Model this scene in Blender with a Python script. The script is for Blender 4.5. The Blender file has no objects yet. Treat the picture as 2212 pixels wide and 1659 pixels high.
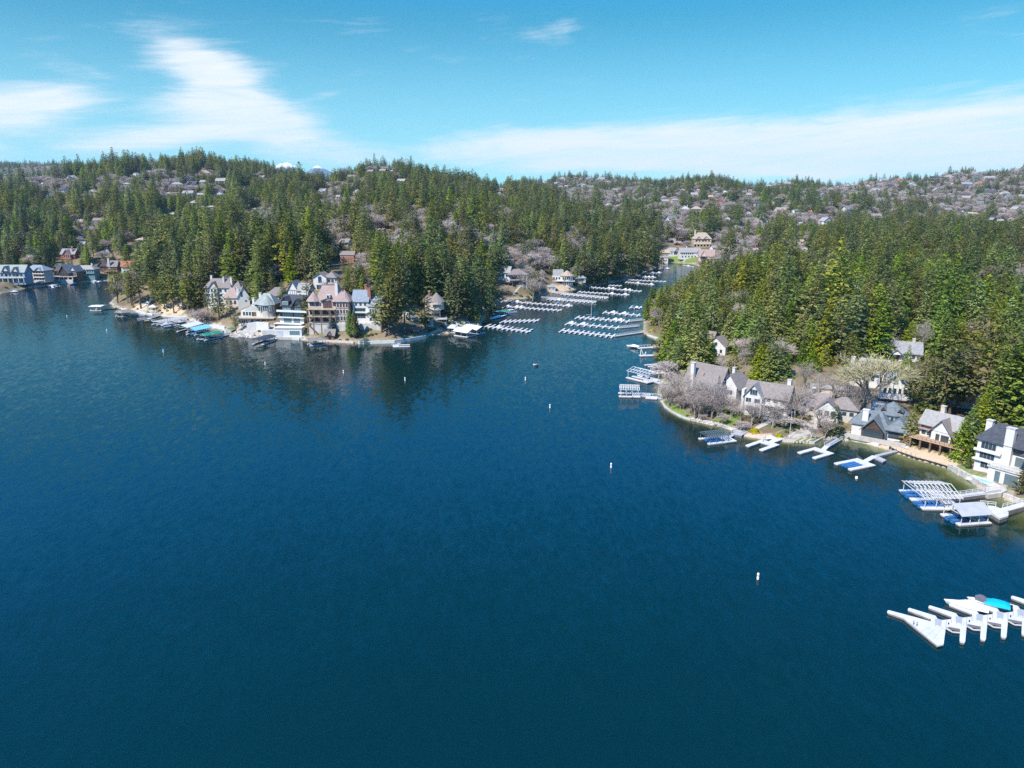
import bpy, math, random
import numpy as np
from mathutils import Vector, Matrix
R = math.radians
rnd = random.Random(7)
S = bpy.context.scene
COL = S.collection

# ------------------------------------------------------------------ camera, sky, sun, exposure
CH, PITCH, FP = 75.0, 14.5, 1533.0            # metres above the lake, degrees down, focal length (photo 2212 px wide)
cp, sp = math.cos(R(PITCH)), math.sin(R(PITCH))
cam = bpy.data.objects.new('camera', bpy.data.cameras.new('camera')); COL.objects.link(cam)
cam.location = (0, 0, CH); cam.rotation_euler = (R(90 - PITCH), 0, 0)
cam.data.sensor_width = 36; cam.data.lens = 36 * FP / 2212; cam.data.clip_start = 1; cam.data.clip_end = 40000
S.camera = cam
SUN_EL, SUN_AZ = 49.0, 223.0                  # azimuth clockwise from +Y (the view direction): behind left
sl = bpy.data.lights.new('sun', 'SUN'); so = bpy.data.objects.new('sun', sl); COL.objects.link(so)
sl.energy = 5.0; sl.angle = R(.53); sl.color = (1, .94, .85)
sdir = Vector((math.sin(R(SUN_AZ)) * math.cos(R(SUN_EL)), math.cos(R(SUN_AZ)) * math.cos(R(SUN_EL)), math.sin(R(SUN_EL))))
so.rotation_euler = sdir.to_track_quat('Z', 'Y').to_euler(); so.location = (-200, -200, 400)
S.view_settings.view_transform = 'Standard'; S.view_settings.look = 'None'
S.view_settings.exposure = 0.7; S.view_settings.gamma = 1; S.view_settings.use_curve_mapping = False
S.render.engine = 'CYCLES'
S.cycles.use_denoising = False
S.cycles.max_bounces = 5; S.cycles.diffuse_bounces = 2; S.cycles.glossy_bounces = 3; S.cycles.transparent_max_bounces = 6
S.cycles.transmission_bounces = 2; S.cycles.volume_bounces = 0; S.cycles.caustics_reflective = False; S.cycles.caustics_refractive = False
S.cycles.sample_clamp_indirect = 4


class NT:
    """tiny node-tree writer"""
    def __init__(s, tree):
        s.t = tree
        for n in list(tree.nodes): tree.nodes.remove(n)
    def n(s, kind, **kw):
        nd = s.t.nodes.new(kind)
        for k, v in kw.items(): setattr(nd, k, v)
        return nd
    def link(s, a, b): s.t.links.new(a, b)
    def val(s, sock, v):
        if hasattr(v, 'is_output'): s.link(v, sock)
        elif isinstance(v, (tuple, list)) and len(v) == 3 and sock.type == 'RGBA': sock.default_value = (*v, 1)
        else: sock.default_value = v
    def m(s, op, a, b=0.0, c=0.0, clamp=False):
        nd = s.n('ShaderNodeMath', operation=op, use_clamp=clamp)
        s.val(nd.inputs[0], a); s.val(nd.inputs[1], b); s.val(nd.inputs[2], c)
        return nd.outputs[0]
    def mix(s, f, a, b, blend='MIX'):
        nd = s.n('ShaderNodeMix', data_type='RGBA', blend_type=blend)
        s.val(nd.inputs['Factor'], f); s.val(nd.inputs[6], a); s.val(nd.inputs[7], b)
        return nd.outputs[2]
    def noise(s, vec, scale, detail=3, rough=.5, dist=0):
        nd = s.n('ShaderNodeTexNoise')
        if vec is not None: s.link(vec, nd.inputs['Vector'])
        nd.inputs['Scale'].default_value = scale; nd.inputs['Detail'].default_value = detail
        nd.inputs['Roughness'].default_value = rough; nd.inputs['Distortion'].default_value = dist
        return nd.outputs['Fac']
    def ramp(s, x, lo, hi, a=0.0, b=1.0):
        nd = s.n('ShaderNodeMapRange', interpolation_type='SMOOTHSTEP')
        s.val(nd.inputs[0], x)
        for i, v in enumerate((lo, hi, a, b)): nd.inputs[i + 1].default_value = v
        return nd.outputs[0]
    def comb(s, x, y, z=0.0):
        nd = s.n('ShaderNodeCombineXYZ')
        s.val(nd.inputs[0], x); s.val(nd.inputs[1], y); s.val(nd.inputs[2], z)
        return nd.outputs[0]


def px_dir(x, y):
    a, b = (x - 1106) / FP, (829.5 - y) / FP
    return np.array((a, cp + b * sp, -sp + b * cp))

W = bpy.data.worlds.new('World'); S.world = W; W.use_nodes = True
N = NT(W.node_tree)
sky = N.n('ShaderNodeTexSky', sky_type='NISHITA', sun_disc=False, sun_elevation=R(SUN_EL), sun_rotation=R(SUN_AZ),
          altitude=1550, air_density=1.0, dust_density=.25, ozone_density=1.4)
tc = N.n('ShaderNodeTexCoord').outputs['Generated']
sx = N.n('ShaderNodeSeparateXYZ'); N.link(tc, sx.inputs[0])
dx, dy, dz = sx.outputs
hor = N.m('SQRT', N.m('ADD', N.m('MULTIPLY', dx, dx), N.m('MULTIPLY', dy, dy)))
el = N.m('DIVIDE', dz, N.m('MAXIMUM', hor, .02))           # tangent of elevation
az = N.m('ARCTAN2', dx, dy)                                # 0 straight ahead
# the saturated, slightly cyan blue of the photograph
tint = N.mix(N.ramp(el, .215, .42), (.19, .96, 1.0), (.02, 1.78, 3.2))
skyc = N.mix(1.0, sky.outputs[0], tint, 'MULTIPLY')
hz = N.ramp(el, -.02, .26, 1, 0)
skyc = N.mix(N.m('MULTIPLY', hz, .62), skyc, (5.0, 7.4, 8.4))
# cirrus: wind-drawn streaks, one warped noise sheet shaped by broad banks
wv = N.comb(N.m('ADD', N.m('MULTIPLY', az, 1.0), N.m('MULTIPLY', el, -1.2)), N.m('ADD', N.m('MULTIPLY', el, 4.2), N.m('MULTIPLY', az, .25)), 0.0)
st = N.noise(wv, 3.4, 9, .62, 1.3)
wv2 = N.comb(N.m('ADD', N.m('MULTIPLY', az, 4.0), N.m('MULTIPLY', el, 5.0)), N.m('ADD', N.m('MULTIPLY', el, 30), N.m('MULTIPLY', az, -5.0)), 3.0)
fine = N.noise(wv2, 2.2, 8, .66, 1.0)
def bank(x, y, rx, ry, rot, amp):
    d = px_dir(x, y); a0 = math.atan2(d[0], d[1]); e0 = d[2] / math.hypot(d[0], d[1])
    c, s_ = math.cos(R(rot)), math.sin(R(rot))
    u = N.m('SUBTRACT', az, a0); v = N.m('SUBTRACT', el, e0)
    p = N.m('DIVIDE', N.m('ADD', N.m('MULTIPLY', u, c), N.m('MULTIPLY', v, s_)), rx / FP)
    q = N.m('DIVIDE', N.m('SUBTRACT', N.m('MULTIPLY', v, c), N.m('MULTIPLY', u, s_)), ry / FP)
    r2 = N.m('ADD', N.m('MULTIPLY', p, p), N.m('MULTIPLY', q, q))
    return N.m('MULTIPLY', N.m('EXPONENT', N.m('MULTIPLY', r2, -1.0)), amp)
banks = [bank(430, 140, 110, 45, -25, .8), bank(520, 210, 130, 55, -35, .8), bank(560, 265, 170, 36, -12, .75), bank(330, 300, 230, 26, 10, .85),
         bank(400, 235, 110, 40, 30, .35), bank(0, 235, 150, 40, 10, 1.1), bank(90, 218, 95, 24, 18, .7), bank(700, 205, 55, 9, 14, .4), bank(640, 120, 120, 12, 25, .22),
         bank(1150, 300, 300, 24, 4, 1.0), bank(1560, 300, 420, 36, 3, 1.05), bank(2050, 300, 420, 60, 4, 1.05), bank(1500, 345, 560, 26, 0, .9),
         bank(2150, 235, 180, 14, 10, .42), bank(2000, 355, 520, 34, 0, .55)]
tot = banks[0]
for b_ in banks[1:]: tot = N.m('ADD', tot, b_)
dens = N.m('ADD', tot, N.m('MULTIPLY', N.m('SUBTRACT', st, .5), 1.9))
dens = N.m('ADD', dens, N.m('MULTIPLY', N.m('SUBTRACT', fine, .5), .55))
wv3 = N.comb(N.m('ADD', N.m('MULTIPLY', az, 2.2), N.m('MULTIPLY', el, 1.6)), N.m('ADD', N.m('MULTIPLY', el, 22), N.m('MULTIPLY', az, -1.6)), 7.0)
fib = N.noise(wv3, 3.0, 8, .68, .9)
dens = N.m('ADD', dens, N.m('MULTIPLY', N.m('SUBTRACT', fib, .5), .9))
cl = N.m('MULTIPLY', N.ramp(dens, .10, 1.35), N.ramp(fib, .15, .75, .55, .93))
fa = N.m('MULTIPLY', N.ramp(N.m('ADD', st, N.m('MULTIPLY', fine, .25)), .74, 1.0), .12)
cl = N.m('MAXIMUM', cl, fa)
cl = N.m('MULTIPLY', cl, N.ramp(el, -.01, .02))
skyc = N.mix(cl, skyc, (8.3, 8.45, 8.7))
bg = N.n('ShaderNodeBackground'); N.link(skyc, bg.inputs[0]); bg.inputs[1].default_value = .078
wo = N.n('ShaderNodeOutputWorld'); N.link(bg.outputs[0], wo.inputs[0])

# ------------------------------------------------------------------ projection helpers (real places of what the photograph shows)
def project(x, y, z):
    """world -> photograph (2212 px wide)"""
    d = y * cp - (z - CH) * sp
    v = y * sp + (z - CH) * cp
    d = np.where(d > 1, d, 1)
    return 1106 + FP * x / d, 829.5 - FP * v / d, d

def flat(x, y, z=0.0):
    d = px_dir(x, y); t = (z - CH) / d[2]
    return np.array((d[0] * t, d[1] * t))

# ------------------------------------------------------------------ shoreline and terrain
SHORE = [(-900, 650), (-400, 640), (0, 634), (60, 622), (120, 614), (180, 609), (236, 606), (262, 611), (268, 625), (252, 640), (238, 655),
         (248, 666), (275, 671), (300, 674), (330, 681), (360, 684), (407, 686), (418, 703), (441, 706), (484, 713), (499, 724), (516, 727),
         (550, 729), (575, 730), (647, 734), (663, 735), (703, 738), (747, 740), (774, 742), (852, 741), (919, 730), (930, 724), (970, 721),
         (1000, 709), (1027, 704), (1042, 695), (1046, 684), (1050, 668), (1070, 652), (1099, 647), (1130, 645), (1166, 641), (1191, 632),
         (1224, 629), (1249, 624), (1272, 619), (1293, 616), (1314, 612), (1349, 606), (1378, 597), (1395, 587), (1415, 579), (1425, 570),
         (1454, 567), (1474, 569), (1498, 570), (1512, 576), (1508, 590), (1485, 612), (1466, 624), (1440, 642), (1412, 655), (1398, 668),
         (1392, 690), (1389, 716), (1399, 724), (1433, 739), (1437, 746), (1446, 764), (1441, 787), (1436, 808), (1430, 829), (1423, 846),
         (1429, 866), (1450, 887), (1461, 894), (1493, 907), (1523, 914), (1559, 921), (1581, 928), (1601, 941), (1643, 947), (1692, 953),
         (1758, 958), (1775, 948), (1814, 951), (1838, 951), (1872, 958), (1907, 968), (1935, 977), (1977, 991), (2029, 1005), (2049, 1011),
         (2127, 1056), (2161, 1071), (2201, 1086), (2260, 1115), (2420, 1240), (2640, 1420), (2900, 1620)]
POLY = [tuple(flat(*p)) for p in SHORE]
POLY += [(POLY[-1][0] + 3000, 60), (POLY[-1][0] + 9000, 9000), (-9000, 9000), (-6000, POLY[0][1])]
PA = np.array(POLY)
def shore_dist(x, y):
    """signed distance to the waterline, + on land"""
    x = np.asarray(x, float); y = np.asarray(y, float)
    best = np.full(x.shape, 1e18); ins = np.zeros(x.shape, bool)
    for i in range(len(PA)):
        (ax, ay), (bx, by) = PA[i], PA[(i + 1) % len(PA)]
        ex, ey = bx - ax, by - ay
        t = np.clip(((x - ax) * ex + (y - ay) * ey) / (ex * ex + ey * ey), 0, 1)
        best = np.minimum(best, (x - ax - t * ex) ** 2 + (y - ay - t * ey) ** 2)
        if by != ay:
            c = ((ay > y) != (by > y)) & (x < ex * (y - ay) / ey + ax)
            ins ^= c
    return np.where(ins, 1, -1) * np.sqrt(best)

SKYLINE = [(-600, 372), (0, 345), (130, 346), (250, 351), (300, 352), (345, 340), (440, 333), (497, 343), (559, 354), (611, 372), (700, 377), (757, 374),
           (799, 355), (861, 355), (936, 374), (1014, 380), (1067, 387), (1132, 386), (1197, 375), (1236, 372), (1327, 374), (1382, 380),
           (1445, 384), (1476, 380), (1528, 374), (1561, 378), (1590, 388), (1622, 392), (1653, 386), (1695, 382), (1736, 387), (1778, 399),
           (1834, 391), (1876, 385), (1928, 377), (1970, 379), (2022, 371), (2063, 367), (2147, 370), (2189, 360), (2212, 357), (2800, 350)]
CREST = [(-600, 3500), (0, 3500), (290, 3300), (340, 1600), (440, 1600), (600, 1700), (700, 1950), (830, 1600), (1000, 1700), (1080, 1900),
         (1150, 2600), (1240, 2800), (1380, 2600), (1450, 2300), (1530, 2000), (1600, 2100), (1700, 2200), (1780, 2500), (1900, 2500), (2212, 2400), (2800, 2400)]
PROF = {-600: [(600, 4), (700, 16), (1000, 50), (1500, 95)], 0: [(600, 4), (700, 16), (1000, 50), (1400, 95), (1700, 100), (2300, 92)],
        167: [(640, 4), (750, 20), (1000, 50), (1400, 105), (1650, 128), (2200, 110)], 290: [(500, 8), (560, 14), (700, 26), (1000, 55), (1350, 112), (1600, 150), (2200, 135)],
        440: [(380, 2), (440, 26), (520, 30), (700, 36), (1000, 58), (1300, 104)], 600: [(375, 2), (440, 30), (520, 34), (700, 40), (1000, 58), (1300, 90)],
        700: [(375, 2), (440, 30), (520, 36), (700, 44), (1000, 62), (1400, 90)], 830: [(375, 2), (440, 26), (520, 36), (700, 46), (1000, 66), (1300, 105)],
        1000: [(400, 2), (450, 20), (520, 30), (700, 44), (1000, 62), (1300, 84)], 1100: [(500, 2), (560, 14), (650, 26), (800, 36), (1100, 55), (1500, 80)],
        1250: [(630, 2), (690, 10), (800, 24), (1100, 46), (1600, 72), (2100, 92)], 1380: [(760, 2), (820, 8), (950, 24), (1200, 42), (1700, 75), (2100, 102)],
        1460: [(880, 2), (940, 12), (1050, 26), (1250, 48), (1600, 85)],
        1530: [(270, 3), (330, 8), (450, 12), (600, 12), (800, 8), (950, 14), (1050, 28), (1250, 50), (1600, 90)],
        1700: [(240, 3), (300, 8), (400, 13), (600, 17), (800, 17), (1000, 18), (1250, 36), (1600, 72), (1900, 100)],
        1900: [(225, 3), (280, 8), (400, 14), (600, 18), (800, 18), (1000, 18), (1300, 38), (1700, 78), (2100, 115)],
        2212: [(200, 3), (260, 9), (400, 16), (600, 20), (800, 20), (1000, 20), (1300, 42), (1700, 88), (2100, 130)],
        2800: [(200, 3), (260, 9), (400, 16), (600, 20), (800, 22), (1000, 24), (1300, 45), (1700, 90), (2100, 130)]}
CX = np.array(sorted(set(list(PROF) + [p[0] for p in SKYLINE])), float)
DG = np.concatenate([np.arange(100, 1000, 20.), np.arange(1000, 3000, 50.), np.arange(3000, 9001, 200.)])
def smooth1(a, k):
    w = np.hanning(2 * k + 3)[1:-1]; w /= w.sum()
    return np.convolve(np.pad(a, k, mode='edge'), w, mode='valid')
pk = sorted(PROF)
ptab = np.array([np.interp(DG, *zip(*PROF[k])) for k in pk])
rows = []
for x in CX:
    near = np.array([np.interp(x, pk, ptab[:, j]) for j in range(len(DG))])
    skyr = np.interp(x, *zip(*SKYLINE)); dc = np.interp(x, *zip(*CREST))
    zc = CH + dc * (433 - skyr) / FP - 26
    lead = np.interp(DG, [dc - 420, dc], [0, 1]); lead = lead * lead * (3 - 2 * lead)
    z0 = np.interp(dc - 420, DG, near)
    z = np.where(DG < dc - 420, near, z0 + (zc - z0) * lead)
    z = np.where(DG > dc, zc - 45 * (1 - np.exp(-(DG - dc) / 700)), z)
    rows.append(smooth1(z, 1))
HT = np.array(rows)
def vnoise(x, y, s, seed=0):
    x = x / s + seed * 17.3; y = y / s - seed * 9.1
    xi, yi = np.floor(x), np.floor(y); fx, fy = x - xi, y - yi
    fx = fx * fx * (3 - 2 * fx); fy = fy * fy * (3 - 2 * fy)
    def h(a, b):
        v = np.sin(a * 127.1 + b * 311.7 + seed * 74.7) * 43758.5453
        return v - np.floor(v)
    return (h(xi, yi) * (1 - fx) + h(xi + 1, yi) * fx) * (1 - fy) + (h(xi, yi + 1) * (1 - fx) + h(xi + 1, yi + 1) * fx) * fy - .5
def height(x, y):
    x = np.asarray(x, float); y = np.asarray(y, float)
    s = shore_dist(x, y)
    yy = np.maximum(y, 60.)
    colx = 1106 + FP * (x / yy) / (cp + 15 / yy)      # column in the photograph, good enough beyond the shore
    ci = np.clip(np.searchsorted(CX, colx) - 1, 0, len(CX) - 2); ct = np.clip((colx - CX[ci]) / (CX[ci + 1] - CX[ci]), 0, 1)
    di = np.clip(np.searchsorted(DG, yy) - 1, 0, len(DG) - 2); dt = np.clip((yy - DG[di]) / (DG[di + 1] - DG[di]), 0, 1)
    z = (HT[ci, di] * (1 - dt) + HT[ci, di + 1] * dt) * (1 - ct) + (HT[ci + 1, di] * (1 - dt) + HT[ci + 1, di + 1] * dt) * ct
    amp = np.clip(yy / 1500, .15, 1.3)
    z = z + amp * (14 * vnoise(x, y, 230, 1) + 8 * vnoise(x, y, 90, 2)) * np.clip((s - 15) / 60, 0, 1) + .8 * vnoise(x, y, 14, 3) * np.clip(s / 10, 0, 1)
    right = np.clip((x - 30) / 25, 0, 1) * np.clip((560 - yy) / 60, 0, 1)
    slope = .5 * (1 - right) + .16 * right
    z = np.minimum(np.maximum(z, .5), .45 + slope * s)
    bed = np.where(right > .5, -np.minimum(-.09 * s, 9) - .05, -np.minimum(-.5 * s, 12) - .1)
    return np.where(s > 0, z, bed)
def ground(px, row):
    """where the line of sight through a point of the photograph meets land or water"""
    d = px_dir(px, row)
    Y = np.geomspace(90, 5200, 1500); t = Y / d[1]
    X = d[0] * t; Z = CH + d[2] * t
    g = np.maximum(height(X, Y), 0)
    hit = np.nonzero(Z <= g + .02)[0]
    if len(hit) == 0:
        i = int(np.argmin(Z - g))
        return Vector((X[i], Y[i], g[i]))
    i = hit[0]
    if i == 0: return Vector((X[0], Y[0], g[0]))
    a = (Z - g)[i - 1]; b = (Z - g)[i]; f = a / (a - b + 1e-9)
    x, y = X[i - 1] + (X[i] - X[i - 1]) * f, Y[i - 1] + (Y[i] - Y[i - 1]) * f
    return Vector((x, y, max(0, float(height(np.array([x]), np.array([y]))[0]))))
def mpp(y, z=5): return (y * cp + (CH - z) * sp) / FP        # metres per photograph pixel at a place

# ------------------------------------------------------------------ materials
MATS = {}
def mat(name, col, rough=.7, var=.12, scale=1.0, metal=0.0, spec=.3, bump=0.0, bscale=8, objvar=0.0):
    m = bpy.data.materials.new(name); m.use_nodes = True
    n = NT(m.node_tree)
    p = n.n('ShaderNodeBsdfPrincipled'); o = n.n('ShaderNodeOutputMaterial'); n.link(p.outputs[0], o.inputs[0])
    t = n.n('ShaderNodeTexCoord').outputs['Object']
    f = n.noise(t, scale, 4, .6)
    lo = tuple(max(0, c * (1 - var)) for c in col); hi = tuple(min(1, c * (1 + var)) for c in col)
    c = n.mix(n.ramp(f, .3, .7), lo, hi)
    if objvar:
        oi = n.n('ShaderNodeObjectInfo')
        hs = n.n('ShaderNodeHueSaturation')
        n.link(c, hs.inputs['Color']); n.link(n.m('ADD', n.m('MULTIPLY', oi.outputs['Random'], objvar * 2), 1 - objvar), hs.inputs['Value'])
        c = hs.outputs[0]
    n.link(c, p.inputs['Base Color']); p.inputs['Roughness'].default_value = rough; p.inputs['Metallic'].default_value = metal
    p.inputs['Specular IOR Level'].default_value = spec
    if bump:
        b = n.n('ShaderNodeBump'); b.inputs['Strength'].default_value = bump; b.inputs['Distance'].default_value = .1
        n.link(n.noise(t, bscale, 4), b.inputs['Height']); n.link(b.outputs[0], p.inputs['Normal'])
    MATS[name] = m
    return m
for a in [('white', (.55, .53, .495), .6, .06, .6), ('cream', (.44, .395, .335), .7, .1, .5), ('tan', (.45, .35, .24), .8, .15, .5), ('pink_tan', (.52, .42, .36), .8, .12, .6),
          ('greywall', (.40, .41, .42), .7, .12, .5), ('brown', (.13, .075, .045), .75, .25, .8), ('timber', (.17, .11, .07), .75, .3, 1.2), ('redwall', (.26, .07, .045), .7, .2, .8),
          ('brick', (.30, .12, .075), .85, .2, 2.0), ('charcoal', (.022, .024, .03), .6, .2, .6), ('darkwood', (.06, .04, .03), .7, .3, 1.0), ('teal', (.10, .20, .21), .7, .15, .6),
          ('blue_grey_wall', (.22, .30, .36), .7, .12, .6), ('stone', (.46, .42, .37), .9, .28, 1.4, 0, .2, .5, 3), ('concrete', (.43, .41, .375), .85, .12, .4),
          ('roof_brown', (.205, .175, .16), .9, .16, 1.2, 0, .1, .4, 6), ('roof_grey', (.24, .235, .235), .9, .16, 1.0, 0, .1, .4, 6), ('roof_dark', (.055, .06, .072), .85, .2, 1.0, 0, .2, .3, 6),
          ('roof_slate', (.135, .155, .165), .85, .18, .8, 0, .2, .3, 6), ('roof_pink', (.30, .225, .20), .9, .12, 1.0, 0, .1, .4, 6), ('roof_pale', (.27, .258, .243), .9, .12, .8, 0, .1, .4, 6),
          ('roof_green', (.26, .285, .26), .9, .12, .8, 0, .1, .4, 6), ('roof_blue', (.20, .23, .265), .8, .14, .8, 0, .2, .3, 6), ('roof_red', (.33, .13, .08), .9, .16, .8, 0, .1, .3, 6), ('roof_tan', (.35, .27, .20), .9, .14, .8, 0, .1, .4, 6),
          ('dock', (.50, .49, .475), .6, .10, .8), ('dock_grey', (.33, .335, .345), .7, .08, .5), ('dock_side', (.16, .14, .15), .8, .2, 1.0), ('dock_pink', (.62, .50, .47), .75, .1, .6),
          ('mat_grey', (.30, .305, .315), .8, .08, 2.0), ('deckwood', (.42, .29, .18), .8, .18, 1.0), ('metal', (.60, .59, .58), .45, .05, 1.0), ('dark_metal', (.10, .13, .14), .5, .1, 1.0),
          ('boat_white', (.60, .59, .575), .35, .03, 1.0, 0, .5), ('boat_cover', (.60, .59, .575), .8, .04, .8, 0, .2, .3, 1.2), ('cover_cyan', (.0, .32, .45), .75, .08, .8, 0, .2, .4, 1.5), ('cover_grey', (.10, .10, .12), .85, .15, 1.0, 0, .2, .4, 2),
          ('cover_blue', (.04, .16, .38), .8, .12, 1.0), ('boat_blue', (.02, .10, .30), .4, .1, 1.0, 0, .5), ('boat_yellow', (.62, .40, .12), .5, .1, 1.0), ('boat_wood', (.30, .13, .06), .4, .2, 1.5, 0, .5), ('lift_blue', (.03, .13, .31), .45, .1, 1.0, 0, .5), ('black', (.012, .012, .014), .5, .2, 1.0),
          ('canopy_green', (.02, .17, .11), .75, .08, .6), ('canopy_blue', (.16, .44, .55), .7, .06, .6), ('canopy_white', (.55, .55, .54), .7, .04, .6), ('canopy_black', (.035, .04, .06), .7, .1, .6),
          ('bark', (.115, .072, .05), .95, .3, 1.5), ('grey_bark', (.23, .195, .165), .95, .25, 1.5), ('birch', (.62, .57, .50), .9, .2, 2.0), ('rock', (.38, .345, .305), .95, .22, .25, 0, .1, .6, 2),
          ('path', (.38, .345, .30), .95, .12, .5), ('turf', (.10, .19, .035), .95, .25, .7), ('buoy', (.82, .80, .78), .5, .04, 1.0), ('orange', (.55, .12, .02), .5, .1, 1.0), ('pool', (.22, .55, .60), .2, .1, .8, 0, .5),
          ('shade_cloth', (.20, .15, .13), .9, .1, 1.0), ('silt_fence', (.025, .025, .025), .8, .3, 1.0)]:
    mat(a[0], *a[1:])
def glass(name, col, rough):
    m = mat(name, col, rough, .3, .8, 0, .8); return m
glass('glass', (.035, .05, .06), .12); glass('glass_teal', (.09, .17, .19), .12); glass('glass_red', (.075, .022, .026), .25)
def foliage(name, dark, light, hue=.02, val=.35, trans=.25):
    """needles: colour varies from clump to clump and from tree to tree"""
    m = bpy.data.materials.new(name); m.use_nodes = True; n = NT(m.node_tree)
    at = n.n('ShaderNodeAttribute', attribute_name='tone'); oi = n.n('ShaderNodeObjectInfo')
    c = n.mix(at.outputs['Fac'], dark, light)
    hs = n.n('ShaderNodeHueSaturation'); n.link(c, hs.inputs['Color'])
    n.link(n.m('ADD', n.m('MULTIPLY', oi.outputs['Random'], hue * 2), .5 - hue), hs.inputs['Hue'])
    r2 = n.m('FRACT', n.m('MULTIPLY', oi.outputs['Random'], 37.7))
    n.link(n.m('ADD', n.m('MULTIPLY', r2, val * 2), 1 - val), hs.inputs['Value'])
    r3 = n.m('FRACT', n.m('MULTIPLY', oi.outputs['Random'], 91.3))
    n.link(n.m('ADD', n.m('MULTIPLY', r3, .4), .75), hs.inputs['Saturation'])
    d = n.n('ShaderNodeBsdfDiffuse'); t = n.n('ShaderNodeBsdfTranslucent'); mx = n.n('ShaderNodeMixShader'); o = n.n('ShaderNodeOutputMaterial')
    n.link(hs.outputs[0], d.inputs[0]); n.link(hs.outputs[0], t.inputs[0]); mx.inputs[0].default_value = trans
    n.link(d.outputs[0], mx.inputs[1]); n.link(t.outputs[0], mx.inputs[2]); n.link(mx.outputs[0], o.inputs[0])
    MATS[name] = m
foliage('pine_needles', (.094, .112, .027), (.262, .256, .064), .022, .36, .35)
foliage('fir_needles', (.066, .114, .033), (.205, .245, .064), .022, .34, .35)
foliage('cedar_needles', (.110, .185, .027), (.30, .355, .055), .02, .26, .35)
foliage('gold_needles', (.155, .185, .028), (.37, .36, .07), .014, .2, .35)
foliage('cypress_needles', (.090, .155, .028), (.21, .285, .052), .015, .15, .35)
foliage('spruce_needles', (.10, .15, .15), (.22, .29, .28), .01, .1)
foliage('twigs', (.29, .238, .208), (.45, .375, .325), .02, .25, .1)
foliage('willow_twigs', (.27, .235, .14), (.42, .37, .23), .01, .1, .1)
foliage('blossom', (.42, .37, .30), (.58, .52, .42), .01, .1, .2)
foliage('bush_leaves', (.055, .085, .022), (.15, .18, .045), .03, .3)
foliage('yellow_leaves', (.34, .30, .02), (.55, .47, .04), .005, .1)

# ------------------------------------------------------------------ mesh helpers
class MB:
    def __init__(s): s.v = []; s.f = []
    def add(s, vs, fs):
        b = len(s.v); s.v += [tuple(map(float, p)) for p in vs]; s.f += [tuple(i + b for i in f) for f in fs]; return s
    def box(s, x0, x1, y0, y1, z0, z1):
        return s.add([(x0, y0, z0), (x1, y0, z0), (x1, y1, z0), (x0, y1, z0), (x0, y0, z1), (x1, y0, z1), (x1, y1, z1), (x0, y1, z1)],
                     [(0, 3, 2, 1), (4, 5, 6, 7), (0, 1, 5, 4), (1, 2, 6, 5), (2, 3, 7, 6), (3, 0, 4, 7)])
    def prism(s, poly, z0, z1, axis='z', bev=0):
        a = sum(poly[i][0] * poly[(i + 1) % len(poly)][1] - poly[(i + 1) % len(poly)][0] * poly[i][1] for i in range(len(poly)))
        if a < 0: poly = poly[::-1]
        n = len(poly)
        if axis == 'z': f = lambda p, h: (p[0], p[1], h)
        elif axis == 'y': f = lambda p, h: (p[0], -h, p[1])     # polygon in xz, extruded towards +y for z0 < z1 reversed
        else: f = lambda p, h: (h, p[0], p[1])
        vs = [f(p, z0) for p in poly] + [f(p, z1) for p in poly]
        fs = [tuple(range(n))[::-1], tuple(range(n, 2 * n))] + [(i, (i + 1) % n, n + (i + 1) % n, n + i) for i in range(n)]
        return s.add(vs, fs)
    def bar(s, p, q, r=.06, r2=None):
        p, q = Vector(p), Vector(q); d = (q - p).normalized(); r2 = r if r2 is None else r2
        a = d.cross(Vector((0, 0, 1)) if abs(d.z) < .9 else Vector((1, 0, 0))).normalized(); b = d.cross(a)
        vs = [p + a * r + b * r, p - a * r + b * r, p - a * r - b * r, p + a * r - b * r, q + a * r2 + b * r2, q - a * r2 + b * r2, q - a * r2 - b * r2, q + a * r2 - b * r2]
        return s.add(vs, [(0, 1, 2, 3), (7, 6, 5, 4), (0, 4, 5, 1), (1, 5, 6, 2), (2, 6, 7, 3), (3, 7, 4, 0)])
    def cyl(s, x, y, z0, z1, r0, r1=None, n=10):
        r1 = r0 if r1 is None else r1
        vs = [(x + r0 * math.cos(2 * math.pi * i / n), y + r0 * math.sin(2 * math.pi * i / n), z0) for i in range(n)] + \
             [(x + r1 * math.cos(2 * math.pi * i / n), y + r1 * math.sin(2 * math.pi * i / n), z1) for i in range(n)]
        return s.add(vs, [tuple(range(n))[::-1], tuple(range(n, 2 * n))] + [(i, (i + 1) % n, n + (i + 1) % n, n + i) for i in range(n)])
    def mesh(s, name, m):
        me = bpy.data.meshes.new(name); me.from_pydata(s.v, [], s.f); me.materials.append(MATS[m]); return me
    def build(s, name, m, parent=None):
        return link(name, s.mesh(name, m), parent)
def link(name, me, parent=None, loc=None, rot=0):
    o = bpy.data.objects.new(name, me); COL.objects.link(o)
    if parent is not None: o.parent = parent
    if loc is not None: o.location = loc
    if rot: o.rotation_euler = (0, 0, rot)
    return o
LABELS = {}
def tag(o, label, cat, group=None, kind=None):
    if label: o['label'] = label
    if cat: o['category'] = cat
    if group: o['group'] = group
    if kind: o['kind'] = kind
    return o
def thing(name, label, cat, loc, rot=0, group=None):
    return tag(link(name, None, None, loc, rot), label, cat, group)
def kids(o): return [c for c in ALLKIDS.get(o.name, [])]

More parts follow.
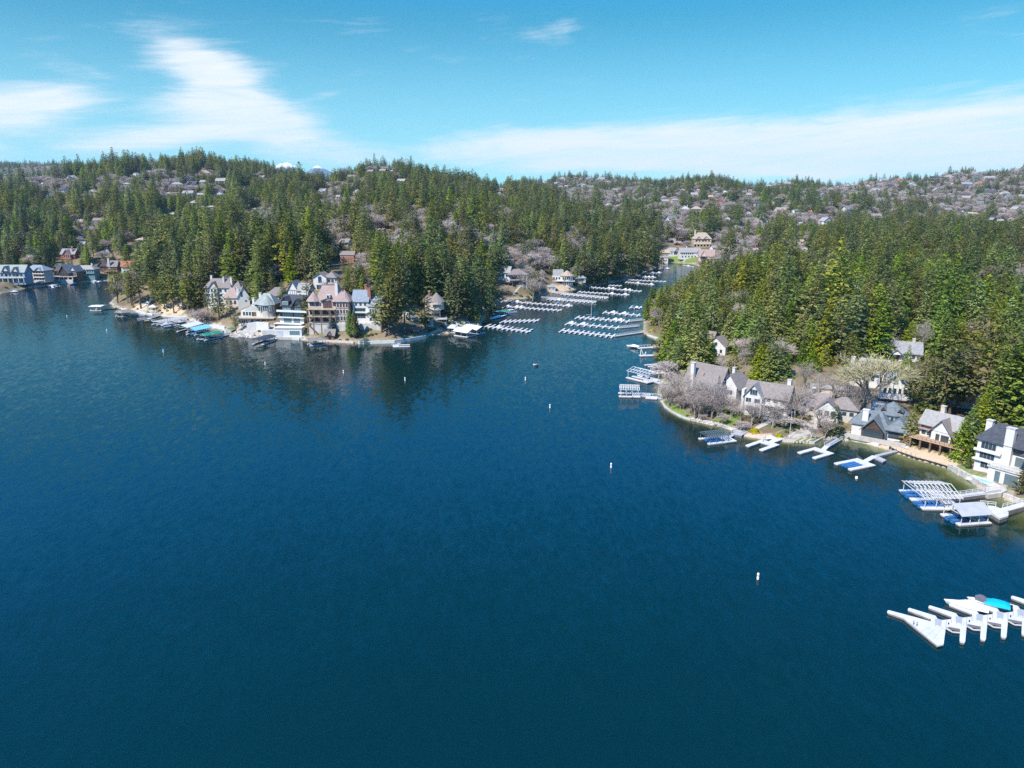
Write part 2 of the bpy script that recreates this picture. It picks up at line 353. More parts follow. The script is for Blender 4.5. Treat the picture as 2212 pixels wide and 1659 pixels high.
# ------------------------------------------------------------------ ground
def in_poly(px, py, poly):
    ins = np.zeros(px.shape, bool); n = len(poly)
    for i in range(n):
        (ax, ay), (bx, by) = poly[i], poly[(i + 1) % n]
        if ay == by: continue
        ins ^= ((ay > py) != (by > py)) & (px < (bx - ax) * (py - ay) / (by - ay) + ax)
    return ins
SAND = [[(1838, 952), (1872, 950), (1915, 955), (1960, 962), (2000, 972), (2075, 988), (2080, 1000), (2050, 1012), (2029, 1006), (1977, 992), (1935, 978), (1907, 969), (1872, 960)],
        [(1600, 941), (1614, 934), (1650, 936), (1672, 940), (1643, 948)], [(930, 724), (945, 712), (975, 712), (970, 722)], [(1180, 632), (1190, 615), (1250, 612), (1290, 612), (1272, 620), (1224, 630)],
        [(345, 678), (350, 655), (400, 655), (395, 682)], [(285, 668), (300, 650), (312, 655), (320, 672)]]
LAWN = [[(2068, 1013), (2075, 1008), (2130, 1030), (2112, 1034)], [(1429, 866), (1440, 862), (1475, 885), (1495, 900), (1490, 906), (1450, 887)], [(1540, 905), (1560, 880), (1590, 885), (1600, 915), (1570, 920)],
        [(120, 613), (130, 606), (180, 600), (206, 600), (200, 607)], [(1440, 566), (1450, 552), (1500, 552), (1510, 566)], [(1410, 728), (1425, 722), (1440, 735), (1430, 738)], [(955, 700), (985, 690), (1010, 704), (985, 712)]]
PALE = [[(505, 722), (520, 695), (575, 700), (660, 715), (660, 733), (575, 729)], [(1700, 948), (1715, 925), (1745, 910), (1760, 905), (1765, 925), (1740, 945)], [(1880, 875), (1900, 855), (1955, 862), (1930, 880)],
        [(1000, 708), (960, 680), (985, 672), (1035, 700)], [(340, 700), (400, 680), (430, 690), (480, 700), (484, 712), (420, 704)], [(2050, 1012), (2130, 1030), (2190, 1060), (2190, 1082), (2127, 1056)], [(1810, 950), (1820, 930), (1860, 935), (1930, 950), (1930, 965), (1880, 958)]]
def build_ground():
    us = np.concatenate([np.linspace(-1.6, -.8, 40, endpoint=False), np.linspace(-.8, .95, 430), np.linspace(.96, 1.6, 30)])
    ds = np.concatenate([np.arange(60, 180, 4.), np.arange(180, 320, 1.4), np.arange(320, 520, 2.5), np.geomspace(520, 1100, 110), np.geomspace(1110, 4600, 110), np.array([5000, 5600, 6400, 7400.])])
    U, D = np.meshgrid(us, ds); X = (U * D).ravel(); Y = D.ravel()
    Z = height(X, Y); nu, nd = len(us), len(ds)
    idx = np.arange(nu * nd).reshape(nd, nu)
    F = np.stack([idx[:-1, :-1], idx[:-1, 1:], idx[1:, 1:], idx[1:, :-1]], -1).reshape(-1, 4)
    keep = Z[F].max(1) > -8.5
    F = F[keep]
    me = bpy.data.meshes.new('terrain'); me.from_pydata(np.stack([X, Y, Z], 1).tolist(), [], F.tolist())
    me.polygons.foreach_set('use_smooth', np.ones(len(F), bool))
    px, py, _ = project(X, Y, Z)
    vis = Y < 1000
    def paint(name, polys):
        a = np.zeros(len(X), np.float32)
        for p in polys: a[in_poly(px, py, p) & vis] = 1
        at = me.attributes.new(name, 'FLOAT', 'POINT'); at.data.foreach_set('value', a)
    paint('sand', SAND); paint('lawn', LAWN); paint('pale', PALE)
    at = me.attributes.new('shore', 'FLOAT', 'POINT'); at.data.foreach_set('value', np.clip(shore_dist(X, Y), -60, 60).astype(np.float32))
    m = bpy.data.materials.new('earth'); m.use_nodes = True; n = NT(m.node_tree)
    geo = n.n('ShaderNodeNewGeometry').outputs['Position']
    A = lambda k: n.n('ShaderNodeAttribute', attribute_name=k).outputs['Fac']
    f1 = n.noise(geo, .05, 6, .6); f2 = n.noise(geo, .6, 5, .65); f3 = n.noise(geo, .18, 4, .6)
    c = n.mix(n.ramp(f1, .35, .65), (.115, .082, .050), (.215, .165, .105))
    c = n.mix(n.ramp(f3, .48, .66), c, (.115, .125, .045))
    c = n.mix(n.m('MULTIPLY', n.ramp(f2, .5, .75), .5), c, (.30, .245, .17))
    sh = A('shore')
    c = n.mix(n.m('MULTIPLY', n.ramp(n.m('ADD', sh, n.m('MULTIPLY', f2, 5)), 1, 7, 1, 0), n.ramp(f2, .3, .6)), c, (.40, .345, .27))
    c = n.mix(n.m('MULTIPLY', A('pale'), n.ramp(f2, .25, .6)), c, (.40, .36, .30))
    c = n.mix(n.m('MULTIPLY', A('lawn'), .95), c, n.mix(f2, (.06, .13, .02), (.20, .26, .06)))
    c = n.mix(A('sand'), c, n.mix(f2, (.38, .27, .17), (.55, .43, .29)))
    under = n.ramp(sh, -2.5, .2, 1, 0)
    bed = n.mix(n.ramp(f3, .42, .6), (.20, .165, .07), (.055, .09, .025))
    bed = n.mix(n.ramp(sh, -7, -1), bed, (.34, .25, .13))
    c = n.mix(under, c, bed)
    b = n.n('ShaderNodeBump'); b.inputs['Strength'].default_value = .6; b.inputs['Distance'].default_value = .5; n.link(f2, b.inputs['Height'])
    p = n.n('ShaderNodeBsdfDiffuse'); n.link(c, p.inputs[0]); n.link(b.outputs[0], p.inputs['Normal'])
    o = n.n('ShaderNodeOutputMaterial'); n.link(p.outputs[0], o.inputs[0])
    me.materials.append(m)
    o = link('terrain', me); tag(o, 'wooded brown hills, shores and lakebed', None, None, 'structure')
build_ground()

def build_water():
    th = np.concatenate([np.linspace(-45, 45, 420), np.linspace(50, 310, 53)]); th = np.radians(th)
    rs = np.concatenate([[0.5, 20, 50, 80], np.arange(100, 200, 6.), np.arange(200, 330, 1.8), np.arange(330, 560, 4.), np.geomspace(560, 1100, 60), [1300, 1700, 2500, 4000, 6000, 9000]])
    T, RR = np.meshgrid(th, rs); X = (np.sin(T) * RR).ravel(); Y = (np.cos(T) * RR).ravel()
    nt, nr = len(th), len(rs); idx = np.arange(nt * nr).reshape(nr, nt)
    nx = np.roll(idx, -1, 1)
    F = np.stack([idx[:-1], nx[:-1], nx[1:], idx[1:]], -1).reshape(-1, 4)[:, ::-1][:, ::-1]
    s = shore_dist(X, Y)
    keep = ~((s[F] > 30).all(1))
    F = F[keep]
    me = bpy.data.meshes.new('water'); me.from_pydata(np.stack([X, Y, 0 * X], 1).tolist(), [], F.tolist())
    rightness = np.clip((X - 50) / 20, 0, 1) * np.clip((330 - Y) / 60, 0, 1)
    reach = 2.2 + rightness * (3 + 15 * np.clip((X - 105) / 14, 0, 1))
    shal = np.exp(-np.maximum(-s, 0) / reach)
    at = me.attributes.new('clear', 'FLOAT', 'POINT'); at.data.foreach_set('value', shal.astype(np.float32))
    m = bpy.data.materials.new('lake_water'); m.use_nodes = True; n = NT(m.node_tree)
    pos = n.n('ShaderNodeNewGeometry').outputs['Position']
    mp = n.n('ShaderNodeMapping'); n.link(pos, mp.inputs[0]); mp.inputs['Rotation'].default_value = (0, 0, R(28)); mp.inputs['Scale'].default_value = (1, .42, 1)
    gust = n.noise(pos, .012, 4, .55)
    def slope(tex_scale, vec, k):
        t_ = n.n('ShaderNodeTexNoise'); n.link(vec, t_.inputs['Vector']); t_.inputs['Scale'].default_value = tex_scale; t_.inputs['Detail'].default_value = 4; t_.inputs['Roughness'].default_value = .62
        v_ = n.n('ShaderNodeVectorMath', operation='SUBTRACT'); n.link(t_.outputs['Color'], v_.inputs[0]); v_.inputs[1].default_value = (.5, .5, .5)
        q_ = n.n('ShaderNodeVectorMath', operation='SCALE'); n.link(v_.outputs[0], q_.inputs[0]); n.val(q_.inputs['Scale'], k); return q_.outputs[0]
    amp = n.ramp(gust, .3, .7, .18, .27)
    s1 = slope(.75, mp.outputs[0], amp); s2 = slope(.2, mp.outputs[0], n.m('MULTIPLY', amp, .22))
    ad = n.n('ShaderNodeVectorMath', operation='ADD'); n.link(s1, ad.inputs[0]); n.link(s2, ad.inputs[1])
    fl = n.n('ShaderNodeVectorMath', operation='MULTIPLY_ADD'); n.link(ad.outputs[0], fl.inputs[0]); fl.inputs[1].default_value = (.75, 1, 0); fl.inputs[2].default_value = (0, 0, 1)
    b = n.n('ShaderNodeVectorMath', operation='NORMALIZE'); n.link(fl.outputs[0], b.inputs[0])
    g = n.n('ShaderNodeBsdfGlossy'); g.inputs['Roughness'].default_value = .13; n.link(b.outputs[0], g.inputs['Normal'])
    inc = n.n('ShaderNodeNewGeometry').outputs['Incoming']
    dt = n.n('ShaderNodeVectorMath', operation='DOT_PRODUCT'); n.link(b.outputs[0], dt.inputs[0]); n.link(inc, dt.inputs[1])
    cs = n.m('SUBTRACT', 1.0, n.m('ABSOLUTE', dt.outputs['Value']), clamp=True)
    fres = n.m('ADD', .053, n.m('MULTIPLY', n.m('POWER', cs, 5.0), .95))          # the same from above and from below
    body = n.n('ShaderNodeBsdfDiffuse'); n.link(n.mix(n.ramp(gust, .3, .7), (.0, .0140, .0130), (.0, .0158, .0150)), body.inputs[0])
    tr = n.n('ShaderNodeBsdfTransparent'); tr.inputs[0].default_value = (.78, .90, .74, 1)
    cl = n.n('ShaderNodeAttribute', attribute_name='clear').outputs['Fac']
    mx = n.n('ShaderNodeMixShader'); n.link(n.m('MULTIPLY', cl, .9), mx.inputs[0]); n.link(body.outputs[0], mx.inputs[1]); n.link(tr.outputs[0], mx.inputs[2])
    mf = n.n('ShaderNodeMixShader'); n.link(fres, mf.inputs[0]); n.link(mx.outputs[0], mf.inputs[1]); n.link(g.outputs[0], mf.inputs[2])
    o = n.n('ShaderNodeOutputMaterial'); n.link(mf.outputs[0], o.inputs[0])
    me.materials.append(m)
    tag(link('lake_water', me), 'deep blue rippled lake water', None, None, 'structure')
build_water()

def build_mountains():
    m = bpy.data.materials.new('snow_rock'); m.use_nodes = True; n = NT(m.node_tree)
    pos = n.n('ShaderNodeNewGeometry').outputs['Position']; sp_ = n.n('ShaderNodeSeparateXYZ'); n.link(pos, sp_.inputs[0])
    f = n.noise(pos, .012, 6, .65)
    snow = n.ramp(n.m('ADD', sp_.outputs[2], n.m('MULTIPLY', f, 60)), 470, 510)
    d = n.n('ShaderNodeBsdfDiffuse'); n.link(n.mix(snow, (.12, .15, .17), (.86, .87, .9)), d.inputs[0])
    o = n.n('ShaderNodeOutputMaterial'); n.link(d.outputs[0], o.inputs[0]); MATS['snow_rock'] = m
    for name, lab, pts in [('snowy_mountain', 'snow covered peak far beyond the left ridge', [(560, 400), (585, 376), (600, 366), (612, 361), (628, 356.5), (636, 360), (646, 366), (657, 371), (680, 390)]),
                           ('mountain', 'pale blue bare mountain far behind, right of the snowy peak', [(640, 400), (668, 374), (680, 367), (690, 363), (703, 368), (720, 376), (735, 373), (748, 369), (765, 378), (800, 400)])]:
        D = 9000; mb = MB(); n_ = 60; k_ = 9
        xs = np.linspace(pts[0][0], pts[-1][0], n_)
        for j in range(k_):
            t = j / (k_ - 1)
            for x in xs:
                top = np.interp(x, *zip(*pts)); zt = CH + D * (433 - top) / FP
                wx = (x - 1106) / FP * D / 1.0 * cp
                zz = 60 + (zt - 60) * (1 - abs(2 * t - 1) ** 1.2) + 25 * float(vnoise(np.array([wx]), np.array([t * 900.]), 110, 5)[0]) * (t not in (0, 1))
                mb.v.append((wx, D - 900 + 1800 * t, zz))
        for j in range(k_ - 1):
            for i in range(n_ - 1): mb.f.append((j * n_ + i, j * n_ + i + 1, (j + 1) * n_ + i + 1, (j + 1) * n_ + i))
        o = mb.build(name, 'snow_rock'); tag(o, lab, None, None, 'structure')
build_mountains()

# haze: one closed box of thin even air
hb = MB().box(-9500, 9500, -9500, 10500, -14, 640)
hm = bpy.data.materials.new('air'); hm.use_nodes = True; n = NT(hm.node_tree)
pv = n.n('ShaderNodeVolumePrincipled'); pv.inputs['Color'].default_value = (.60, .82, 1, 1); pv.inputs['Density'].default_value = 4.2e-5; pv.inputs['Anisotropy'].default_value = .2
o_ = n.n('ShaderNodeOutputMaterial'); n.link(pv.outputs[0], o_.inputs['Volume']); MATS['air'] = hm
HAZE = hb.build('haze', 'air'); tag(HAZE, 'thin blue haze over lake and hills', None, None, 'stuff')

# ------------------------------------------------------------------ houses
UNIT = {}
def unit_box(w, d, h, m):
    k = (round(w, 2), round(d, 2), round(h, 2), m)
    if k not in UNIT: UNIT[k] = MB().box(-w / 2, w / 2, 0, d, 0, h).mesh('pane', m)
    return UNIT[k]
HOUSES = []          # (object, screen box, depth) used to keep the trees from growing through or right in front
class House:
    def __init__(s, name, label, cat, px, row, yaw, group=None, z=None, sc=1.0):
        p = ground(px, row)
        if z is not None: p.z = z
        s.o = thing(name, label, cat, p, R(yaw), group); s.p = p; s.yaw = yaw
        s.o.scale = (sc, sc, sc); s.sc = sc; s.ext = [0, 0, 0, 0]; s.top = 0
    def part(s, name, mb, m): return mb.build(name, m, s.o)
    def grow(s, x0, x1, y0, y1, z1):
        s.ext = [min(s.ext[0], x0), max(s.ext[1], x1), min(s.ext[2], y0), max(s.ext[3], y1)]; s.top = max(s.top, z1)
    def wall(s, x0, x1, y0, y1, z0, z1, m='white', name='wall'):
        s.grow(x0, x1, y0, y1, z1)
        return s.part(name, MB().box(x0, x1, y0, y1, z0, z1), m)
    def gable(s, x0, x1, y0, y1, z, h, axis, m, wm=None, o=.7, t=.28):
        s.grow(x0, x1, y0, y1, z + h)
        if axis == 'x': c, w, a0, a1 = (y0 + y1) / 2, (y1 - y0) / 2, x0 - o, x1 + o
        else: c, w, a0, a1 = (x0 + x1) / 2, (x1 - x0) / 2, y0 - o, y1 + o
        e = w + o; ze = z - o * h / w; mb = MB()
        sec = [(c - e, ze), (c, z + h), (c + e, ze), (c + e, ze + t), (c, z + h + t), (c - e, ze + t)]
        f = (lambda q, k: (k, q[0], q[1])) if axis == 'x' else (lambda q, k: (q[0], k, q[1]))
        mb.add([f(q, a0) for q in sec] + [f(q, a1) for q in sec],
               [(0, 1, 4, 5), (1, 2, 3, 4), (6, 11, 10, 7), (7, 10, 9, 8), (0, 6, 7, 1), (1, 7, 8, 2), (2, 8, 9, 3), (3, 9, 10, 4), (4, 10, 11, 5), (5, 11, 6, 0)])
        r = s.part('roof', mb, m)
        if wm:
            g = MB(); tri = [(c - w, z - .02), (c + w, z - .02), (c, z + h - .05)]
            b0, b1 = (x0 + .02, x1 - .02) if axis == 'x' else (y0 + .02, y1 - .02)
            g.add([f(q, b0) for q in tri] + [f(q, b1) for q in tri], [(0, 1, 2), (3, 5, 4), (0, 3, 4, 1), (1, 4, 5, 2), (2, 5, 3, 0)])
            s.part('gable', g, wm)
        return r
    def hip(s, x0, x1, y0, y1, z, h, m, o=.7, inset=None, t=.25, name='roof'):
        s.grow(x0, x1, y0, y1, z + h)
        a, b, c, d = x0 - o, x1 + o, y0 - o, y1 + o
        w, l = b - a, d - c
        k = (min(w, l) / 2 if inset is None else inset)
        if w >= l: r0, r1 = (a + k, (c + d) / 2, z + h), (b - k, (c + d) / 2, z + h)
        else: r0, r1 = ((a + b) / 2, c + k, z + h), ((a + b) / 2, d - k, z + h)
        zb = z - t
        vs = [(a, c, zb), (b, c, zb), (b, d, zb), (a, d, zb), (a, c, z), (b, c, z), (b, d, z), (a, d, z), r0, r1]
        fs = [(0, 3, 2, 1), (0, 1, 5, 4), (1, 2, 6, 5), (2, 3, 7, 6), (3, 0, 4, 7)]
        fs += [(4, 5, 9, 8), (5, 6, 9), (6, 7, 8, 9), (7, 4, 8)] if w >= l else [(4, 5, 8), (5, 6, 9, 8), (6, 7, 9), (7, 4, 8, 9)]
        return s.part(name, MB().add(vs, fs), m)
    def cone(s, x, y, r, z, h, m, n=8, name='roof'):
        s.grow(x - r, x + r, y - r, y + r, z + h)
        return s.part(name, MB().cyl(x, y, z, z + h, r, .08, n), m)
    def tower(s, x, y, r, z0, z1, m, n=8):
        s.grow(x - r, x + r, y - r, y + r, z1)
        return s.part('tower', MB().cyl(x, y, z0, z1, r, r, n), m)
    def win(s, x, z, w, h, y=0.0, face='f', g='glass', fr='white', mull=1, arch=False):
        rot = {'f': 0, 'l': -math.pi / 2, 'r': math.pi / 2}[face]
        loc = (x, y - .05, z) if face == 'f' else ((x - .05, y, z) if face == 'l' else (x + .05, y, z))
        o = link('window', unit_box(w + .3, .12, h + .3, fr), s.o, (loc[0], loc[1], z - .15), rot)
        n = mull; pw = (w - .1 * (n - 1)) / n
        for i in range(n):
            q = link('pane', unit_box(pw, .12, h, g), o, (-w / 2 + pw / 2 + i * (pw + .1), -.05, .15))
        return o
    def wins(s, n, x0, x1, z, w, h, y=0.0, **k):
        for i in range(n): s.win(x0 + (x1 - x0) * (i + .5) / n, z, w, h, y, **k)
    def hole(s, x, z, w, h, y=0.0, m='black', name='opening_panel', arch=False):
        """flat panel, arched head optional; black ones paint in the shade of a recess"""
        mb = MB(); poly = [(x - w / 2, z), (x + w / 2, z)]
        if arch: poly += [(x + w / 2 * math.cos(a), z + h - w * .38 + w * .38 * math.sin(a)) for a in np.linspace(0, math.pi, 7)]
        else: poly += [(x + w / 2, z + h), (x - w / 2, z + h)]
        vs = [(p[0], y - .06, p[1]) for p in poly] + [(p[0], y + .05, p[1]) for p in poly]; k = len(poly)
        mb.add(vs, [tuple(range(k)), tuple(range(k, 2 * k))[::-1]] + [(i, i + k, (i + 1) % k + k, (i + 1) % k) for i in range(k)])
        return s.part(name, mb, m)
    def chim(s, x, y, z0, z1, w=1.2, m='white', d=None, cap='stone'):
        d = d or w; s.top = max(s.top, z1)
        c = s.part('chimney', MB().box(x - w / 2, x + w / 2, y - d / 2, y + d / 2, z0, z1), m)
        MB().box(x - w / 2 - .15, x + w / 2 + .15, y - d / 2 - .15, y + d / 2 + .15, z1, z1 + .3).build('cap', cap, c)
    def deck(s, x0, x1, y0, y1, z, m='deckwood', posts=4, rail='timber', t=.3, zb=-3, pm='timber', pr=.2):
        """platform with its posts and a railing along the three open sides"""
        s.grow(x0, x1, y0, y1, z)
        d = s.part('deck', MB().box(x0, x1, y0, y1, z - t, z), m)
        for i in range(posts):
            x = x0 + .4 + (x1 - x0 - .8) * i / max(1, posts - 1)
            MB().box(x - pr, x + pr, y0 + .3, y0 + .3 + 2 * pr, zb - z, -t).build('post', pm, d).location = (0, 0, z)
        if rail:
            r = MB()
            for zz in (.55, 1.05):
                r.box(x0, x1, y0, y0 + .08, z + zz - .05, z + zz + .03); r.box(x0, x0 + .08, y0 + .08, y1, z + zz - .05, z + zz + .03); r.box(x1 - .08, x1, y0 + .08, y1, z + zz - .05, z + zz + .03)
            n = max(3, int((x1 - x0) / 1.6))
            for i in range(n + 1):
                x = x0 + (x1 - x0) * i / n; r.box(x - .06, x + .06, y0 - .02, y0 + .1, z, z + 1.1)
            r.build('railing', rail, d)
    def band(s, x0, x1, y0, y1, z0, z1, m='white', name='balcony'):
        s.grow(x0, x1, y0, y1, z1); return s.part(name, MB().box(x0, x1, y0, y1, z0, z1), m)
    def done(s, keep=.3):
        c, n = math.cos(R(s.yaw)) * s.sc, math.sin(R(s.yaw)) * s.sc
        x0, x1, y0, y1 = s.ext
        P = [(s.p.x + c * a - n * b, s.p.y + n * a + c * b, s.p.z + h) for a in (x0, x1) for b in (y0, y1) for h in (0, s.top * s.sc)]
        A = np.array(P); sx, sy, d = project(A[:, 0], A[:, 1], A[:, 2])
        HOUSES.append((s.o, (sx.min(), sx.max(), sy.min(), sy.max()), d.min(), ((A[:, 0].min() + A[:, 0].max()) / 2, (A[:, 1].min() + A[:, 1].max()) / 2, max(x1 - x0, y1 - y0) / 2 * s.sc + 1.0), keep))
        return s

def left_houses():
    # three-storey white house under a long grey-brown roof
    h = House('white_house', 'tall white three storey house with long grey brown roof, left of pink roofed wing', 'house', 482, 655, -4)
    h.wall(-11, 6, 0, 10, -5, 10, 'white'); h.hip(-11, 6, 0, 10, 10, 5.5, 'roof_brown', inset=3.5); h.wall(6, 11, 3, 12, -3, 9, 'white'); h.hip(6, 12, 2, 12, 9, 5, 'roof_brown')
    h.gable(-7.5, -2.5, -1.2, 5, 10.5, 3.2, 'y', 'roof_brown', 'white'); h.wall(-7.5, -2.5, -1.2, 0, -4, 10.5, 'white')
    h.chim(-8.5, 5, 12, 17.2, 1.1, 'white'); h.chim(.5, 3, 10, 16.5, 1.2, 'greywall'); h.chim(5.5, 3, 10, 16.4, 1.2, 'white')
    for z in (1, 4.4, 7.4): h.wins(2, -10.8, -7.6, z, 1.1, 1.7, fr='greywall'); h.wins(2, -2.3, 4, z, 1.3, 1.7); h.wins(2, -7.2, -2.8, z, 1.3, 1.9, y=-1.2)
    h.band(-11.3, -7.4, -1.0, 0, 6.2, 6.6); h.done()
    h = House('pink_roofed_wing', 'small pink tiled hipped house with white chimney behind green pine', 'house', 500, 664, -4)
    h.wall(-4.5, 4.5, 0, 8, -5, 6, 'pink_tan'); h.hip(-4.5, 4.5, 0, 8, 6, 6, 'roof_pink', inset=3.8); h.chim(4.4, 1, 4, 12, 1, 'white'); h.wins(3, -4, 4, 2, 1.4, 2.4); h.hole(0, -3, 3, 3.5, arch=True); h.done()
    # green-grey rounded roof with the long terrace on posts
    h = House('terrace_house', 'white house with rounded green grey roof over long railed terrace on posts', 'house', 562, 688, -2, z=9)
    h.wall(-12, 8, 2, 12, -6, 3.4, 'white'); h.wall(-1, 8, 1, 11, 3.4, 7.4, 'timber'); h.tower(4, 2.2, 4.4, -2, 7.3, 'cream', 10)
    h.hip(-3, 8.5, 1, 12, 7.4, 5.8, 'roof_green', inset=4.6); h.cone(4, 2.2, 5.3, 7.2, 5.6, 'roof_green', 12); h.hip(-9, -2, 3, 11, 3.6, 3.6, 'roof_green')
    h.wins(6, .2, 7.8, 4.0, .9, 2.4, y=-2.0, fr='white'); h.wins(4, -11, -4, .6, 1.2, 2.1, y=2); h.hole(-4.2, .1, 2.6, 2.6, 1.98, 'brown')
    h.deck(-14, 9.5, -4, 2, 0, 'tan', 7, 'metal', zb=-7); h.wall(-12, 9, -2.4, 2, -4.2, -.4, 'white', 'lower_wall'); h.wins(4, -11.6, -6.4, -3.3, .9, 1.7, y=-2.4); h.wins(4, -5, 8, -3.4, 2.3, 2.2, y=-2.4, fr='tan')
    h.deck(-8, 9.5, -5.6, -2.5, -4.3, 'deckwood', 6, 'deckwood', zb=-9); h.chim(-5, 5, 4, 10.4, 1.3, 'white'); h.chim(-1, 6, 7, 13.2, 1.4, 'white'); h.done()
    h = House('a_frame_house', 'white steep gabled house with grey roof behind the rounded green roof', 'house', 528, 664, 20, z=13)
    h.wall(-3.5, 3.5, 0, 10, -4, 4, 'white'); h.gable(-3.5, 3.5, 0, 10, 4, 6, 'y', 'roof_grey', 'white', .5); h.win(-1, 4.4, 1.1, 2.6); h.win(1.2, 1, .9, 1.2); h.chim(-2.6, .6, 3, 10, 1, 'white'); h.done()
    h = House('grey_roof_house', 'low house with broad mauve grey roof behind, left of charcoal house', 'house', 600, 650, 8)
    h.wall(-7, 7, 0, 10, -4, 3.2, 'greywall'); h.hip(-7, 7, 0, 10, 3.2, 4.6, 'roof_brown'); h.chim(6.6, 2, 2, 6.2, 1.1, 'white'); h.wins(4, -6, 6, .8, 1.4, 1.4); h.done()
    # the charcoal house
    h = House('charcoal_house', 'charcoal four storey lakefront house with white balcony slabs and peaked dormers', 'house', 631, 700, -14, z=7)
    h.wall(-7.6, 7.6, 0, 11, -.2, 3.2, 'white'); h.wall(-7.6, 7.6, .1, 11, 3.2, 6.6, 'charcoal', 'upper_wall'); h.wall(-6.6, 6.2, 1.6, 11, 6.6, 10.2, 'charcoal', 'top_wall')
    h.wall(-9, 7.8, -3.2, 11, -6, -.2, 'charcoal', 'base_wall'); h.band(-9.6, 8, -3.6, 0, -.35, .15); h.band(-8, 8.8, -1.5, 0, 3.0, 3.5); h.band(-8, 11, -2.2, 1.6, 6.5, 7.0); h.band(-8, 11, -2.2, -2.05, 7.0, 7.7, 'white', 'parapet')
    h.gable(-6.8, 6.4, 1.6, 11, 10.1, 5.2, 'x', 'roof_dark', 'charcoal', .8); h.gable(-6, -1.6, .6, 6, 12.6, 2.2, 'y', 'roof_dark', 'charcoal', .5); h.wall(-6, -1.6, .6, 4, 9.8, 12.6, 'charcoal', 'dormer'); h.gable(1, 6.2, .6, 7, 10.4, 3.2, 'y', 'roof_dark', 'charcoal', .6)
    h.win(-3.8, 10.3, 3.2, 1.8, .6, g='glass_teal', fr='white', mull=3); h.wins(3, -6.2, -1.2, 7.2, 1.1, 2.3, 1.6, g='glass_teal', fr='white'); h.win(3.4, 7.2, 4, 2.3, 1.6, g='glass_teal', fr='darkwood', mull=3); h.win(3.5, 11, 1.6, 1.6, .6, g='glass', fr='charcoal')
    h.win(-2.4, 3.7, 6.4, 2.2, .1, g='glass_teal', fr='charcoal', mull=5); h.win(4, 3.7, 4.4, 2.2, .1, g='glass_teal', fr='charcoal', mull=3); h.win(-2.6, .3, 4.6, 2.4, 0, g='glass_teal', fr='charcoal', mull=3); h.win(3.2, .3, 3.8, 2.4, 0, g='glass_teal', fr='charcoal', mull=3); h.done(.1)
    h = House('half_timbered_house', 'white half timbered house with steep pale grey roofs behind charcoal house', 'house', 645, 664, -10, z=19)
    h.wall(-6, 7, 0, 8, -4, 5, 'white'); h.gable(-6, 0, 0, 8, 5, 5, 'y', 'roof_pale', 'white'); h.gable(0, 7, 0, 8, 5, 3.6, 'x', 'roof_pale', 'white')
    for x in (-4.6, -3.2, -1.8, -.6): h.part('beam', MB().box(x - .1, x + .1, -.08, .05, 0, 4.9), 'timber')
    h.part('beam', MB().box(-5.8, -.2, -.1, .05, 4.6, 4.9), 'timber'); h.wall(2.5, 7, -1, 0, -2, 4.6, 'white', 'bay'); h.done()
    # pink-roofed mansion
    h = House('mansion', 'big pink roofed half timbered mansion with three floors of arched galleries', 'house', 711, 716, -3, z=4)
    h.wall(-11.6, 11.6, 2, 13, -4, 17, 'cream'); h.wall(-11, 11, -.6, 2, -5, 4.8, 'concrete', 'base_wall'); h.wall(4.6, 11.6, .4, 2, -2, 17, 'cream', 'side_wall')
    h.hip(-7, 4.5, 3, 13, 17, 8, 'roof_pink', inset=3.0); h.hip(3, 11.6, .4, 12, 17, 5.6, 'roof_pink', inset=4.6); h.cone(-8.8, 4.2, 4.4, 16.8, 5.2, 'roof_pink', 10); h.cone(9, 4, 4.6, 16.9, 6, 'roof_pink', 10)
    h.cone(4.7, 7, 3.4, 19, 6.8, 'roof_pink', 4); h.gable(-4, 2.6, 1.4, 7, 17.2, 1.2, 'y', 'roof_pink', 'cream', .5)
    h.wall(-.9, 1.1, 1.4, 4, 18.8, 20.4, 'white', 'dormer'); h.hole(.1, 18.9, 1.2, 1.4, 1.36, 'glass', 'dormer_window', True); h.chim(4.2, 5, 16, 27, 1.5, 'white'); h.chim(-3, 9, 20, 26.5, 1, 'roof_pink')
    for x, w, k in ((-9.4, 2.4, 2), (-5.6, 2.8, 3), (3.2, 1.6, 2)): h.win(x, 14.1, w, 2.1, 2, g='glass_red', fr='white', mull=k)
    h.win(-.6, 13.3, 5, 4.2, 1.9, g='glass_red', fr='white', mull=5)
    for z in (13.9, 10.4): h.wins(4, 4.9, 11.5, z, 1.1, 2.0, .4, g='glass_red', fr='white')
    h.wins(4, 4.9, 11.5, 6.6, 1.1, 2.0, .4, g='glass', fr='cream')
    for z in (9.4, 5.4):
        for x, w in ((-9.9, 1.9), (-6.6, 3.2), (-1.6, 3.9), (2.9, 3.4)): h.hole(x, z, w, 3.0, 1.9, 'black', 'arch', True)  # flat black panels paint in the shade behind the gallery arches
    for z in (12.7, 8.7, 4.7):
        h.band(-11.8, 4.5, -.8, 2, z - .3, z, 'tan', 'gallery_floor'); r = MB(); r.box(-11.8, 4.5, -.8, -.7, z + .85, z + 1); r.box(-11.8, 4.5, -.8, -.74, z + .35, z + .42)
        for i in range(22): r.box(-11.75 + i * .77, -11.68 + i * .77, -.79, -.72, z, z + .9)
        h.part('railing', r, 'timber')
    for x in (-11.6, -8.3, -4, .9, 4.3):
        h.part('post', MB().box(x - .16, x + .16, -.85, -.5, -4, 12.5), 'timber'); b = MB()
        for z in (8.5, 12.5):
            b.bar((x, -.7, z - 1.6), (x + 1.2, -.7, z - .3), .09); b.bar((x, -.7, z - 1.6), (x - 1.2, -.7, z - .3), .09)
        h.part('bracket', b, 'timber')
    for x in (4.6, 6.9, 9.3, 11.5): h.part('beam', MB().box(x - .1, x + .1, .3, .38, -1, 17), 'timber')
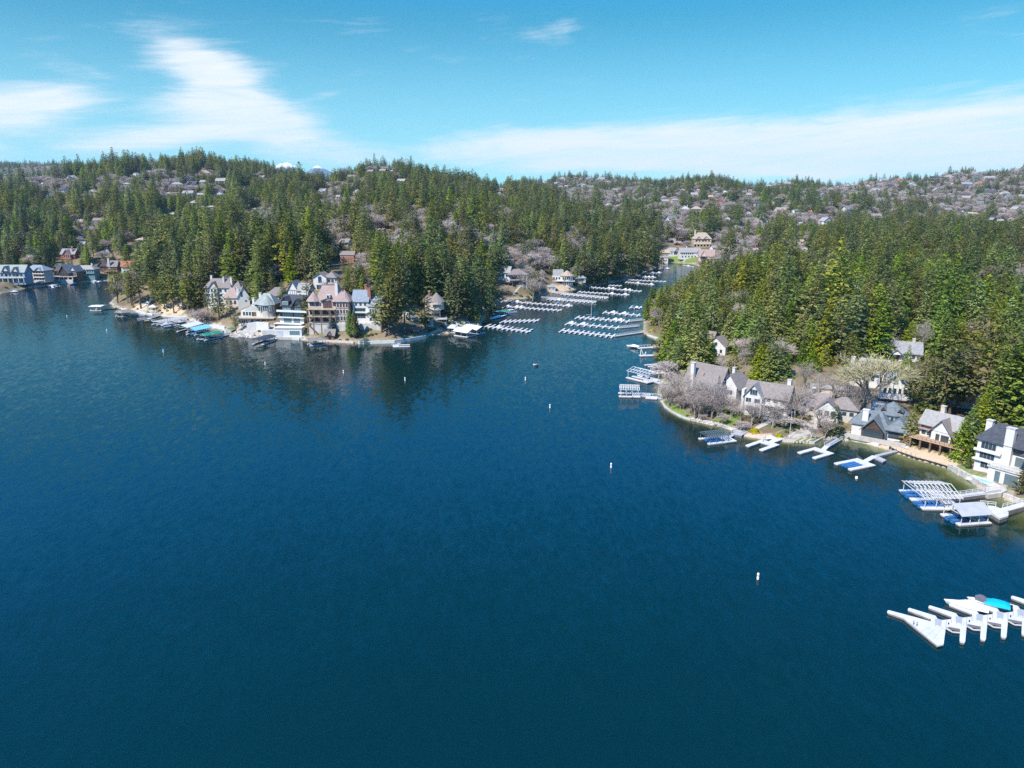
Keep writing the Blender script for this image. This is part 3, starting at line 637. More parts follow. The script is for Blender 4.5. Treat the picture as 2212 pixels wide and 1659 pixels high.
    for z in (6, 9.7, 13.3): h.part('beam', MB().box(4.6, 11.6, .26, .38, z - .1, z + .12), 'timber')
    h.part('stair', MB().bar((-10.5, -1.6, 3.8), (-5.5, -1.6, -1.4), .32), 'brown'); h.part('stair', MB().bar((-11, -1.4, 5), (-8.4, -1.4, 8.2), .2), 'timber'); h.done(.12)
    h = House('blue_roof_house', 'white lakefront house with pale blue grey roof and two red brick chimneys', 'house', 789, 700, -4, z=12)
    h.wall(-6.6, 2.2, 0, 9, -3, 9, 'white'); h.gable(-6.6, 2.2, 0, 9, 9, 5.4, 'x', 'roof_blue', 'white', .6); h.wall(2.2, 9, -.5, 9, -3, 6.4, 'white', 'wing'); h.gable(2.2, 9, -.5, 9, 6.4, 4.6, 'x', 'roof_blue', 'white', .6)
    h.chim(2.6, 2.2, 6, 15.6, 1.7, 'brick', cap='brick'); h.chim(-.4, 6.5, 12, 17.2, 1.3, 'brick', cap='brick'); h.wins(3, -6, 1.8, 6.3, 1.2, 1.6); h.win(-2.6, 3.2, 6, 1.7, -.02, fr='blue_grey_wall', mull=4); h.win(-2.6, -.6, 6, 2.2, -.02, mull=4); h.wins(3, 2.8, 7, 1, 1, 3.6, -.5); h.wins(2, 2.6, 6, -2, 1.3, 1.8, -.5)
    h.band(-6.8, 2.4, -1.3, 0, 2.4, 2.8); h.wall(-5, 10, -4.5, 0, -7, -3, 'concrete', 'retaining_wall'); h.done(.15)
    h = House('uphill_white_house', 'white house with brown roof and arched window alone above the pink roofed mansion', 'house', 702, 622, -4)
    h.wall(-7, 6.4, 0, 9, -3, 6.4, 'white'); h.gable(-6.5, 1.5, -1, 8, 6.6, 2.6, 'y', 'roof_brown', 'white'); h.wall(-6.5, 1.5, -1, 0, -3, 6.6, 'white', 'bay'); h.hip(0, 7, 0, 9, 6.4, 3.2, 'roof_brown'); h.hole(-2.5, 3.2, 2.2, 4, -1.02, 'glass', 'window', True); h.wins(2, 1.8, 6, 3.4, 1.6, 1.8); h.win(-2.5, -.6, 4.6, 2.6, -1, mull=3); h.deck(1.6, 6.8, -1.5, 0, 2.6, 'deckwood', 3); h.done(.25)
    h = House('boat_room', 'low white concrete boat room with five teal panes at the waterline', 'boathouse', 622, 730, -2, z=1.0)
    h.wall(-7, 8, 0, 6, -2, 5, 'white'); h.band(-8.5, 9, -1.8, 0, -2, .4, 'concrete', 'quay'); h.band(-7.4, 8.4, -.4, 6.4, 5, 5.4, 'white', 'roof_slab'); h.win(4, 1.4, 5.6, 2.2, 0, g='glass_teal', fr='white', mull=5); h.hole(-4.5, .5, 3.6, 3, -.02, 'greywall', 'door'); h.wall(-15, -7.2, 2, 6, -2, 3.4, 'concrete', 'side_wall'); h.done(0)
    h = House('lake_hut', 'little grey gabled hut at the water in front of the pink roofed mansion', 'hut', 712, 735, -6, z=1.2)
    h.wall(-2.6, 2.6, 0, 4, -1, 2.6, 'timber'); h.gable(-2.8, 2.8, 0, 4, 2.6, 2.6, 'x', 'roof_brown', 'timber', .5); h.gable(-1, 1.4, -.9, 2, 2.6, 1.7, 'y', 'roof_brown', 'timber', .3); h.hole(.2, 0, 1.4, 2, -.05, 'black', 'doorway'); h.done(0)
    h = House('round_house', 'cream house with rounded glazed balcony among shoreline pines', 'house', 938, 683, 14, z=13)
    h.wall(-5, 4, 1, 10, -7, 3.5, 'cream'); h.tower(2, 1.5, 4.4, -1.2, 3.4, 'cream', 12); h.cone(2, 2.5, 5.4, 3.4, 5.4, 'roof_brown', 12); h.hip(-6, 2, 2, 10, 3.5, 4, 'roof_brown'); h.chim(-2, 5, 4, 9.2, 1.1, 'brick'); h.win(1.6, .6, 5.2, 1.6, -2.9, fr='white', mull=5); h.deck(-3, 7, -5, 1, -6.4, 'concrete', 4, 'metal', zb=-10); h.win(1, -5.6, 4.6, 1.9, -.2 + 1.15, mull=3); h.done(.25)
    h = House('stone_terrace', 'shaded stone terrace wall with curved stair below the rounded balcony house', 'terrace', 918, 705, 10, z=5)
    h.wall(-11, 5, 0, 6, -4, 3.5, 'stone'); h.band(-11.2, 5.2, -.2, 0, 3.5, 4.4, 'concrete', 'parapet'); h.wall(-13, -9, 1, 4, 0, 7, 'white', 'side_wall'); h.hole(-4, .2, 9, 2.4, -.03, 'glass', 'glazing'); h.band(-8, -4.5, -1.5, -.2, 4.6, 4.8, 'cover_blue', 'umbrella'); h.done(.4)
    h = House('brick_lodge', 'long grey roofed lodge with red brown wall alone in the hillside forest', 'house', 750, 566, -2, sc=.62)
    h.wall(-7.6, 7.6, 0, 9, -4, 8, 'brick'); h.gable(-8.2, 8, 0, 9, 8, 3.6, 'x', 'roof_brown', 'brick', .8); h.band(-7.7, 7.7, -.2, 0, 5.6, 6, 'white', 'belt'); h.wins(4, -6, 6, 2.6, 1.3, 1.3, fr='cream'); h.done(.1)
    # houses across the far-left bay
    h = House('teal_house', 'pale teal house with wide grey green roof at left edge of bay', 'house', 22, 610, 4)
    h.wall(-18, 13, 0, 12, -2, 9, 'blue_grey_wall'); h.gable(-18, 13, 0, 12, 9, 5.5, 'x', 'roof_green', 'blue_grey_wall'); h.gable(-4, 1, -2, 7, 10, 4, 'y', 'roof_green', 'white'); h.gable(4, 9, -2, 7, 9.5, 3.6, 'y', 'roof_green', 'white'); h.wins(9, -17, 12, 5.2, 2, 2.2); h.wins(9, -17, 12, .6, 2, 2.4); h.deck(-18, 13.5, -2.8, 0, 4.2, 'white', 8, 'white', zb=0, pm='white'); h.done(0)
    h = House('blue_roofed_villa', 'cream lakefront villa with pale blue hipped roof, second from the left bay edge', 'house', 78, 606, -8)
    h.wall(-11, 9, 0, 11, -2, 9, 'cream'); h.hip(-11.5, 9.5, -.5, 12, 9, 4.6, 'roof_blue'); h.gable(1, 8, -1, 7, 9, 2.6, 'y', 'roof_blue', 'cream'); 
    for z in (.4, 3.6, 6.6): h.wins(4, -2, 8.8, z, 2.2, 2.0, g='glass'); h.win(-7, z, 3, 1.6, mull=2)
    h.band(-2, 9, -1.2, 0, 2.8, 3.1); h.band(-2, 9, -1.2, 0, 5.9, 6.2); h.band(-9, 9, -5, -1, -2, .2, 'concrete', 'patio'); h.done(0)
    h = House('timber_gable_house', 'brown timber house with big dark front gable and grey roofs on bay', 'house', 140, 604, -4)
    h.wall(-11, 11, 2, 12, -2, 8, 'timber'); h.gable(-11, -2, -1, 12, 8, 5, 'y', 'roof_grey', 'timber', 1); h.gable(-3, 6, -2.5, 10, 7.4, 6, 'y', 'roof_grey', 'darkwood', 1); h.gable(5, 11, 1, 12, 8, 4.4, 'y', 'roof_grey', 'greywall'); h.wall(-3, 6, -2.4, 2, 3.5, 7.4, 'darkwood', 'loggia'); h.wins(3, -2.6, 5.6, 4, 2.2, 2.6, -2.4, fr='timber'); h.wins(3, -10.5, -4, 4, 1.6, 2.4, 2); h.wins(2, 6.4, 10.6, 4, 1.5, 2.4, 2)
    h.deck(-11, 11.5, -5, 2, 3.2, 'stone', 6, 'timber', zb=-2, pm='stone', pr=.35); h.wall(-12, 12, -6, -4.6, -3, .6, 'stone', 'terrace_wall'); h.done(0)
    h = House('green_gambrel_house', 'teal and white house with rounded gambrel gable, right of brown timber house', 'house', 189, 602, 2)
    h.wall(-8, 2, 1, 10, -2, 8.4, 'white'); h.gable(-8, 2, 1, 10, 8.4, 3.6, 'x', 'roof_pale', 'white'); h.wall(.5, 8, -1.5, 9, -2, 9, 'teal'); h.hip(.5, 8, -1.5, 9, 9, 3.4, 'roof_pale', inset=3.6); h.wins(3, 1, 7.6, 6.2, 1.3, 2, -1.5); h.wins(3, 1, 7.6, 2.4, 1.3, 2.2, -1.5); h.wins(2, -7, -.5, 4.6, 1.6, 1.6, 1); h.wins(2, -7, -.5, .6, 1.6, 1.9, 1); h.chim(4, 4, 10, 14, 1.2); h.band(.3, 8.3, -2.6, -1.5, 4.9, 5.2, 'teal'); h.done(0)
    h = House('log_house', 'dark brown log house with stone chimney half hidden by cypresses on bay', 'house', 233, 590, 6)
    h.wall(-9, 9, 0, 10, -3, 6.6, 'brown'); h.gable(-9, 0, -1, 10, 6.6, 4.8, 'y', 'roof_brown', 'brown'); h.gable(0, 9, 0, 10, 6.6, 5, 'x', 'roof_brown', 'brown'); h.chim(2, .6, 4, 14, 1.7, 'stone'); h.deck(-2, 10, -3.4, 0, 2.2, 'deckwood', 4, 'brown'); h.wins(4, -8, 8, 3.2, 1.6, 1.8, fr='tan'); h.done(.15)
    h = House('red_house', 'red house with grey cross gabled roof on slope above the bay', 'house', 146, 560, -4)
    h.wall(-7.4, 7.4, 1, 10, -3, 5.4, 'redwall'); h.gable(-7.4, 7.4, 1, 10, 5.4, 4.6, 'x', 'roof_grey', 'redwall'); h.gable(-3.4, 4.4, -1.6, 7, 4.8, 4.6, 'y', 'roof_grey', 'redwall'); h.wall(-3.4, 4.4, -1.6, 1, -3, 4.8, 'redwall', 'bay'); h.wins(3, -2.8, 3.8, 2.2, 1.5, 2.8, -1.6); h.chim(4.6, 3, 6, 12, 1.2, 'brick'); h.deck(-5, 6.4, -4, -1.6, .6, 'deckwood', 4, 'redwall'); h.done(.1)
    h = House('red_roofed_cottage', 'small white cottage with orange red roof right of the log house', 'house', 275, 587, 12)
    h.wall(-5, 5, 0, 7, -3, 5.6, 'white'); h.gable(-5, 5, 0, 7, 5.6, 4, 'x', 'roof_red', 'white'); h.wins(3, -4.4, 4.4, 2.8, 1.4, 1.6); h.wins(2, -4, 3, -.8, 1.4, 1.8); h.done(.1)
    # marina cove and channel
    h = House('pale_roofed_house', 'white house with pinkish white roof over dark lower deck beside marina cove', 'house', 1087, 607, -10)
    h.wall(-5, 5, 0, 9, -2, 7, 'white'); h.gable(-5.4, 5.4, 0, 9, 7, 4.2, 'x', 'roof_pale', 'white'); h.wins(3, -4.4, 4.4, 3.4, 1.7, 2); h.deck(-5, 9, -5, 0, -.6, 'darkwood', 5, 'darkwood', zb=-7); h.wall(-4, 8, -3, 0, -6, -1, 'darkwood', 'lower_wall'); h.done(.1)
    h = House('grey_hipped_house', 'white house with square grey hipped roof and stacked balconies beside marina cove', 'house', 1119, 617, 14)
    h.wall(-7, 7, 0, 10, -3, 9, 'greywall'); h.wall(3.4, 7.6, -1, 6, -3, 9.6, 'white', 'side_wall'); h.hip(-8, 7.8, -1, 10, 9, 4, 'roof_brown'); h.win(-2, 5.4, 6, 2.2, 0, mull=3); h.win(-2, .8, 5, 2.4, 0, mull=3); h.wins(1, 4, 7, 5.4, 2, 2.2, -1); h.wins(1, 4, 7, .8, 2, 2.2, -1); h.band(-7, 3.4, -1.6, 0, 3.8, 4.3, 'darkwood'); h.done(.05)
    h = House('turret_house', 'white house with tan eight sided turret roof and arcaded deck by the marina', 'house', 1221, 614, 0)
    h.wall(-11, 6, 2, 10, -2, 7, 'white'); h.tower(1.5, 1.6, 5.4, -2, 7.4, 'white', 8); h.cone(1.5, 1.6, 6.4, 7.4, 4.6, 'roof_tan', 8); h.gable(-10, -2, 3, 11, 7, 5, 'x', 'roof_grey', 'white'); h.wins(5, -3, 6, 4.4, 1.2, 2.2, -3.7); h.wins(5, -3, 6, 0, 1.2, 2.2, -3.7); h.band(-12, 8, -4.6, 2, 2.9, 3.3); h.wall(7, 18, 3, 9, 1, 5, 'greywall', 'wing'); h.win(12, 2, 8, 2, 3, mull=4); h.hip(7, 18, 3, 9, 5, 2.4, 'roof_grey'); h.wins(3, -11, -4, 4, 1.3, 2, 2); h.done(.1)
    h = House('shore_shed', 'little grey shed on the bank left of the white turret house', 'shed', 1191, 627, 0)
    h.wall(-3.4, 3.4, 0, 4, -1, 2.6, 'greywall'); h.gable(-3.4, 3.4, 0, 4, 2.6, 1.3, 'x', 'roof_grey', 'greywall', .4); h.wins(2, -3, 3, .8, .9, .9); h.done(0)
    h = House('tan_hipped_house', 'large tan house with tall hipped roof and arcade above head of channel', 'house', 1518, 531, 0)
    h.wall(-12, 11, 0, 13, -2, 9, 'tan'); h.hip(-12, 11, 0, 13, 9, 8, 'roof_tan', inset=7); h.gable(-9, -3, -1.2, 8, 9, 3.4, 'y', 'roof_tan', 'cream'); h.gable(0, 7, -1.2, 8, 9, 3.4, 'y', 'roof_tan', 'cream'); h.wins(5, -11, 10, 5.4, 2.2, 2.4); h.deck(-13, 12, -4, 0, 2.4, 'tan', 7, 'white', zb=-5, pm='tan', pr=.5); h.wall(-11, 11, -.3, 0, -4, 2, 'brown', 'base_wall'); h.chim(-9, 9, 10, 20, 1.3, 'white'); h.done(0)
    h = House('channel_end_house', 'white house with cream hip roof at channel head, left of paired lawns', 'house', 1454, 554, 2)
    h.wall(-9, 8, 0, 10, -2, 6.4, 'white'); h.hip(-9.4, 8.4, 0, 10, 6.4, 4.4, 'roof_pale'); h.gable(1, 7, -1.5, 7, 6.4, 3, 'y', 'roof_pale', 'white'); h.wins(3, .5, 7.5, 2.4, 1.5, 2.6, -.1); h.wins(3, -8.5, -.5, 2.8, 1.4, 1.6); h.done(0)
    h = House('twin_gabled_house', 'long white house with pale grey roof and four gables above the channel lawn', 'house', 1493, 557, 4)
    h.wall(-14, 12, 0, 10, -2, 7, 'white'); h.gable(-14, 12, 0, 10, 7, 5, 'x', 'roof_pale', 'white'); h.wins(6, -13, 3, 4.2, 1.4, 1.7); h.wins(6, -13, 11, .6, 1.6, 2); h.gable(6, 12, -2, 8, 6.4, 4, 'y', 'roof_pale', 'white'); h.wall(6, 12, -2, 0, -2, 6.4, 'white', 'bay'); h.chim(-5, 5, 8, 14, 1.1); h.win(9, 2.6, 3, 2, -2, mull=2); h.done(0)
    h = House('tudor_house', 'pinkish steep gabled house right of the long white house at channel head', 'house', 1526, 561, -12)
    h.wall(-9, 9, 0, 9, -2, 4.6, 'pink_tan'); h.gable(-9, 9, 0, 9, 4.6, 7, 'x', 'roof_pink', 'pink_tan'); h.gable(-7, 0, -2.5, 6, 4, 6.4, 'y', 'roof_pink', 'pink_tan'); h.win(-3.5, 1, 2.6, 3, -.02, fr='brown', mull=2); h.done(.1)
    h = House('slope_house', 'narrow white stepped house by tall pines at left bank of channel end', 'house', 1434, 566, -6)
    h.wall(-5, 5, 0, 8, -2, 6, 'white'); h.wall(-3, 6, 5, 12, 3, 11, 'cream', 'upper_wall'); h.gable(-4, 7, 4, 12, 11, 3, 'x', 'roof_tan', 'cream'); h.gable(-5, 5, 0, 6, 6, 2.6, 'x', 'roof_pale', 'white'); h.wins(3, -4, 4, 1, 1.4, 1.8); h.done(0)

def right_houses():
    h = House('steep_roofed_house', 'big stone house with steep grey brown roof and tall white chimney on left slope', 'house', 1518, 872, -50, z=5, sc=.82)
    h.wall(-10, 8, 0, 9, -3, 6.6, 'white'); h.gable(-10, 8, 0, 9, 6.6, 7.4, 'x', 'roof_brown', 'white', .9); h.hip(-2, 8.6, -3.4, 6, 5.6, 5.4, 'roof_brown', inset=3); h.wall(-2, 8, -3, 0, -3, 5.6, 'cream', 'bay'); h.wins(3, -1.4, 7.4, 2.2, 1.2, 2.4, -3, fr='tan'); h.wins(3, -1.4, 7.4, -1.6, 1.2, 1.8, -3)
    h.wall(6, 14, 4, 12, -2, 6, 'white', 'wing'); h.gable(6, 15, 4, 12, 6, 5.6, 'y', 'roof_brown', 'white'); h.win(10, 2.6, 4, 2, 4, mull=3)
    h.chim(-6, -.4, -3, 14.5, 1.7, 'white', 1.4); h.chim(9, 9, 8, 13.6, 1.3, 'white'); h.wins(2, -9.4, -7, 2.6, 1, 1.6, 0); h.deck(-11, -2.2, -3, 0, 1.2, 'deckwood', 4, 'white', zb=-3)
    for x in (-1, 3.4): h.gable(x - .9, x + .9, 1.4, 5, 8.6, 1.5, 'y', 'roof_brown', 'white', .25); h.wall(x - .9, x + .9, 1.4, 4, 7.4, 8.6, 'white', 'dormer')
    h.done(.35)
    h = House('long_white_chalet', 'long white chalet with grey brown roof and glazed front gable behind bare trees', 'house', 1652, 896, -36, z=4.4, sc=.76)
    h.wall(-9.4, 9.6, 0, 8.5, -3, 7.2, 'white'); h.gable(-9.4, 9.6, 0, 8.5, 7.2, 5, 'x', 'roof_brown', 'white', .9); h.gable(-9, -1.2, -2.4, 6, 6.8, 5.2, 'y', 'roof_grey', 'white', .8); h.wall(-9, -1.2, -2.4, 0, -3, 6.8, 'white', 'front_wing')
    h.win(-5.1, 7.2, 3.2, 2.4, -2.4, fr='greywall', mull=3); h.win(-7.2, 3.6, 2.4, 1.9, -2.4, mull=2); h.win(-3.2, 3.6, 2.6, 1.9, -2.4, mull=2); h.win(-5, -.6, 6, 2.4, -2.4, fr='greywall', mull=5); h.wins(3, -.6, 9, 4.4, 1.8, 1.9, g='glass'); h.win(4, .2, 8, 2.4, -.05, fr='greywall', mull=6)
    h.band(-1.2, 9.8, -1.8, 0, 2.9, 3.3); h.chim(8.2, 5, 8, 14.6, 1.6, 'white'); h.deck(-1, 9.8, -4.4, -1.8, -.7, 'greywall', 5, 'dark_metal', zb=-3.4); h.wall(-10.6, -9.4, -2.4, 6, -2, 9, 'white', 'end_wall'); h.done(.3)
    h = House('brown_cottage', 'low cottage with mauve brown shingle roofs deep among bare garden trees', 'house', 1786, 905, -30, z=4, sc=.9)
    h.wall(-10, 10, 0, 8, -2, 3.4, 'cream'); h.gable(-10, 0, 0, 8, 3.4, 3.8, 'x', 'roof_brown', 'cream'); h.hip(0, 10, 0, 8, 3.4, 3.6, 'roof_brown'); h.gable(-4, 4, -3, 5, 3.0, 3.6, 'y', 'roof_brown', 'white'); h.wall(-4, 4, -3, 0, -2, 3, 'white', 'bay'); h.wins(3, -3.4, 3.4, .6, 1.6, 2, -3); h.chim(-6, 4, 5, 9, 1.2, 'dark_metal'); h.wins(2, 4.5, 9.5, .8, 1.5, 1.5); h.wins(2, -9.5, -4.5, .8, 1.5, 1.5); h.done(.4)
    h = House('slate_lake_house', 'slate grey multi roofed lake house with dark glazed front gable and white chimney', 'house', 1893, 947, -38, z=1.8, sc=.9)
    h.wall(-8.5, 9, 0, 9, -1, 3.6, 'white'); h.hip(-9, 3, 0, 11, 3.6, 4.2, 'roof_slate', inset=4); h.gable(-4.5, 2.5, -2.6, 7, 3.0, 4.0, 'y', 'roof_slate', 'darkwood', .8); h.wall(-4.3, 2.3, -2.4, 0, -1, 3, 'darkwood', 'glazed_wing'); h.win(-1, .3, 5.6, 2.4, -2.4, fr='darkwood', mull=5); h.win(-1, 3.3, 3.2, 1.6, -2.4, fr='darkwood', mull=3)
    h.hip(2.5, 10, -.6, 12, 3.4, 3.6, 'roof_slate', inset=3.4); h.win(6, .4, 4.6, 2.1, -.04, fr='darkwood', mull=4); h.tower(2, 12, 5, 2, 6.6, 'white', 10); h.cone(2, 12, 6, 6.6, 4.0, 'roof_slate', 10); h.gable(-1, .6, 7.6, 11, 8, 1.2, 'y', 'roof_slate', 'darkwood', .2); h.gable(4.4, 6, 8, 11, 8, 1.2, 'y', 'roof_slate', 'darkwood', .2); h.wins(2, 0, 4, 4.2, 1.1, 1.6, 7.1)
    h.chim(-4.6, 1.4, 2, 8.6, 1.9, 'white', 1.2, 'white'); h.band(-9.5, 10, -4.8, -2.8, -1.2, .1, 'path', 'patio'); h.done(.05)
    h = House('red_brown_chalet', 'red brown chalet with pale shingle roof and railed deck on tall posts', 'house', 2032, 972, -56, z=4.8, sc=.78)
    h.wall(-9, 8.4, 1, 9, -5, 5.6, 'redwall'); h.wall(-9.1, 8.5, .86, 4, -.1, 2.7, 'white', 'lower_wall'); h.gable(-9, 8.4, 1, 9, 5.4, 4.0, 'x', 'roof_pale', 'redwall', 1.0); h.gable(-4, 3.6, -1.4, 6, 3.6, 4.8, 'y', 'roof_brown', 'white', 1.0); h.wall(-3.8, 3.4, -1.2, 1, 0, 3.7, 'white', 'gable_wing'); h.band(-9.4, -4, -.4, 1, 2.7, 3.0, 'roof_pale', 'lower_roof'); h.band(3.8, 9, -.4, 1, 2.7, 3.0, 'roof_pale', 'lower_roof')
    h.win(-.9, 4.2, 1.7, 2.3, -1.25, fr='brown'); h.win(1.2, 4.2, 1.5, 1.7, -1.25, fr='brown'); h.win(-1.4, .3, 1.1, 2.1, -1.25, fr='brown'); h.win(1.3, .2, 2.6, 2.2, -1.25, fr='brown', mull=3); h.wins(2, -8.6, -4.6, .5, 1.5, 1.7, .86); h.wins(2, 4.4, 8, .5, 1.5, 1.7, .86, fr='brown'); h.win(-6.4, 3.9, 2.2, 1.1, 1, mull=3); h.win(6, 3.9, 2, 1.1, 1, fr='tan', mull=2); h.chim(-3.6, 5.5, 7, 12, 1.5, 'pink_tan')
    h.deck(-10, 9.6, -5, 1, -.05, 'deckwood', 6, 'brown', zb=-6, pm='timber', pr=.3); h.wall(-8, 8, 2, 3, -6, -1, 'darkwood', 'base_wall'); h.part('stair', MB().bar((-10.4, -2, -.2), (-13.6, -4.4, -4.6), .5), 'brown'); h.done(.05)
    h = House('dark_roofed_mansion', 'white stucco mansion with dark hipped roof, fat chimneys and arcaded terrace', 'house', 2160, 1036, -58, z=2.2, sc=.8)
    h.wall(-10, -2, 3, 14, -2, 10.4, 'white'); h.wall(-2, 14, 4, 14, -2, 10.4, 'white', 'main_wall'); h.hip(-10.4, 14, 3, 15, 10.4, 5.6, 'roof_dark', inset=4); h.hip(6, 16, -2, 8, 10, 3.6, 'roof_dark')
    h.win(-6.4, 7.4, 4.6, 2.2, 3, fr='greywall', mull=4); h.win(-6.4, 3.9, 4.6, 2.2, 3, fr='greywall', mull=4); h.win(-6.6, .6, 2.6, 2, 3, fr='greywall', mull=2); h.band(-10.6, -2, 2, 3, 6.3, 7.0); h.band(-10.6, -2, 2, 3, 2.9, 3.5)
    h.chim(-.4, 3.2, -2, 16.6, 2.6, 'white', 1.8); h.chim(-9.6, 9, 9, 16, 2, 'white', 1.8); h.chim(3.2, 10, 13, 17, 2, 'white', 1.4, 'roof_dark')
    h.wall(-3, 13, -2.6, 4, -2, 3.4, 'white', 'arcade'); h.band(-3.4, 13.4, -3, 4, 3.4, 3.7, 'concrete', 'terrace')
    for x, w in ((0, 1.6), (4.2, 4), (8.4, 1.7), (11.4, 1.5)): h.hole(x, -1.2, w, 3.8, -2.62, 'dark_metal', 'shutter')
    r = MB(); r.box(-3.3, 13.3, -2.9, -2.75, 4.5, 4.65)
    for i in range(15): r.box(-3.3 + i * 1.18, -3.1 + i * 1.18, -2.92, -2.74, 3.7, 4.5)
    h.part('balustrade', r, 'white'); h.hole(4.4, 3.8, 5, 3.2, 3.96, 'dark_metal', 'shutter'); h.win(4.2, 7.6, 6.4, 2.2, 4, g='glass', fr='darkwood', mull=5); h.gable(5, 8, 3, 8, 11.6, 1.5, 'y', 'roof_dark', 'white', .3); h.wall(5, 8, 3, 6, 10.2, 11.6, 'white', 'dormer'); h.win(6.5, 10.5, 1.4, .9, 3, mull=2); h.win(11, 3.6, 3, 5, -2.02 + 6, g='glass', fr='white', mull=3); h.done(.05)
    h = House('pale_roofed_hall', 'wide pale hip roofed house behind yellowish bare willow', 'house', 1882, 838, -30, z=7, sc=.85)
    h.wall(-9, 9, 0, 10, -2, 4.5, 'white'); h.hip(-9.5, 9.5, -.5, 11, 4.5, 6.0, 'roof_pale', inset=4.4); h.chim(-9, 5, 4, 10.4, 1.6, 'white'); h.wins(5, -8.5, 8.5, 1.2, 1.6, 1.9); h.gable(4, 9, -2.5, 5, 3.6, 3.4, 'y', 'roof_pale', 'white'); h.done(.4)
    h = House('white_gabled_chalet', 'white chalet with blue grey roof and green glazed peak above dark balcony', 'house', 1930, 866, -24, z=6)
    h.wall(-4.4, 4.4, 0, 9, -4, 4.6, 'white'); h.gable(-4.4, 4.4, 0, 9, 4.6, 4.2, 'y', 'roof_blue', 'white', 1.2); h.win(0, 5, 1.4, 2.2, 0, g='glass_teal'); h.wins(5, -4, 4, 1.6, .9, 1.9); h.deck(-5.4, 5.4, -2.4, 0, .2, 'white', 0, 'white'); h.part('balcony_shade', MB().box(-5.2, 5.2, -2.2, 0, -.75, -.1), 'darkwood'); h.chim(-4.6, 3.4, 3, 9.6, 1.3, 'pink_tan'); h.wall(-7, 4.4, -5, -2.4, -5, -2.6, 'concrete', 'garage_wall'); h.done(.15)  # balcony_shade: solid dark box standing in for the shade under the deck
    h = House('grey_gabled_house', 'grey roofed white house among bare oaks high on right slope', 'house', 1947, 780, -20, sc=.85)
    h.wall(-8, 8, 0, 8, -2, 5, 'white'); h.gable(-8.4, 8.4, 0, 8, 5, 4.4, 'x', 'roof_grey', 'white', 1); h.gable(-6, 0, -2.4, 5, 3.6, 2.6, 'y', 'roof_grey', 'white'); h.chim(5, 4, 7, 11, 1.3, 'cream'); h.wins(4, -7, 7, 1.6, 1.5, 1.7); h.hole(-3, -1, 3.4, 2.6, -.04, 'brown', 'garage_door'); h.done(.2)
    h = House('hidden_white_house', 'white steep gabled house peeping between cedars above the marina shore', 'house', 1545, 768, -40, sc=.8)
    h.wall(-6, 6, 0, 8, -2, 6, 'white'); h.gable(-6, 6, 0, 8, 6, 5, 'y', 'roof_brown', 'white'); h.wins(3, -5, 5, 2, 1.4, 2); h.win(0, 6, 1.6, 2); h.done(.4)
    h = House('grey_ridge_house', 'low house with long pale grey roof tucked behind cedars near marina shore', 'house', 1510, 745, -40)
    h.wall(-7, 7, 0, 7, -2, 3.6, 'white'); h.gable(-7, 7, 0, 7, 3.6, 3.4, 'x', 'roof_brown', 'white'); h.wins(4, -6, 6, 1, 1.2, 1.4); h.done(.4)
    h = House('edge_white_house', 'white sunlit house mostly hidden behind dark pine near right edge', 'house', 2080, 882, -40, sc=.8)
    h.wall(-6, 6, 0, 7, -2, 7, 'white'); h.gable(-6, 6, 0, 7, 7, 3, 'x', 'roof_pale', 'white'); h.wins(3, -5, 5, 3.6, 1.4, 1.7); h.done(.4)
    h = House('garden_shed', 'long low pale roofed shed behind the long white chalet', 'shed', 1788, 852, -28)
    h.wall(-6, 6, 0, 3, -1, 2.2, 'pink_tan'); h.gable(-6, 6, 0, 3, 2.2, .9, 'x', 'roof_pale', 'pink_tan', .4); h.done(.2)
left_houses(); right_houses()
NOTABLE = len(HOUSES)

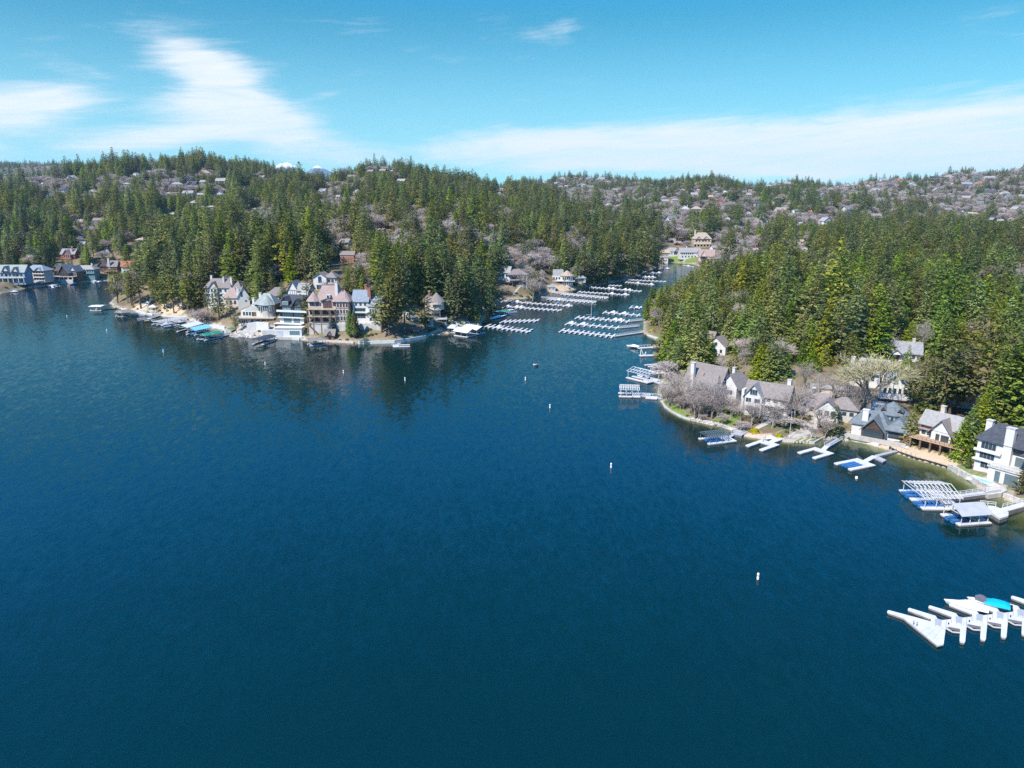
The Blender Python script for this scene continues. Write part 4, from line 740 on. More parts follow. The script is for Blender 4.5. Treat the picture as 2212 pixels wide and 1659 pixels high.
# small houses of the hillside villages: seat on the slope, width in photograph pixels, wall, roof
FAR = '''149,391,20,white,roof_grey 91,400,9,white,roof_brown 133,418,20,white,roof_dark 104,427,11,white,roof_blue 198,417,13,white,roof_grey 272,402,14,white,roof_pale 291,383,14,white,roof_grey 329,361,11,greywall,roof_grey
436,383,27,brown,roof_tan 383,406,24,white,roof_pale 413,406,22,darkwood,roof_dark 437,398,12,greywall,roof_grey 405,425,22,white,roof_grey 414,445,15,greywall,roof_pale 362,423,14,greywall,roof_grey 433,425,11,cream,roof_pale
212,483,22,white,roof_brown 194,500,15,greywall,roof_pale 172,483,11,tan,roof_tan 302,525,18,brown,roof_tan 175,516,11,greywall,roof_blue 370,468,11,greywall,roof_pale 178,533,7,white,roof_grey 230,548,11,white,roof_dark 456,452,12,teal,roof_pale
476,399,20,white,roof_pale 474,429,20,white,roof_blue 532,406,9,blue_grey_wall,roof_grey 564,389,14,redwall,roof_brown 558,456,9,white,roof_brown 695,420,16,white,roof_grey 707,398,8,greywall,roof_grey 769,417,11,white,roof_brown 730,429,6,white,roof_pale
799,375,13,redwall,roof_brown 826,373,12,blue_grey_wall,roof_grey 844,373,9,white,roof_pale 761,383,16,pink_tan,roof_brown 743,531,22,greywall,roof_brown 855,523,17,brick,roof_slate 822,506,9,tan,roof_tan 545,458,14,tan,roof_brown
865,398,18,cream,roof_pale 1077,421,9,white,roof_pale 1087,424,7,cream,roof_grey 1083,402,9,pink_tan,roof_pink 1178,391,7,white,roof_pale 1199,400,9,darkwood,roof_grey 1216,390,11,white,roof_tan 1211,408,11,redwall,roof_brown 1223,405,8,greywall,roof_grey 1230,407,8,darkwood,roof_dark
1270,385,8,greywall,roof_grey 1260,404,20,white,roof_pale 1298,391,15,white,roof_grey 1316,398,10,cream,roof_tan 1277,408,10,pink_tan,roof_brown 1329,415,12,white,roof_brown 1340,424,9,white,roof_pale 1312,448,14,cream,roof_pale 1335,448,9,white,roof_grey 1371,434,6,white,roof_grey
1398,428,9,white,roof_dark 1435,429,8,white,roof_grey 1474,414,8,white,roof_pale 1437,440,15,greywall,roof_grey 1460,439,15,white,roof_grey 1505,460,20,cream,roof_tan 1453,479,18,white,roof_slate 1440,481,8,white,roof_brown 1500,426,14,white,roof_pale 1508,415,9,pink_tan,roof_pink
1535,429,10,tan,roof_tan 1565,421,13,white,roof_pale 1555,445,19,redwall,roof_pink 1547,418,7,white,roof_grey 1617,427,14,greywall,roof_grey 1621,414,7,tan,roof_tan 1608,418,9,tan,roof_brown 1662,397,14,white,roof_pale 1679,397,11,cream,roof_brown 1701,402,13,white,roof_grey
1640,448,18,white,roof_dark 1617,467,17,white,roof_grey 1695,445,9,white,roof_dark 1689,461,22,cream,roof_pink 1721,459,12,white,roof_slate 1750,461,11,redwall,roof_red 1788,487,25,white,roof_pale 1769,489,9,white,roof_brown 1779,424,12,white,roof_grey 1653,487,12,blue_grey_wall,roof_blue
1835,460,18,white,roof_slate 1571,481,18,greywall,roof_brown 1734,487,12,greywall,roof_grey 1551,504,9,white,roof_pale 1544,540,11,white,roof_pale 1451,525,16,brown,roof_brown 1463,531,14,redwall,roof_brown 1632,546,12,pink_tan,roof_pink 1736,546,14,white,roof_pale 1734,527,9,tan,roof_tan
1828,401,10,white,roof_grey 1848,402,13,white,roof_pale 1874,406,14,tan,roof_brown 1901,404,16,white,roof_brown 1926,408,17,brown,roof_dark 1912,390,18,white,roof_grey 1945,392,15,redwall,roof_red 1973,405,17,white,roof_pale 2022,388,22,darkwood,roof_dark 2049,387,17,white,roof_pink 2066,373,9,cream,roof_grey
2108,388,16,teal,roof_slate 2107,375,10,pink_tan,roof_pink 2139,389,26,white,roof_pale 2089,404,22,redwall,roof_blue 2118,401,12,tan,roof_red 2024,417,13,teal,roof_tan 2052,425,11,white,roof_brown 2059,402,9,cream,roof_tan 2087,433,16,white,roof_pale 2138,423,22,white,roof_dark 2174,423,16,white,roof_green
2181,431,14,greywall,roof_slate 2145,434,11,charcoal,roof_dark 2118,443,12,white,roof_slate 2207,427,11,white,roof_grey 2169,458,16,white,roof_pink 2200,458,18,white,roof_pale 2078,462,14,white,roof_dark 2096,464,9,cream,roof_pale 2108,466,12,white,roof_tan 2049,459,16,brown,roof_brown
2147,481,14,charcoal,roof_blue 2160,481,11,teal,roof_green 2186,479,12,tan,roof_tan 1893,473,20,tan,roof_brown 1950,422,14,greywall,roof_brown 1994,426,9,white,roof_grey 1796,414,14,cream,roof_pale 1825,422,9,darkwood,roof_dark 1807,408,9,brown,roof_brown 1893,417,20,tan,roof_pale 2201,364,9,white,roof_pale 1479,459,22,white,roof_pale'''
CNAME = {'white': 'white', 'greywall': 'grey', 'brown': 'brown', 'darkwood': 'dark wooden', 'cream': 'cream', 'tan': 'tan', 'teal': 'teal', 'blue_grey_wall': 'blue grey', 'redwall': 'red', 'pink_tan': 'pinkish', 'brick': 'brick', 'charcoal': 'charcoal'}
RNAME = {'roof_grey': 'grey', 'roof_brown': 'brown', 'roof_dark': 'black', 'roof_blue': 'blue grey', 'roof_pale': 'pale', 'roof_tan': 'tan', 'roof_slate': 'slate', 'roof_pink': 'pink', 'roof_green': 'pale green', 'roof_red': 'red'}
def far_houses():
    rows_ = []
    for tok in FAR.split():
        a = tok.split(','); rows_.append((float(a[0]), float(a[1]), float(a[2]), a[3], a[4]))
    seen = {}
    for px, row, w, wm, rm in sorted(rows_):
        reg = 'far left hillside' if px < 600 else 'hill beyond the central forest' if px < 1120 else 'small distant hill village' if px < 1400 and row < 430 else 'slope beyond the channel' if px < 1800 else 'far right hillside'
        size = 'tiny' if w < 10 else 'small' if w < 17 else 'large'
        base = f'{size} {CNAME[wm]} house with {RNAME[rm]} roof on the {reg}'
        k = seen.setdefault(base, []); k.append((px, row, w, wm, rm))
    for base, L in seen.items():
        for i, (px, row, w, wm, rm) in enumerate(L):
            lab = base
            if len(L) > 1: lab += ', ' + (['leftmost', 'rightmost'][i] if len(L) == 2 else ['leftmost', 'second from left', 'third from left', 'fourth from left', 'fifth from left', 'sixth from left', 'seventh from left'][i])
            p = ground(px, row); W_ = max(5.0, w * mpp(p.y, p.z)); q = random.Random(int(px * 7 + row))
            H = House('hillside_house', lab, 'house', px, row, q.uniform(-28, 28), 'houses scattered over the forested hills')
            f = H; Wd = W_ / 2; D = min(12, max(6, W_ * .75)); hh = min(12, max(5, W_ * q.uniform(.5, .72)))
            f.wall(-Wd, Wd, 0, D, -5, hh * .62, wm)
            st = q.random()
            if st < .45: f.gable(-Wd, Wd, 0, D, hh * .62, hh * .42, 'x', rm, wm)
            elif st < .75: f.gable(-Wd, Wd, 0, D, hh * .6, hh * .5, 'y', rm, wm)
            else: f.hip(-Wd, Wd, 0, D, hh * .62, hh * .4, rm)
            if st < .2: f.gable(-Wd * .5, Wd * .35, -1.6, D * .6, hh * .55, hh * .36, 'y', rm, wm)
            n = 2 if w < 12 else 3
            gm = 'glass'
            for z in ((.3,) if hh < 6 else (-.2, hh * .32)):
                for i_ in range(n):
                    x = -Wd + 2 * Wd * (i_ + .5) / n
                    link('window', unit_box(round(Wd * 1.15 / n, 0) + .4, .1, 1.7, gm), f.o, (x, -.06 - (1.6 if False else 0), z + .4))
            if q.random() < .5: f.part('deck', MB().box(-Wd, Wd, -2.2, 0, -.4, 0), 'deckwood' if wm != 'white' else 'white')
            if q.random() < .4: f.chim(Wd * .5, D * .5, hh * .6, hh * 1.15, 1.0, 'brick' if q.random() < .3 else 'white')
            f.done(.6)
far_houses()
# ------------------------------------------------------------------ docks and boats
OBST = []                                             # things on the shore that trees must not grow through
def F2(p, z=.5): return Vector((*flat(p[0], p[1], z), 0))
class Dock:
    def __init__(s, name, label, cat, px, group=None):
        s.c = F2(px, .0); s.o = thing(name, label, cat, s.c, 0, group)
    def loc(s, p, z=.5): q = F2(p, z) if len(p) == 2 and not isinstance(p, Vector) else p; return Vector((q.x - s.c.x, q.y - s.c.y, 0))
    def slab(s, poly, name='deck', m='dock', z=.55, t=.22, side='dock_side', parent=None):
        """white deck plate on a dark float, both real thickness"""
        P = [(p.x, p.y) for p in poly]
        d = MB().prism(P, z - t, z).build(name, m, parent or s.o)
        cx, cy = sum(p[0] for p in P) / len(P), sum(p[1] for p in P) / len(P)
        Q = [(cx + (p[0] - cx) * .97, cy + (p[1] - cy) * .97) for p in P]
        MB().prism(Q, -.35, z - t - .004).build('float', side, d)
        return d
    def strip(s, a, b, w, name='deck', m='dock', z=.55, t=.22, ea=0, eb=0, side='dock_side', parent=None):
        d = (b - a).normalized(); n = Vector((-d.y, d.x, 0)) * w / 2; a = a - d * ea; b = b + d * eb; c = min(.3, w * .2); e = d * c; k = n * (1 - 2 * c / w)
        return s.slab([a + k, a + e + n, b - e + n, b + k, b - k, b - e - n, a + e - n, a - k], name, m, z, t, side, parent)
    def bars(s, pairs, name='frame', m='metal', r=.06, parent=None):
        mb = MB()
        for p, q in pairs: mb.bar(p, q, r)
        return mb.build(name, m, parent or s.o)
    def rail(s, a, b, off, z=.55, h=1.05, m='metal', n=None, name='railing'):
        d = (b - a); L = d.length; u = d.normalized(); w = Vector((-u.y, u.x, 0)) * off; a, b = a + w, b + w
        n = n or max(2, int(L / 1.8)); up = lambda p, k: Vector((p.x, p.y, k)); pr = [(up(a, z + h), up(b, z + h)), (up(a, z + h * .55), up(b, z + h * .55))]
        pr += [(up(a + (b - a) * i / n, z - .1), up(a + (b - a) * i / n, z + h)) for i in range(n + 1)]
        return s.bars(pr, name, m, .045)
    def gangway(s, a, b, w=1.3, m='dock', rails=True, z=.6, rm='metal'):
        s.strip(a, b, w, 'gangway', m, z, .16)
        if rails:
            s.rail(a, b, w / 2 - .06, z, 1.0, rm); s.rail(a, b, -w / 2 + .06, z, 1.0, rm)

def udock(label, tip, base, W, arm=1.25, bw=2.2, m='dock', shore=None, gw=1.3, rails=True, group='private docks along the shores', float_box=None, name='dock', three=False, gm=None, bm=None):
    d = Dock(name, label, 'dock', base, group)
    a, b = d.loc(tip), d.loc(base); u = (a - b).normalized(); n = Vector((-u.y, u.x, 0))
    offs = [W / 2 - arm / 2, -W / 2 + arm / 2] + ([0] if three else [])
    for o in offs: d.strip(b + n * o + u * bw / 2, a + n * o, arm, 'finger', m)
    d.slab([b + n * W / 2 - u * bw / 2, b + n * W / 2 + u * (bw / 2 - .01), b - n * W / 2 + u * (bw / 2 - .01), b - n * W / 2 - u * bw / 2], 'base', bm or m, .556)
    if shore is not None:
        e = d.loc(shore, .7); d.gangway(b - u * bw / 2, e, gw, gm or m, rails)
    d.u, d.n, d.a, d.b, d.W = u, n, a, b, W
    return d
def canopy(d, h=3.0, rise=1.2, roof=None, frame='metal', over=.5, back=1.0, truss=7, hipped=False, posts=3):
    """posts and trusses over a U-shaped dock, with a roof sheet if it has one"""
    u, n, W = d.u, d.n, d.W; L = (d.a - d.b).length + back - .4; o = d.b - u * back
    P = lambda s, t, z: o + u * (s * L) + n * (t * W / 2) + Vector((0, 0, z))
    pr = []
    for i in range(posts):
        for t in (-.86, .86): pr.append((P(.05 + .9 * i / (posts - 1), t, .3), P(.05 + .9 * i / (posts - 1), t, h)))
    for t in (-.86, .86): pr.append((P(0, t, h), P(1, t, h)))
    for i in range(truss if not roof else 3):
        k = i / ((truss if not roof else 3) - 1); pr += [(P(k, -.95, h), P(k, 0, h + rise)), (P(k, .95, h), P(k, 0, h + rise)), (P(k, -.86, h), P(k, .86, h))]
    pr.append((P(0, 0, h + rise), P(1, 0, h + rise)))
    if not roof: pr += [(P(0, t, h + rise * .5), P(1, t, h + rise * .5)) for t in (-.5, .5)]
    d.bars(pr, 'frame', frame, .07)
    if roof:
        ov = over / L; wv = 1 + over * 2 / W; t_ = .12; mb = MB()
        if hipped:
            vs = [P(-ov, -wv, h - .1), P(1 + ov, -wv, h - .1), P(1 + ov, wv, h - .1), P(-ov, wv, h - .1), P(.25, 0, h + rise), P(.75, 0, h + rise)]
            mb.add(vs, [(0, 1, 5, 4), (1, 2, 5), (2, 3, 4, 5), (3, 0, 4), (0, 3, 2, 1)])
        else:
            up = [P(-ov, -wv, h - .1), P(-ov, 0, h + rise + .08), P(-ov, wv, h - .1), P(1 + ov, -wv, h - .1), P(1 + ov, 0, h + rise + .08), P(1 + ov, wv, h - .1)]
            lo = [p - Vector((0, 0, t_)) for p in up]
            mb.add(up + lo, [(0, 3, 4, 1), (1, 4, 5, 2), (6, 7, 10, 9), (7, 8, 11, 10), (0, 1, 7, 6), (1, 2, 8, 7), (3, 9, 10, 4), (4, 10, 11, 5), (0, 6, 9, 3), (2, 5, 11, 8)])
        mb.build('roof', roof, d.o)

def hull_mb(L, B, H, z0=-.25, n=9):
    mb = MB(); k = 7
    for i in range(n):
        t = i / (n - 1); w = B / 2 * (1 - max(0, (t - .32) / .68) ** 1.9 * .985) * (1 if t > .06 else .93); sh = H * (1 + .12 * t * t)
        x = -L / 2 + L * t
        for j in range(k):
            a = j / (k - 1) * 2 - 1; s_ = abs(a); y = math.copysign(min(1, s_ * 1.35), a) * w * (.62 + .38 * min(1, max(0, s_ - .45) / .55))
            z = z0 + (sh - z0) * max(0, (s_ - .45) / .55) ** .8 + (.25 * t ** 3 if s_ < .5 else 0)
            mb.v.append((x - (1 - s_) * .16 * L * t ** 5, y, z))
    for i in range(n - 1):
        for j in range(k - 1): mb.f.append((i * k + j, (i + 1) * k + j, (i + 1) * k + j + 1, i * k + j + 1))
    mb.f.append(tuple(range(k))[::-1]); return mb
def cover_mb(L, B, H, humps, n=13, k=7, x0=0.0, x1=1.0, drop=.12):
    """canvas stretched over the cockpit: closed skin that follows the hull outline and rises over the screen"""
    mb = MB()
    for i in range(n):
        t = x0 + (x1 - x0) * i / (n - 1); w = (B / 2 + .05) * (1 - max(0, (t - .32) / .68) ** 1.9 * .985); x = -L / 2 + L * t
        top = sum(a * math.exp(-((t - c) / s_) ** 2) for c, s_, a in humps)
        for j in range(k):
            a = j / (k - 1) * 2 - 1; y = a * w
            z = H * (1 + .12 * t * t) + top * (1 - abs(a) ** 2.4) + .03 * math.sin(i * 2.1 + j * 1.7) - (drop if abs(a) == 1 else -.04)
            mb.v.append((x, y, z))
    for i in range(n - 1):
        for j in range(k - 1): mb.f.append((i * k + j, (i + 1) * k + j, (i + 1) * k + j + 1, i * k + j + 1))
    mb.f.append(tuple(range(k))[::-1]); mb.f.append(tuple(range((n - 1) * k, n * k))); return mb
def boat(label, bow, stern=None, kind='covered', hull='boat_white', cover='boat_cover', L=None, B=2.4, cat='boat', group=None, vec=None, z=0.0, H=.75):
    p = F2(bow, .4)
    if stern is not None: q = F2(stern, .4); v = p - q; L = L or v.length; c = (p + q) / 2
    else: v = Vector((vec[0], vec[1], 0)); c = p
    o = thing('motor_boat' if kind != 'pontoon' else 'pontoon_boat', label, cat, (c.x, c.y, z), math.atan2(v.y, v.x), group)
    if kind == 'pontoon':
        for s_ in (-1, 1): MB().bar((-L / 2, s_ * B * .36, .1), (L / 2, s_ * B * .36, .1), .32).build('tube', 'metal', o)
        MB().box(-L / 2, L / 2, -B / 2, B / 2, .42, .55).build('deck', 'dock_grey', o)
        for s_ in (-1, 1): MB().box(-L / 2, L / 2, s_ * B / 2 - .04, s_ * B / 2 + .04, .55, 1.2).build('side_panel', hull, o)
        MB().box(-L * .3, L * .25, -B / 2, B / 2, 2.3, 2.42).build('canopy', cover, o)
        b = MB()
        for x in (-.28, .22):
            for s_ in (-1, 1): b.bar((x * L, s_ * B * .45, 1.2), (x * L, s_ * B * .45, 2.3), .04)
        f = b.build('canopy_frame', 'metal', o); f['kind'] = 'stuff'
        MB().box(-L / 2 - .5, -L / 2, -.25, .25, .1, 1.3).build('outboard_motor', 'black', o)
        return o
    hull_mb(L, B, H).build('hull', hull, o)
    if kind == 'covered': cover_mb(L, B, H, [(.45, .2, .75), (.2, .2, .35)]).build('cover', cover, o)
    elif kind == 'half': cover_mb(L, B, H, [(.3, .2, .6)], x0=0, x1=.62).build('cover', cover, o); cover_mb(L, B, H - .05, [(.7, .2, .12)], x0=.62, x1=1, drop=.02).build('fore_deck', 'boat_white', o)
    else:
        cover_mb(L, B, H - .1, [(.8, .2, .14)], x0=.55, x1=1, drop=.02).build('fore_deck', 'boat_white', o)
        MB().box(-L * .42, L * .1, -B * .4, B * .4, .2, .42).build('floor', 'dock_grey', o)
        for x in (-.3, -.1): MB().box(x * L - .35, x * L + .35, -B * .36, B * .36, .42, .85).build('seat', 'cream', o)
        cover_mb(L * .16, B * .9, H + .1, [(.5, .4, .45)], n=5).build('windscreen', 'glass', o)
        MB().box(-L / 2 - .45, -L / 2 + .05, -.25, .25, .1, 1.2).build('outboard_motor', 'black', o)
        if kind == 'bimini':
            MB().box(-L * .3, L * .12, -B * .45, B * .45, 2.0, 2.12).build('canopy', cover, o)
            b = MB()
            for x in (-.26, .08):
                for s_ in (-1, 1): b.bar((x * L, s_ * B * .42, H), (x * L, s_ * B * .42, 2.0), .04)
            f = b.build('canopy_frame', 'metal', o); f['kind'] = 'stuff'
    return o

V0 = Vector((5.2, 15.2, 0)).normalized()
def comb(label, A, B, n, root=None, flen=13.0, group='finger docks of the marinas', boats=(), m='dock', v=V0, cov=None, fw=1.0, lean=.5):
    d = Dock('finger_dock', label, 'dock', A, group); a, b = d.loc(A), d.loc(B)
    d.strip(a, b, 1.5, 'walkway', m, .56)
    f0 = None
    for i in range(n):
        p = a + (b - a) * (i + .12) / (n - .4) if n > 1 else a
        if f0 is None:
            f0 = MB().prism([(q.x, q.y) for q in [-v * flen * lean + Vector((v.y, -v.x, 0)) * fw / 2, v * flen * (1 - lean) + Vector((v.y, -v.x, 0)) * fw / 2, v * flen * (1 - lean) - Vector((v.y, -v.x, 0)) * fw / 2, -v * flen * lean - Vector((v.y, -v.x, 0)) * fw / 2]], .3, .552).build('finger', m, d.o)
            g = MB().prism([(q.x, q.y) for q in [-v * flen * lean * .97 + Vector((v.y, -v.x, 0)) * fw * .45, v * flen * (1 - lean) * .97 + Vector((v.y, -v.x, 0)) * fw * .45, v * flen * (1 - lean) * .97 - Vector((v.y, -v.x, 0)) * fw * .45, -v * flen * lean * .97 - Vector((v.y, -v.x, 0)) * fw * .45]], -.35, .298).build('float', 'dock_side', f0)
            f0.location = p
        else:
            f = f0.copy(); COL.objects.link(f); f.parent = d.o; f.location = p; g2 = g.copy(); COL.objects.link(g2); g2.parent = f
    if root is not None: d.gangway(b, d.loc(root, .6), 1.3, m, True, .58)
    w = (b - a).length / (n - .4)
    for k, (i, side, kind, hull, cover, lab) in enumerate(boats):
        q = a + (b - a) * (i + .12 + .5) / (n - .4) + v * side * flen * .28
        o = boat(lab, (0, 0), None, kind, hull, cover, L=rnd.uniform(6.2, 7.4), B=min(2.4, w * .62), vec=(v * side), group='boats moored in the finger docks') if False else None
        L = rnd.uniform(6.2, 7.4); c = d.c + q
        import_boat(lab, c, v * (1 if side > 0 else -1), kind, hull, cover, L, max(1.9, min(2.5, w * .66)))
    return d
def import_boat(label, c, v, kind, hull, cover, L, B):
    global F2
    keep = F2; F2 = lambda p, z=.5: Vector((c.x, c.y, 0))
    o = boat(label, (0, 0), None, kind, hull, cover, L=L, B=B, vec=v, group='boats moored in the finger docks')
    F2 = keep; return o

W_, C_ = 'boat_white', 'boat_cover'
rc = 'right marina'
comb('nearest long white finger dock of the right marina, gangway at its right end', (1213, 713), (1330, 726), 11, (1390, 717))
comb('second nearest finger dock of the right marina, covered boats at its left end', (1225, 698), (1340, 708), 9, (1380, 704),
     boats=[(0, 1, 'covered', W_, C_, 'white covered boat at the left end of the second right marina dock'), (2, 1, 'covered', W_, C_, 'white covered boat in the third slip of the second right marina dock')])
comb('third finger dock of the right marina, beside a thin sailboat mast', (1246, 685), (1362, 694), 11, (1388, 691),
     boats=[(4, 1, 'open', 'black', C_, 'black hulled boat by the mast at the third right marina dock'), (7, 1, 'covered', W_, C_, 'white covered boat right of the mast at the third right marina dock'), (8, 1, 'covered', W_, C_, 'second white covered boat right of the mast, next to right marina gangway')])
comb('short farthest finger dock of the right marina, white covered boats on its left', (1305, 674), (1385, 681), 7, None,
     boats=[(1, 1, 'covered', W_, C_, 'left white covered boat at the farthest right marina dock'), (3, 1, 'covered', W_, C_, 'right white covered boat at the farthest right marina dock')])
comb('little dock with two boats beside tall pointed cypress', (1362, 663), (1388, 664), 3, None,
     boats=[(0, -1, 'bimini', W_, 'cover_blue', 'white boat with blue canopy on little dock beside pointed cypress'), (1, -1, 'covered', W_, C_, 'white covered boat on little dock beside pointed cypress')])
comb('front finger dock of left marina with frame topped hoist, jutting toward open water', (1050, 704), (1147, 716), 10, None, lean=.4,
     boats=[(2, 1, 'covered', W_, C_, 'big white covered boat on front left marina dock'), (6, 1, 'covered', 'boat_white', 'cover_grey', 'grey covered boat on the front left marina dock')])
comb('second finger dock of left marina, right of the green roofed boathouse', (1086, 694), (1164, 692), 8, None)
comb('left marina finger dock crowded with white boats at its shore end', (1090, 662), (1214, 670), 13, None, flen=11,
     boats=[(i, 1, 'covered', W_, C_, f'white covered boat, number {w} from shore on the crowded left marina dock') for i, w in ((0, 'one'), (2, 'two'), (3, 'three'))])
comb('long left marina finger dock with boats at both ends', (1099, 651), (1238, 661), 13, None, flen=11,
     boats=[(1, 1, 'covered', W_, C_, 'white covered boat near the shore end of the long left marina dock'), (3, 1, 'open', W_, C_, 'open white boat near the shore end of the long left marina dock'), (9, 1, 'bimini', W_, 'cover_blue', 'blue canopied boat near outer end of long left marina dock'), (11, 1, 'covered', W_, C_, 'white covered boat at the outer end of the long left marina dock')])
comb('left marina finger dock just below the shore shed, nearest of that cluster', (1184, 646), (1288, 653), 12, (1170, 643), flen=11, boats=[(2, 1, 'covered', W_, C_, 'white covered boat on the finger dock below the shore shed'), (4, 1, 'bimini', W_, 'cover_blue', 'blue canopied boat on the finger dock below the shore shed')])
comb('finger dock with a green gangway right of the shore shed', (1214, 635), (1314, 644), 11, (1192, 632), flen=11, boats=[(9, 1, 'open', W_, 'cover_grey', 'open boat at the outer end of the green gangway dock')])
comb('finger dock with pale hoist frame below turret house', (1250, 630), (1360, 637), 12, None, flen=11, boats=[(7, 1, 'covered', W_, C_, 'white covered boat on the dock with pale hoist frame'), (10, 1, 'covered', W_, C_, 'outermost white covered boat on the dock with pale hoist frame')])
comb('finger dock with large white boats right of turret house', (1275, 620), (1387, 629), 13, None, flen=11, boats=[(4, 1, 'covered', 'redwall', C_, 'red hulled covered boat right of turret house'), (5, 1, 'covered', W_, C_, 'white covered boat next to red hulled boat'), (8, 1, 'covered', W_, C_, 'tall white covered boat on the dock right of turret house'), (9, 1, 'covered', W_, C_, 'neighbour of the tall white covered boat right of turret house')])
comb('short four finger dock below tall shoreline pines', (1316, 616), (1344, 617), 4, None, flen=9)
comb('finger dock with covered boats below the curved breakwater', (1352, 609), (1414, 615), 9, None, flen=10, boats=[(3, 1, 'covered', W_, C_, 'left white covered boat below the curved breakwater'), (7, 1, 'covered', W_, C_, 'right white covered boat below the curved breakwater')])
comb('outermost channel finger dock beyond the breakwater', (1358, 604), (1440, 608), 10, None, flen=10)
comb('finger dock in middle of the channel shallows', (1380, 598), (1418, 599), 5, None, flen=10, boats=[(1, 1, 'covered', W_, C_, 'left large white boat in the middle of the channel docks'), (2, 1, 'covered', W_, C_, 'middle large white boat in the channel docks'), (3, 1, 'covered', W_, C_, 'right large white boat in the middle of the channel docks')])
comb('second last finger dock toward channel end', (1398, 590), (1430, 589), 5, None, flen=10, boats=[(1, 1, 'covered', W_, C_, 'white boat on the second last channel dock'), (3, 1, 'covered', W_, C_, 'outer white boat on the second last channel dock')])
comb('last finger dock at channel end below white stepped house', (1423, 581), (1448, 580), 4, None, flen=10, boats=[(0, 1, 'covered', W_, C_, 'inner white boat at the last channel dock'), (2, 1, 'covered', W_, C_, 'outer white boat at the last channel dock')])
comb('small finger dock at right end of channel below the lawns', (1476, 573), (1500, 577), 4, None, flen=8, boats=[(1, 1, 'covered', W_, C_, 'white boat at the right end of the channel')])
m_ = F2((1277, 686)); t = thing('sailboat_mast', 'thin bare mast rising from the third right marina dock', 'mast', (m_.x, m_.y, .3)); MB().cyl(0, 0, 0, 13, .12, .05, 6).build('pole', 'metal', t); MB().bar((0, 0, 2), (-3.4, 0, 2.1), .07).build('boom', 'metal', t)
boat('green white cabin boat left of second left marina dock', (1095, 681), (1060, 689), 'covered', W_, C_, B=3)
d = udock('green roofed boathouse dock in the left marina corner', (1070, 681), (1093, 678), 7); canopy(d, 2.8, .5, 'canopy_green')
boat('white pontoon boat in front of the green roofed boathouse', (1104, 675), None, 'pontoon', W_, 'canopy_white', L=8, B=2.8, vec=(1, .6))
# curved breakwater of the far marina
bw_ = [(1270, 612), (1300, 608), (1330, 603), (1355, 601), (1378, 597), (1396, 586)]
d = Dock('breakwater', 'pale curved log boom breakwater below tall shoreline pines', 'breakwater', bw_[2])
for i in range(len(bw_) - 1): d.strip(d.loc(bw_[i]), d.loc(bw_[i + 1]), 1.0, 'boom', 'tan', .5 + .002 * i)

# ---- private docks, right shore
d = Dock('dock', 'white dock with plank walk and green turf pad north of cedar cluster', 'dock', (1400, 749), 'private docks along the shores')
d.strip(d.loc((1378, 752)), d.loc((1433, 748)), 2.4, 'walkway'); d.slab([d.loc(p) for p in ((1408, 752), (1432, 750), (1433, 745), (1410, 746))], 'platform', 'dock', .56); d.rail(d.loc((1380, 751)), d.loc((1408, 749)), 1.1)
boat('large white shrink wrapped boat lying along the turf pad dock', (1353, 748), (1381, 751), 'covered', W_, C_, B=3.0, H=1.0)
d = Dock('dock', 'dock with white chair shaped hoist at its left tip', 'dock', (1415, 766), 'private docks along the shores')
d.strip(d.loc((1381, 768)), d.loc((1411, 767)), 2.6, 'platform'); d.strip(d.loc((1411, 766)), d.loc((1446, 766)), 1.5, 'walkway', 'dock', .56); d.rail(d.loc((1411, 766)), d.loc((1440, 766)), .7)
p = d.loc((1383, 767)); d.bars([(p + Vector((0, 0, .5)), p + Vector((.4, .3, 3.6))), (p + Vector((.4, .3, 3.6)), p + Vector((1.6, .5, .6))), (p + Vector((2.2, 0, .5)), p + Vector((3, .6, 2)))], 'hoist', 'metal', .14)
udock('plain two fingered dock above pinkish double dock', (1396, 790), (1432, 787), 4.6, 1.3, 2, shore=(1443, 786))
d = udock('pinkish double dock with open pergola frame beside bare bushes', (1405, 804), (1434, 803), 5, 1.5, 2, m='dock_pink', shore=(1440, 806)); canopy(d, 3.0, .2, None, 'metal', posts=4)
d = udock('dock under pale open ridge frame with gangway to bare bushes', (1366, 812), (1406, 822), 9, 1.6, 4, three=True, shore=(1430, 829)); canopy(d, 3.4, 1.4, None, 'metal', truss=8, back=1.5)
boat('slim white boat hoisted beneath pale ridge frame', (1378, 813), (1402, 819), 'open', W_, C_, B=1.9)
d = udock('dock under white rafter roof skeleton, farthest left of the right shore', (1336, 852), (1374, 853), 6.5, 1.5, 3); canopy(d, 3.2, 1.4, None, 'white', truss=12, posts=4)
d.gangway(d.b, d.loc((1404, 857)), 1.2); d.slab([d.loc(p) for p in ((1394, 860), (1419, 862), (1422, 857), (1398, 855))], 'platform', 'dock', .56); d.rail(d.loc((1398, 855)), d.loc((1422, 857)), 0); d.strip(d.loc((1420, 859)), d.loc((1430, 862)), 1.2, 'gangway', 'dock_grey', .6)
d = udock('dock with pale teal hoop frame and blue boat lift below bare trees', (1519, 953), (1570, 947), 6.5, 1.3, 3.2); canopy(d, 2.6, 1.0, None, 'dark_metal', truss=10, posts=4, back=-1)
d.strip(d.b, d.loc((1584, 939)), 1.2, 'gangway', 'dock_grey', .58); d.slab([d.loc(p) for p in ((1579, 939), (1599, 930), (1619, 933), (1602, 943))], 'platform', 'dock_grey', .9); d.rail(d.loc((1579, 939)), d.loc((1599, 930)), 0, .9)
lf = link('boat_lift', None, d.o); lf.location = (d.a + d.b) / 2
for s_ in (-1, 1): MB().bar((d.n * s_ * 1.0 - d.u * 2.5 + Vector((0, 0, .25))), (d.n * s_ * 1.0 + d.u * 2.8 + Vector((0, 0, .25))), .42).build('lift_float', 'lift_blue', lf)
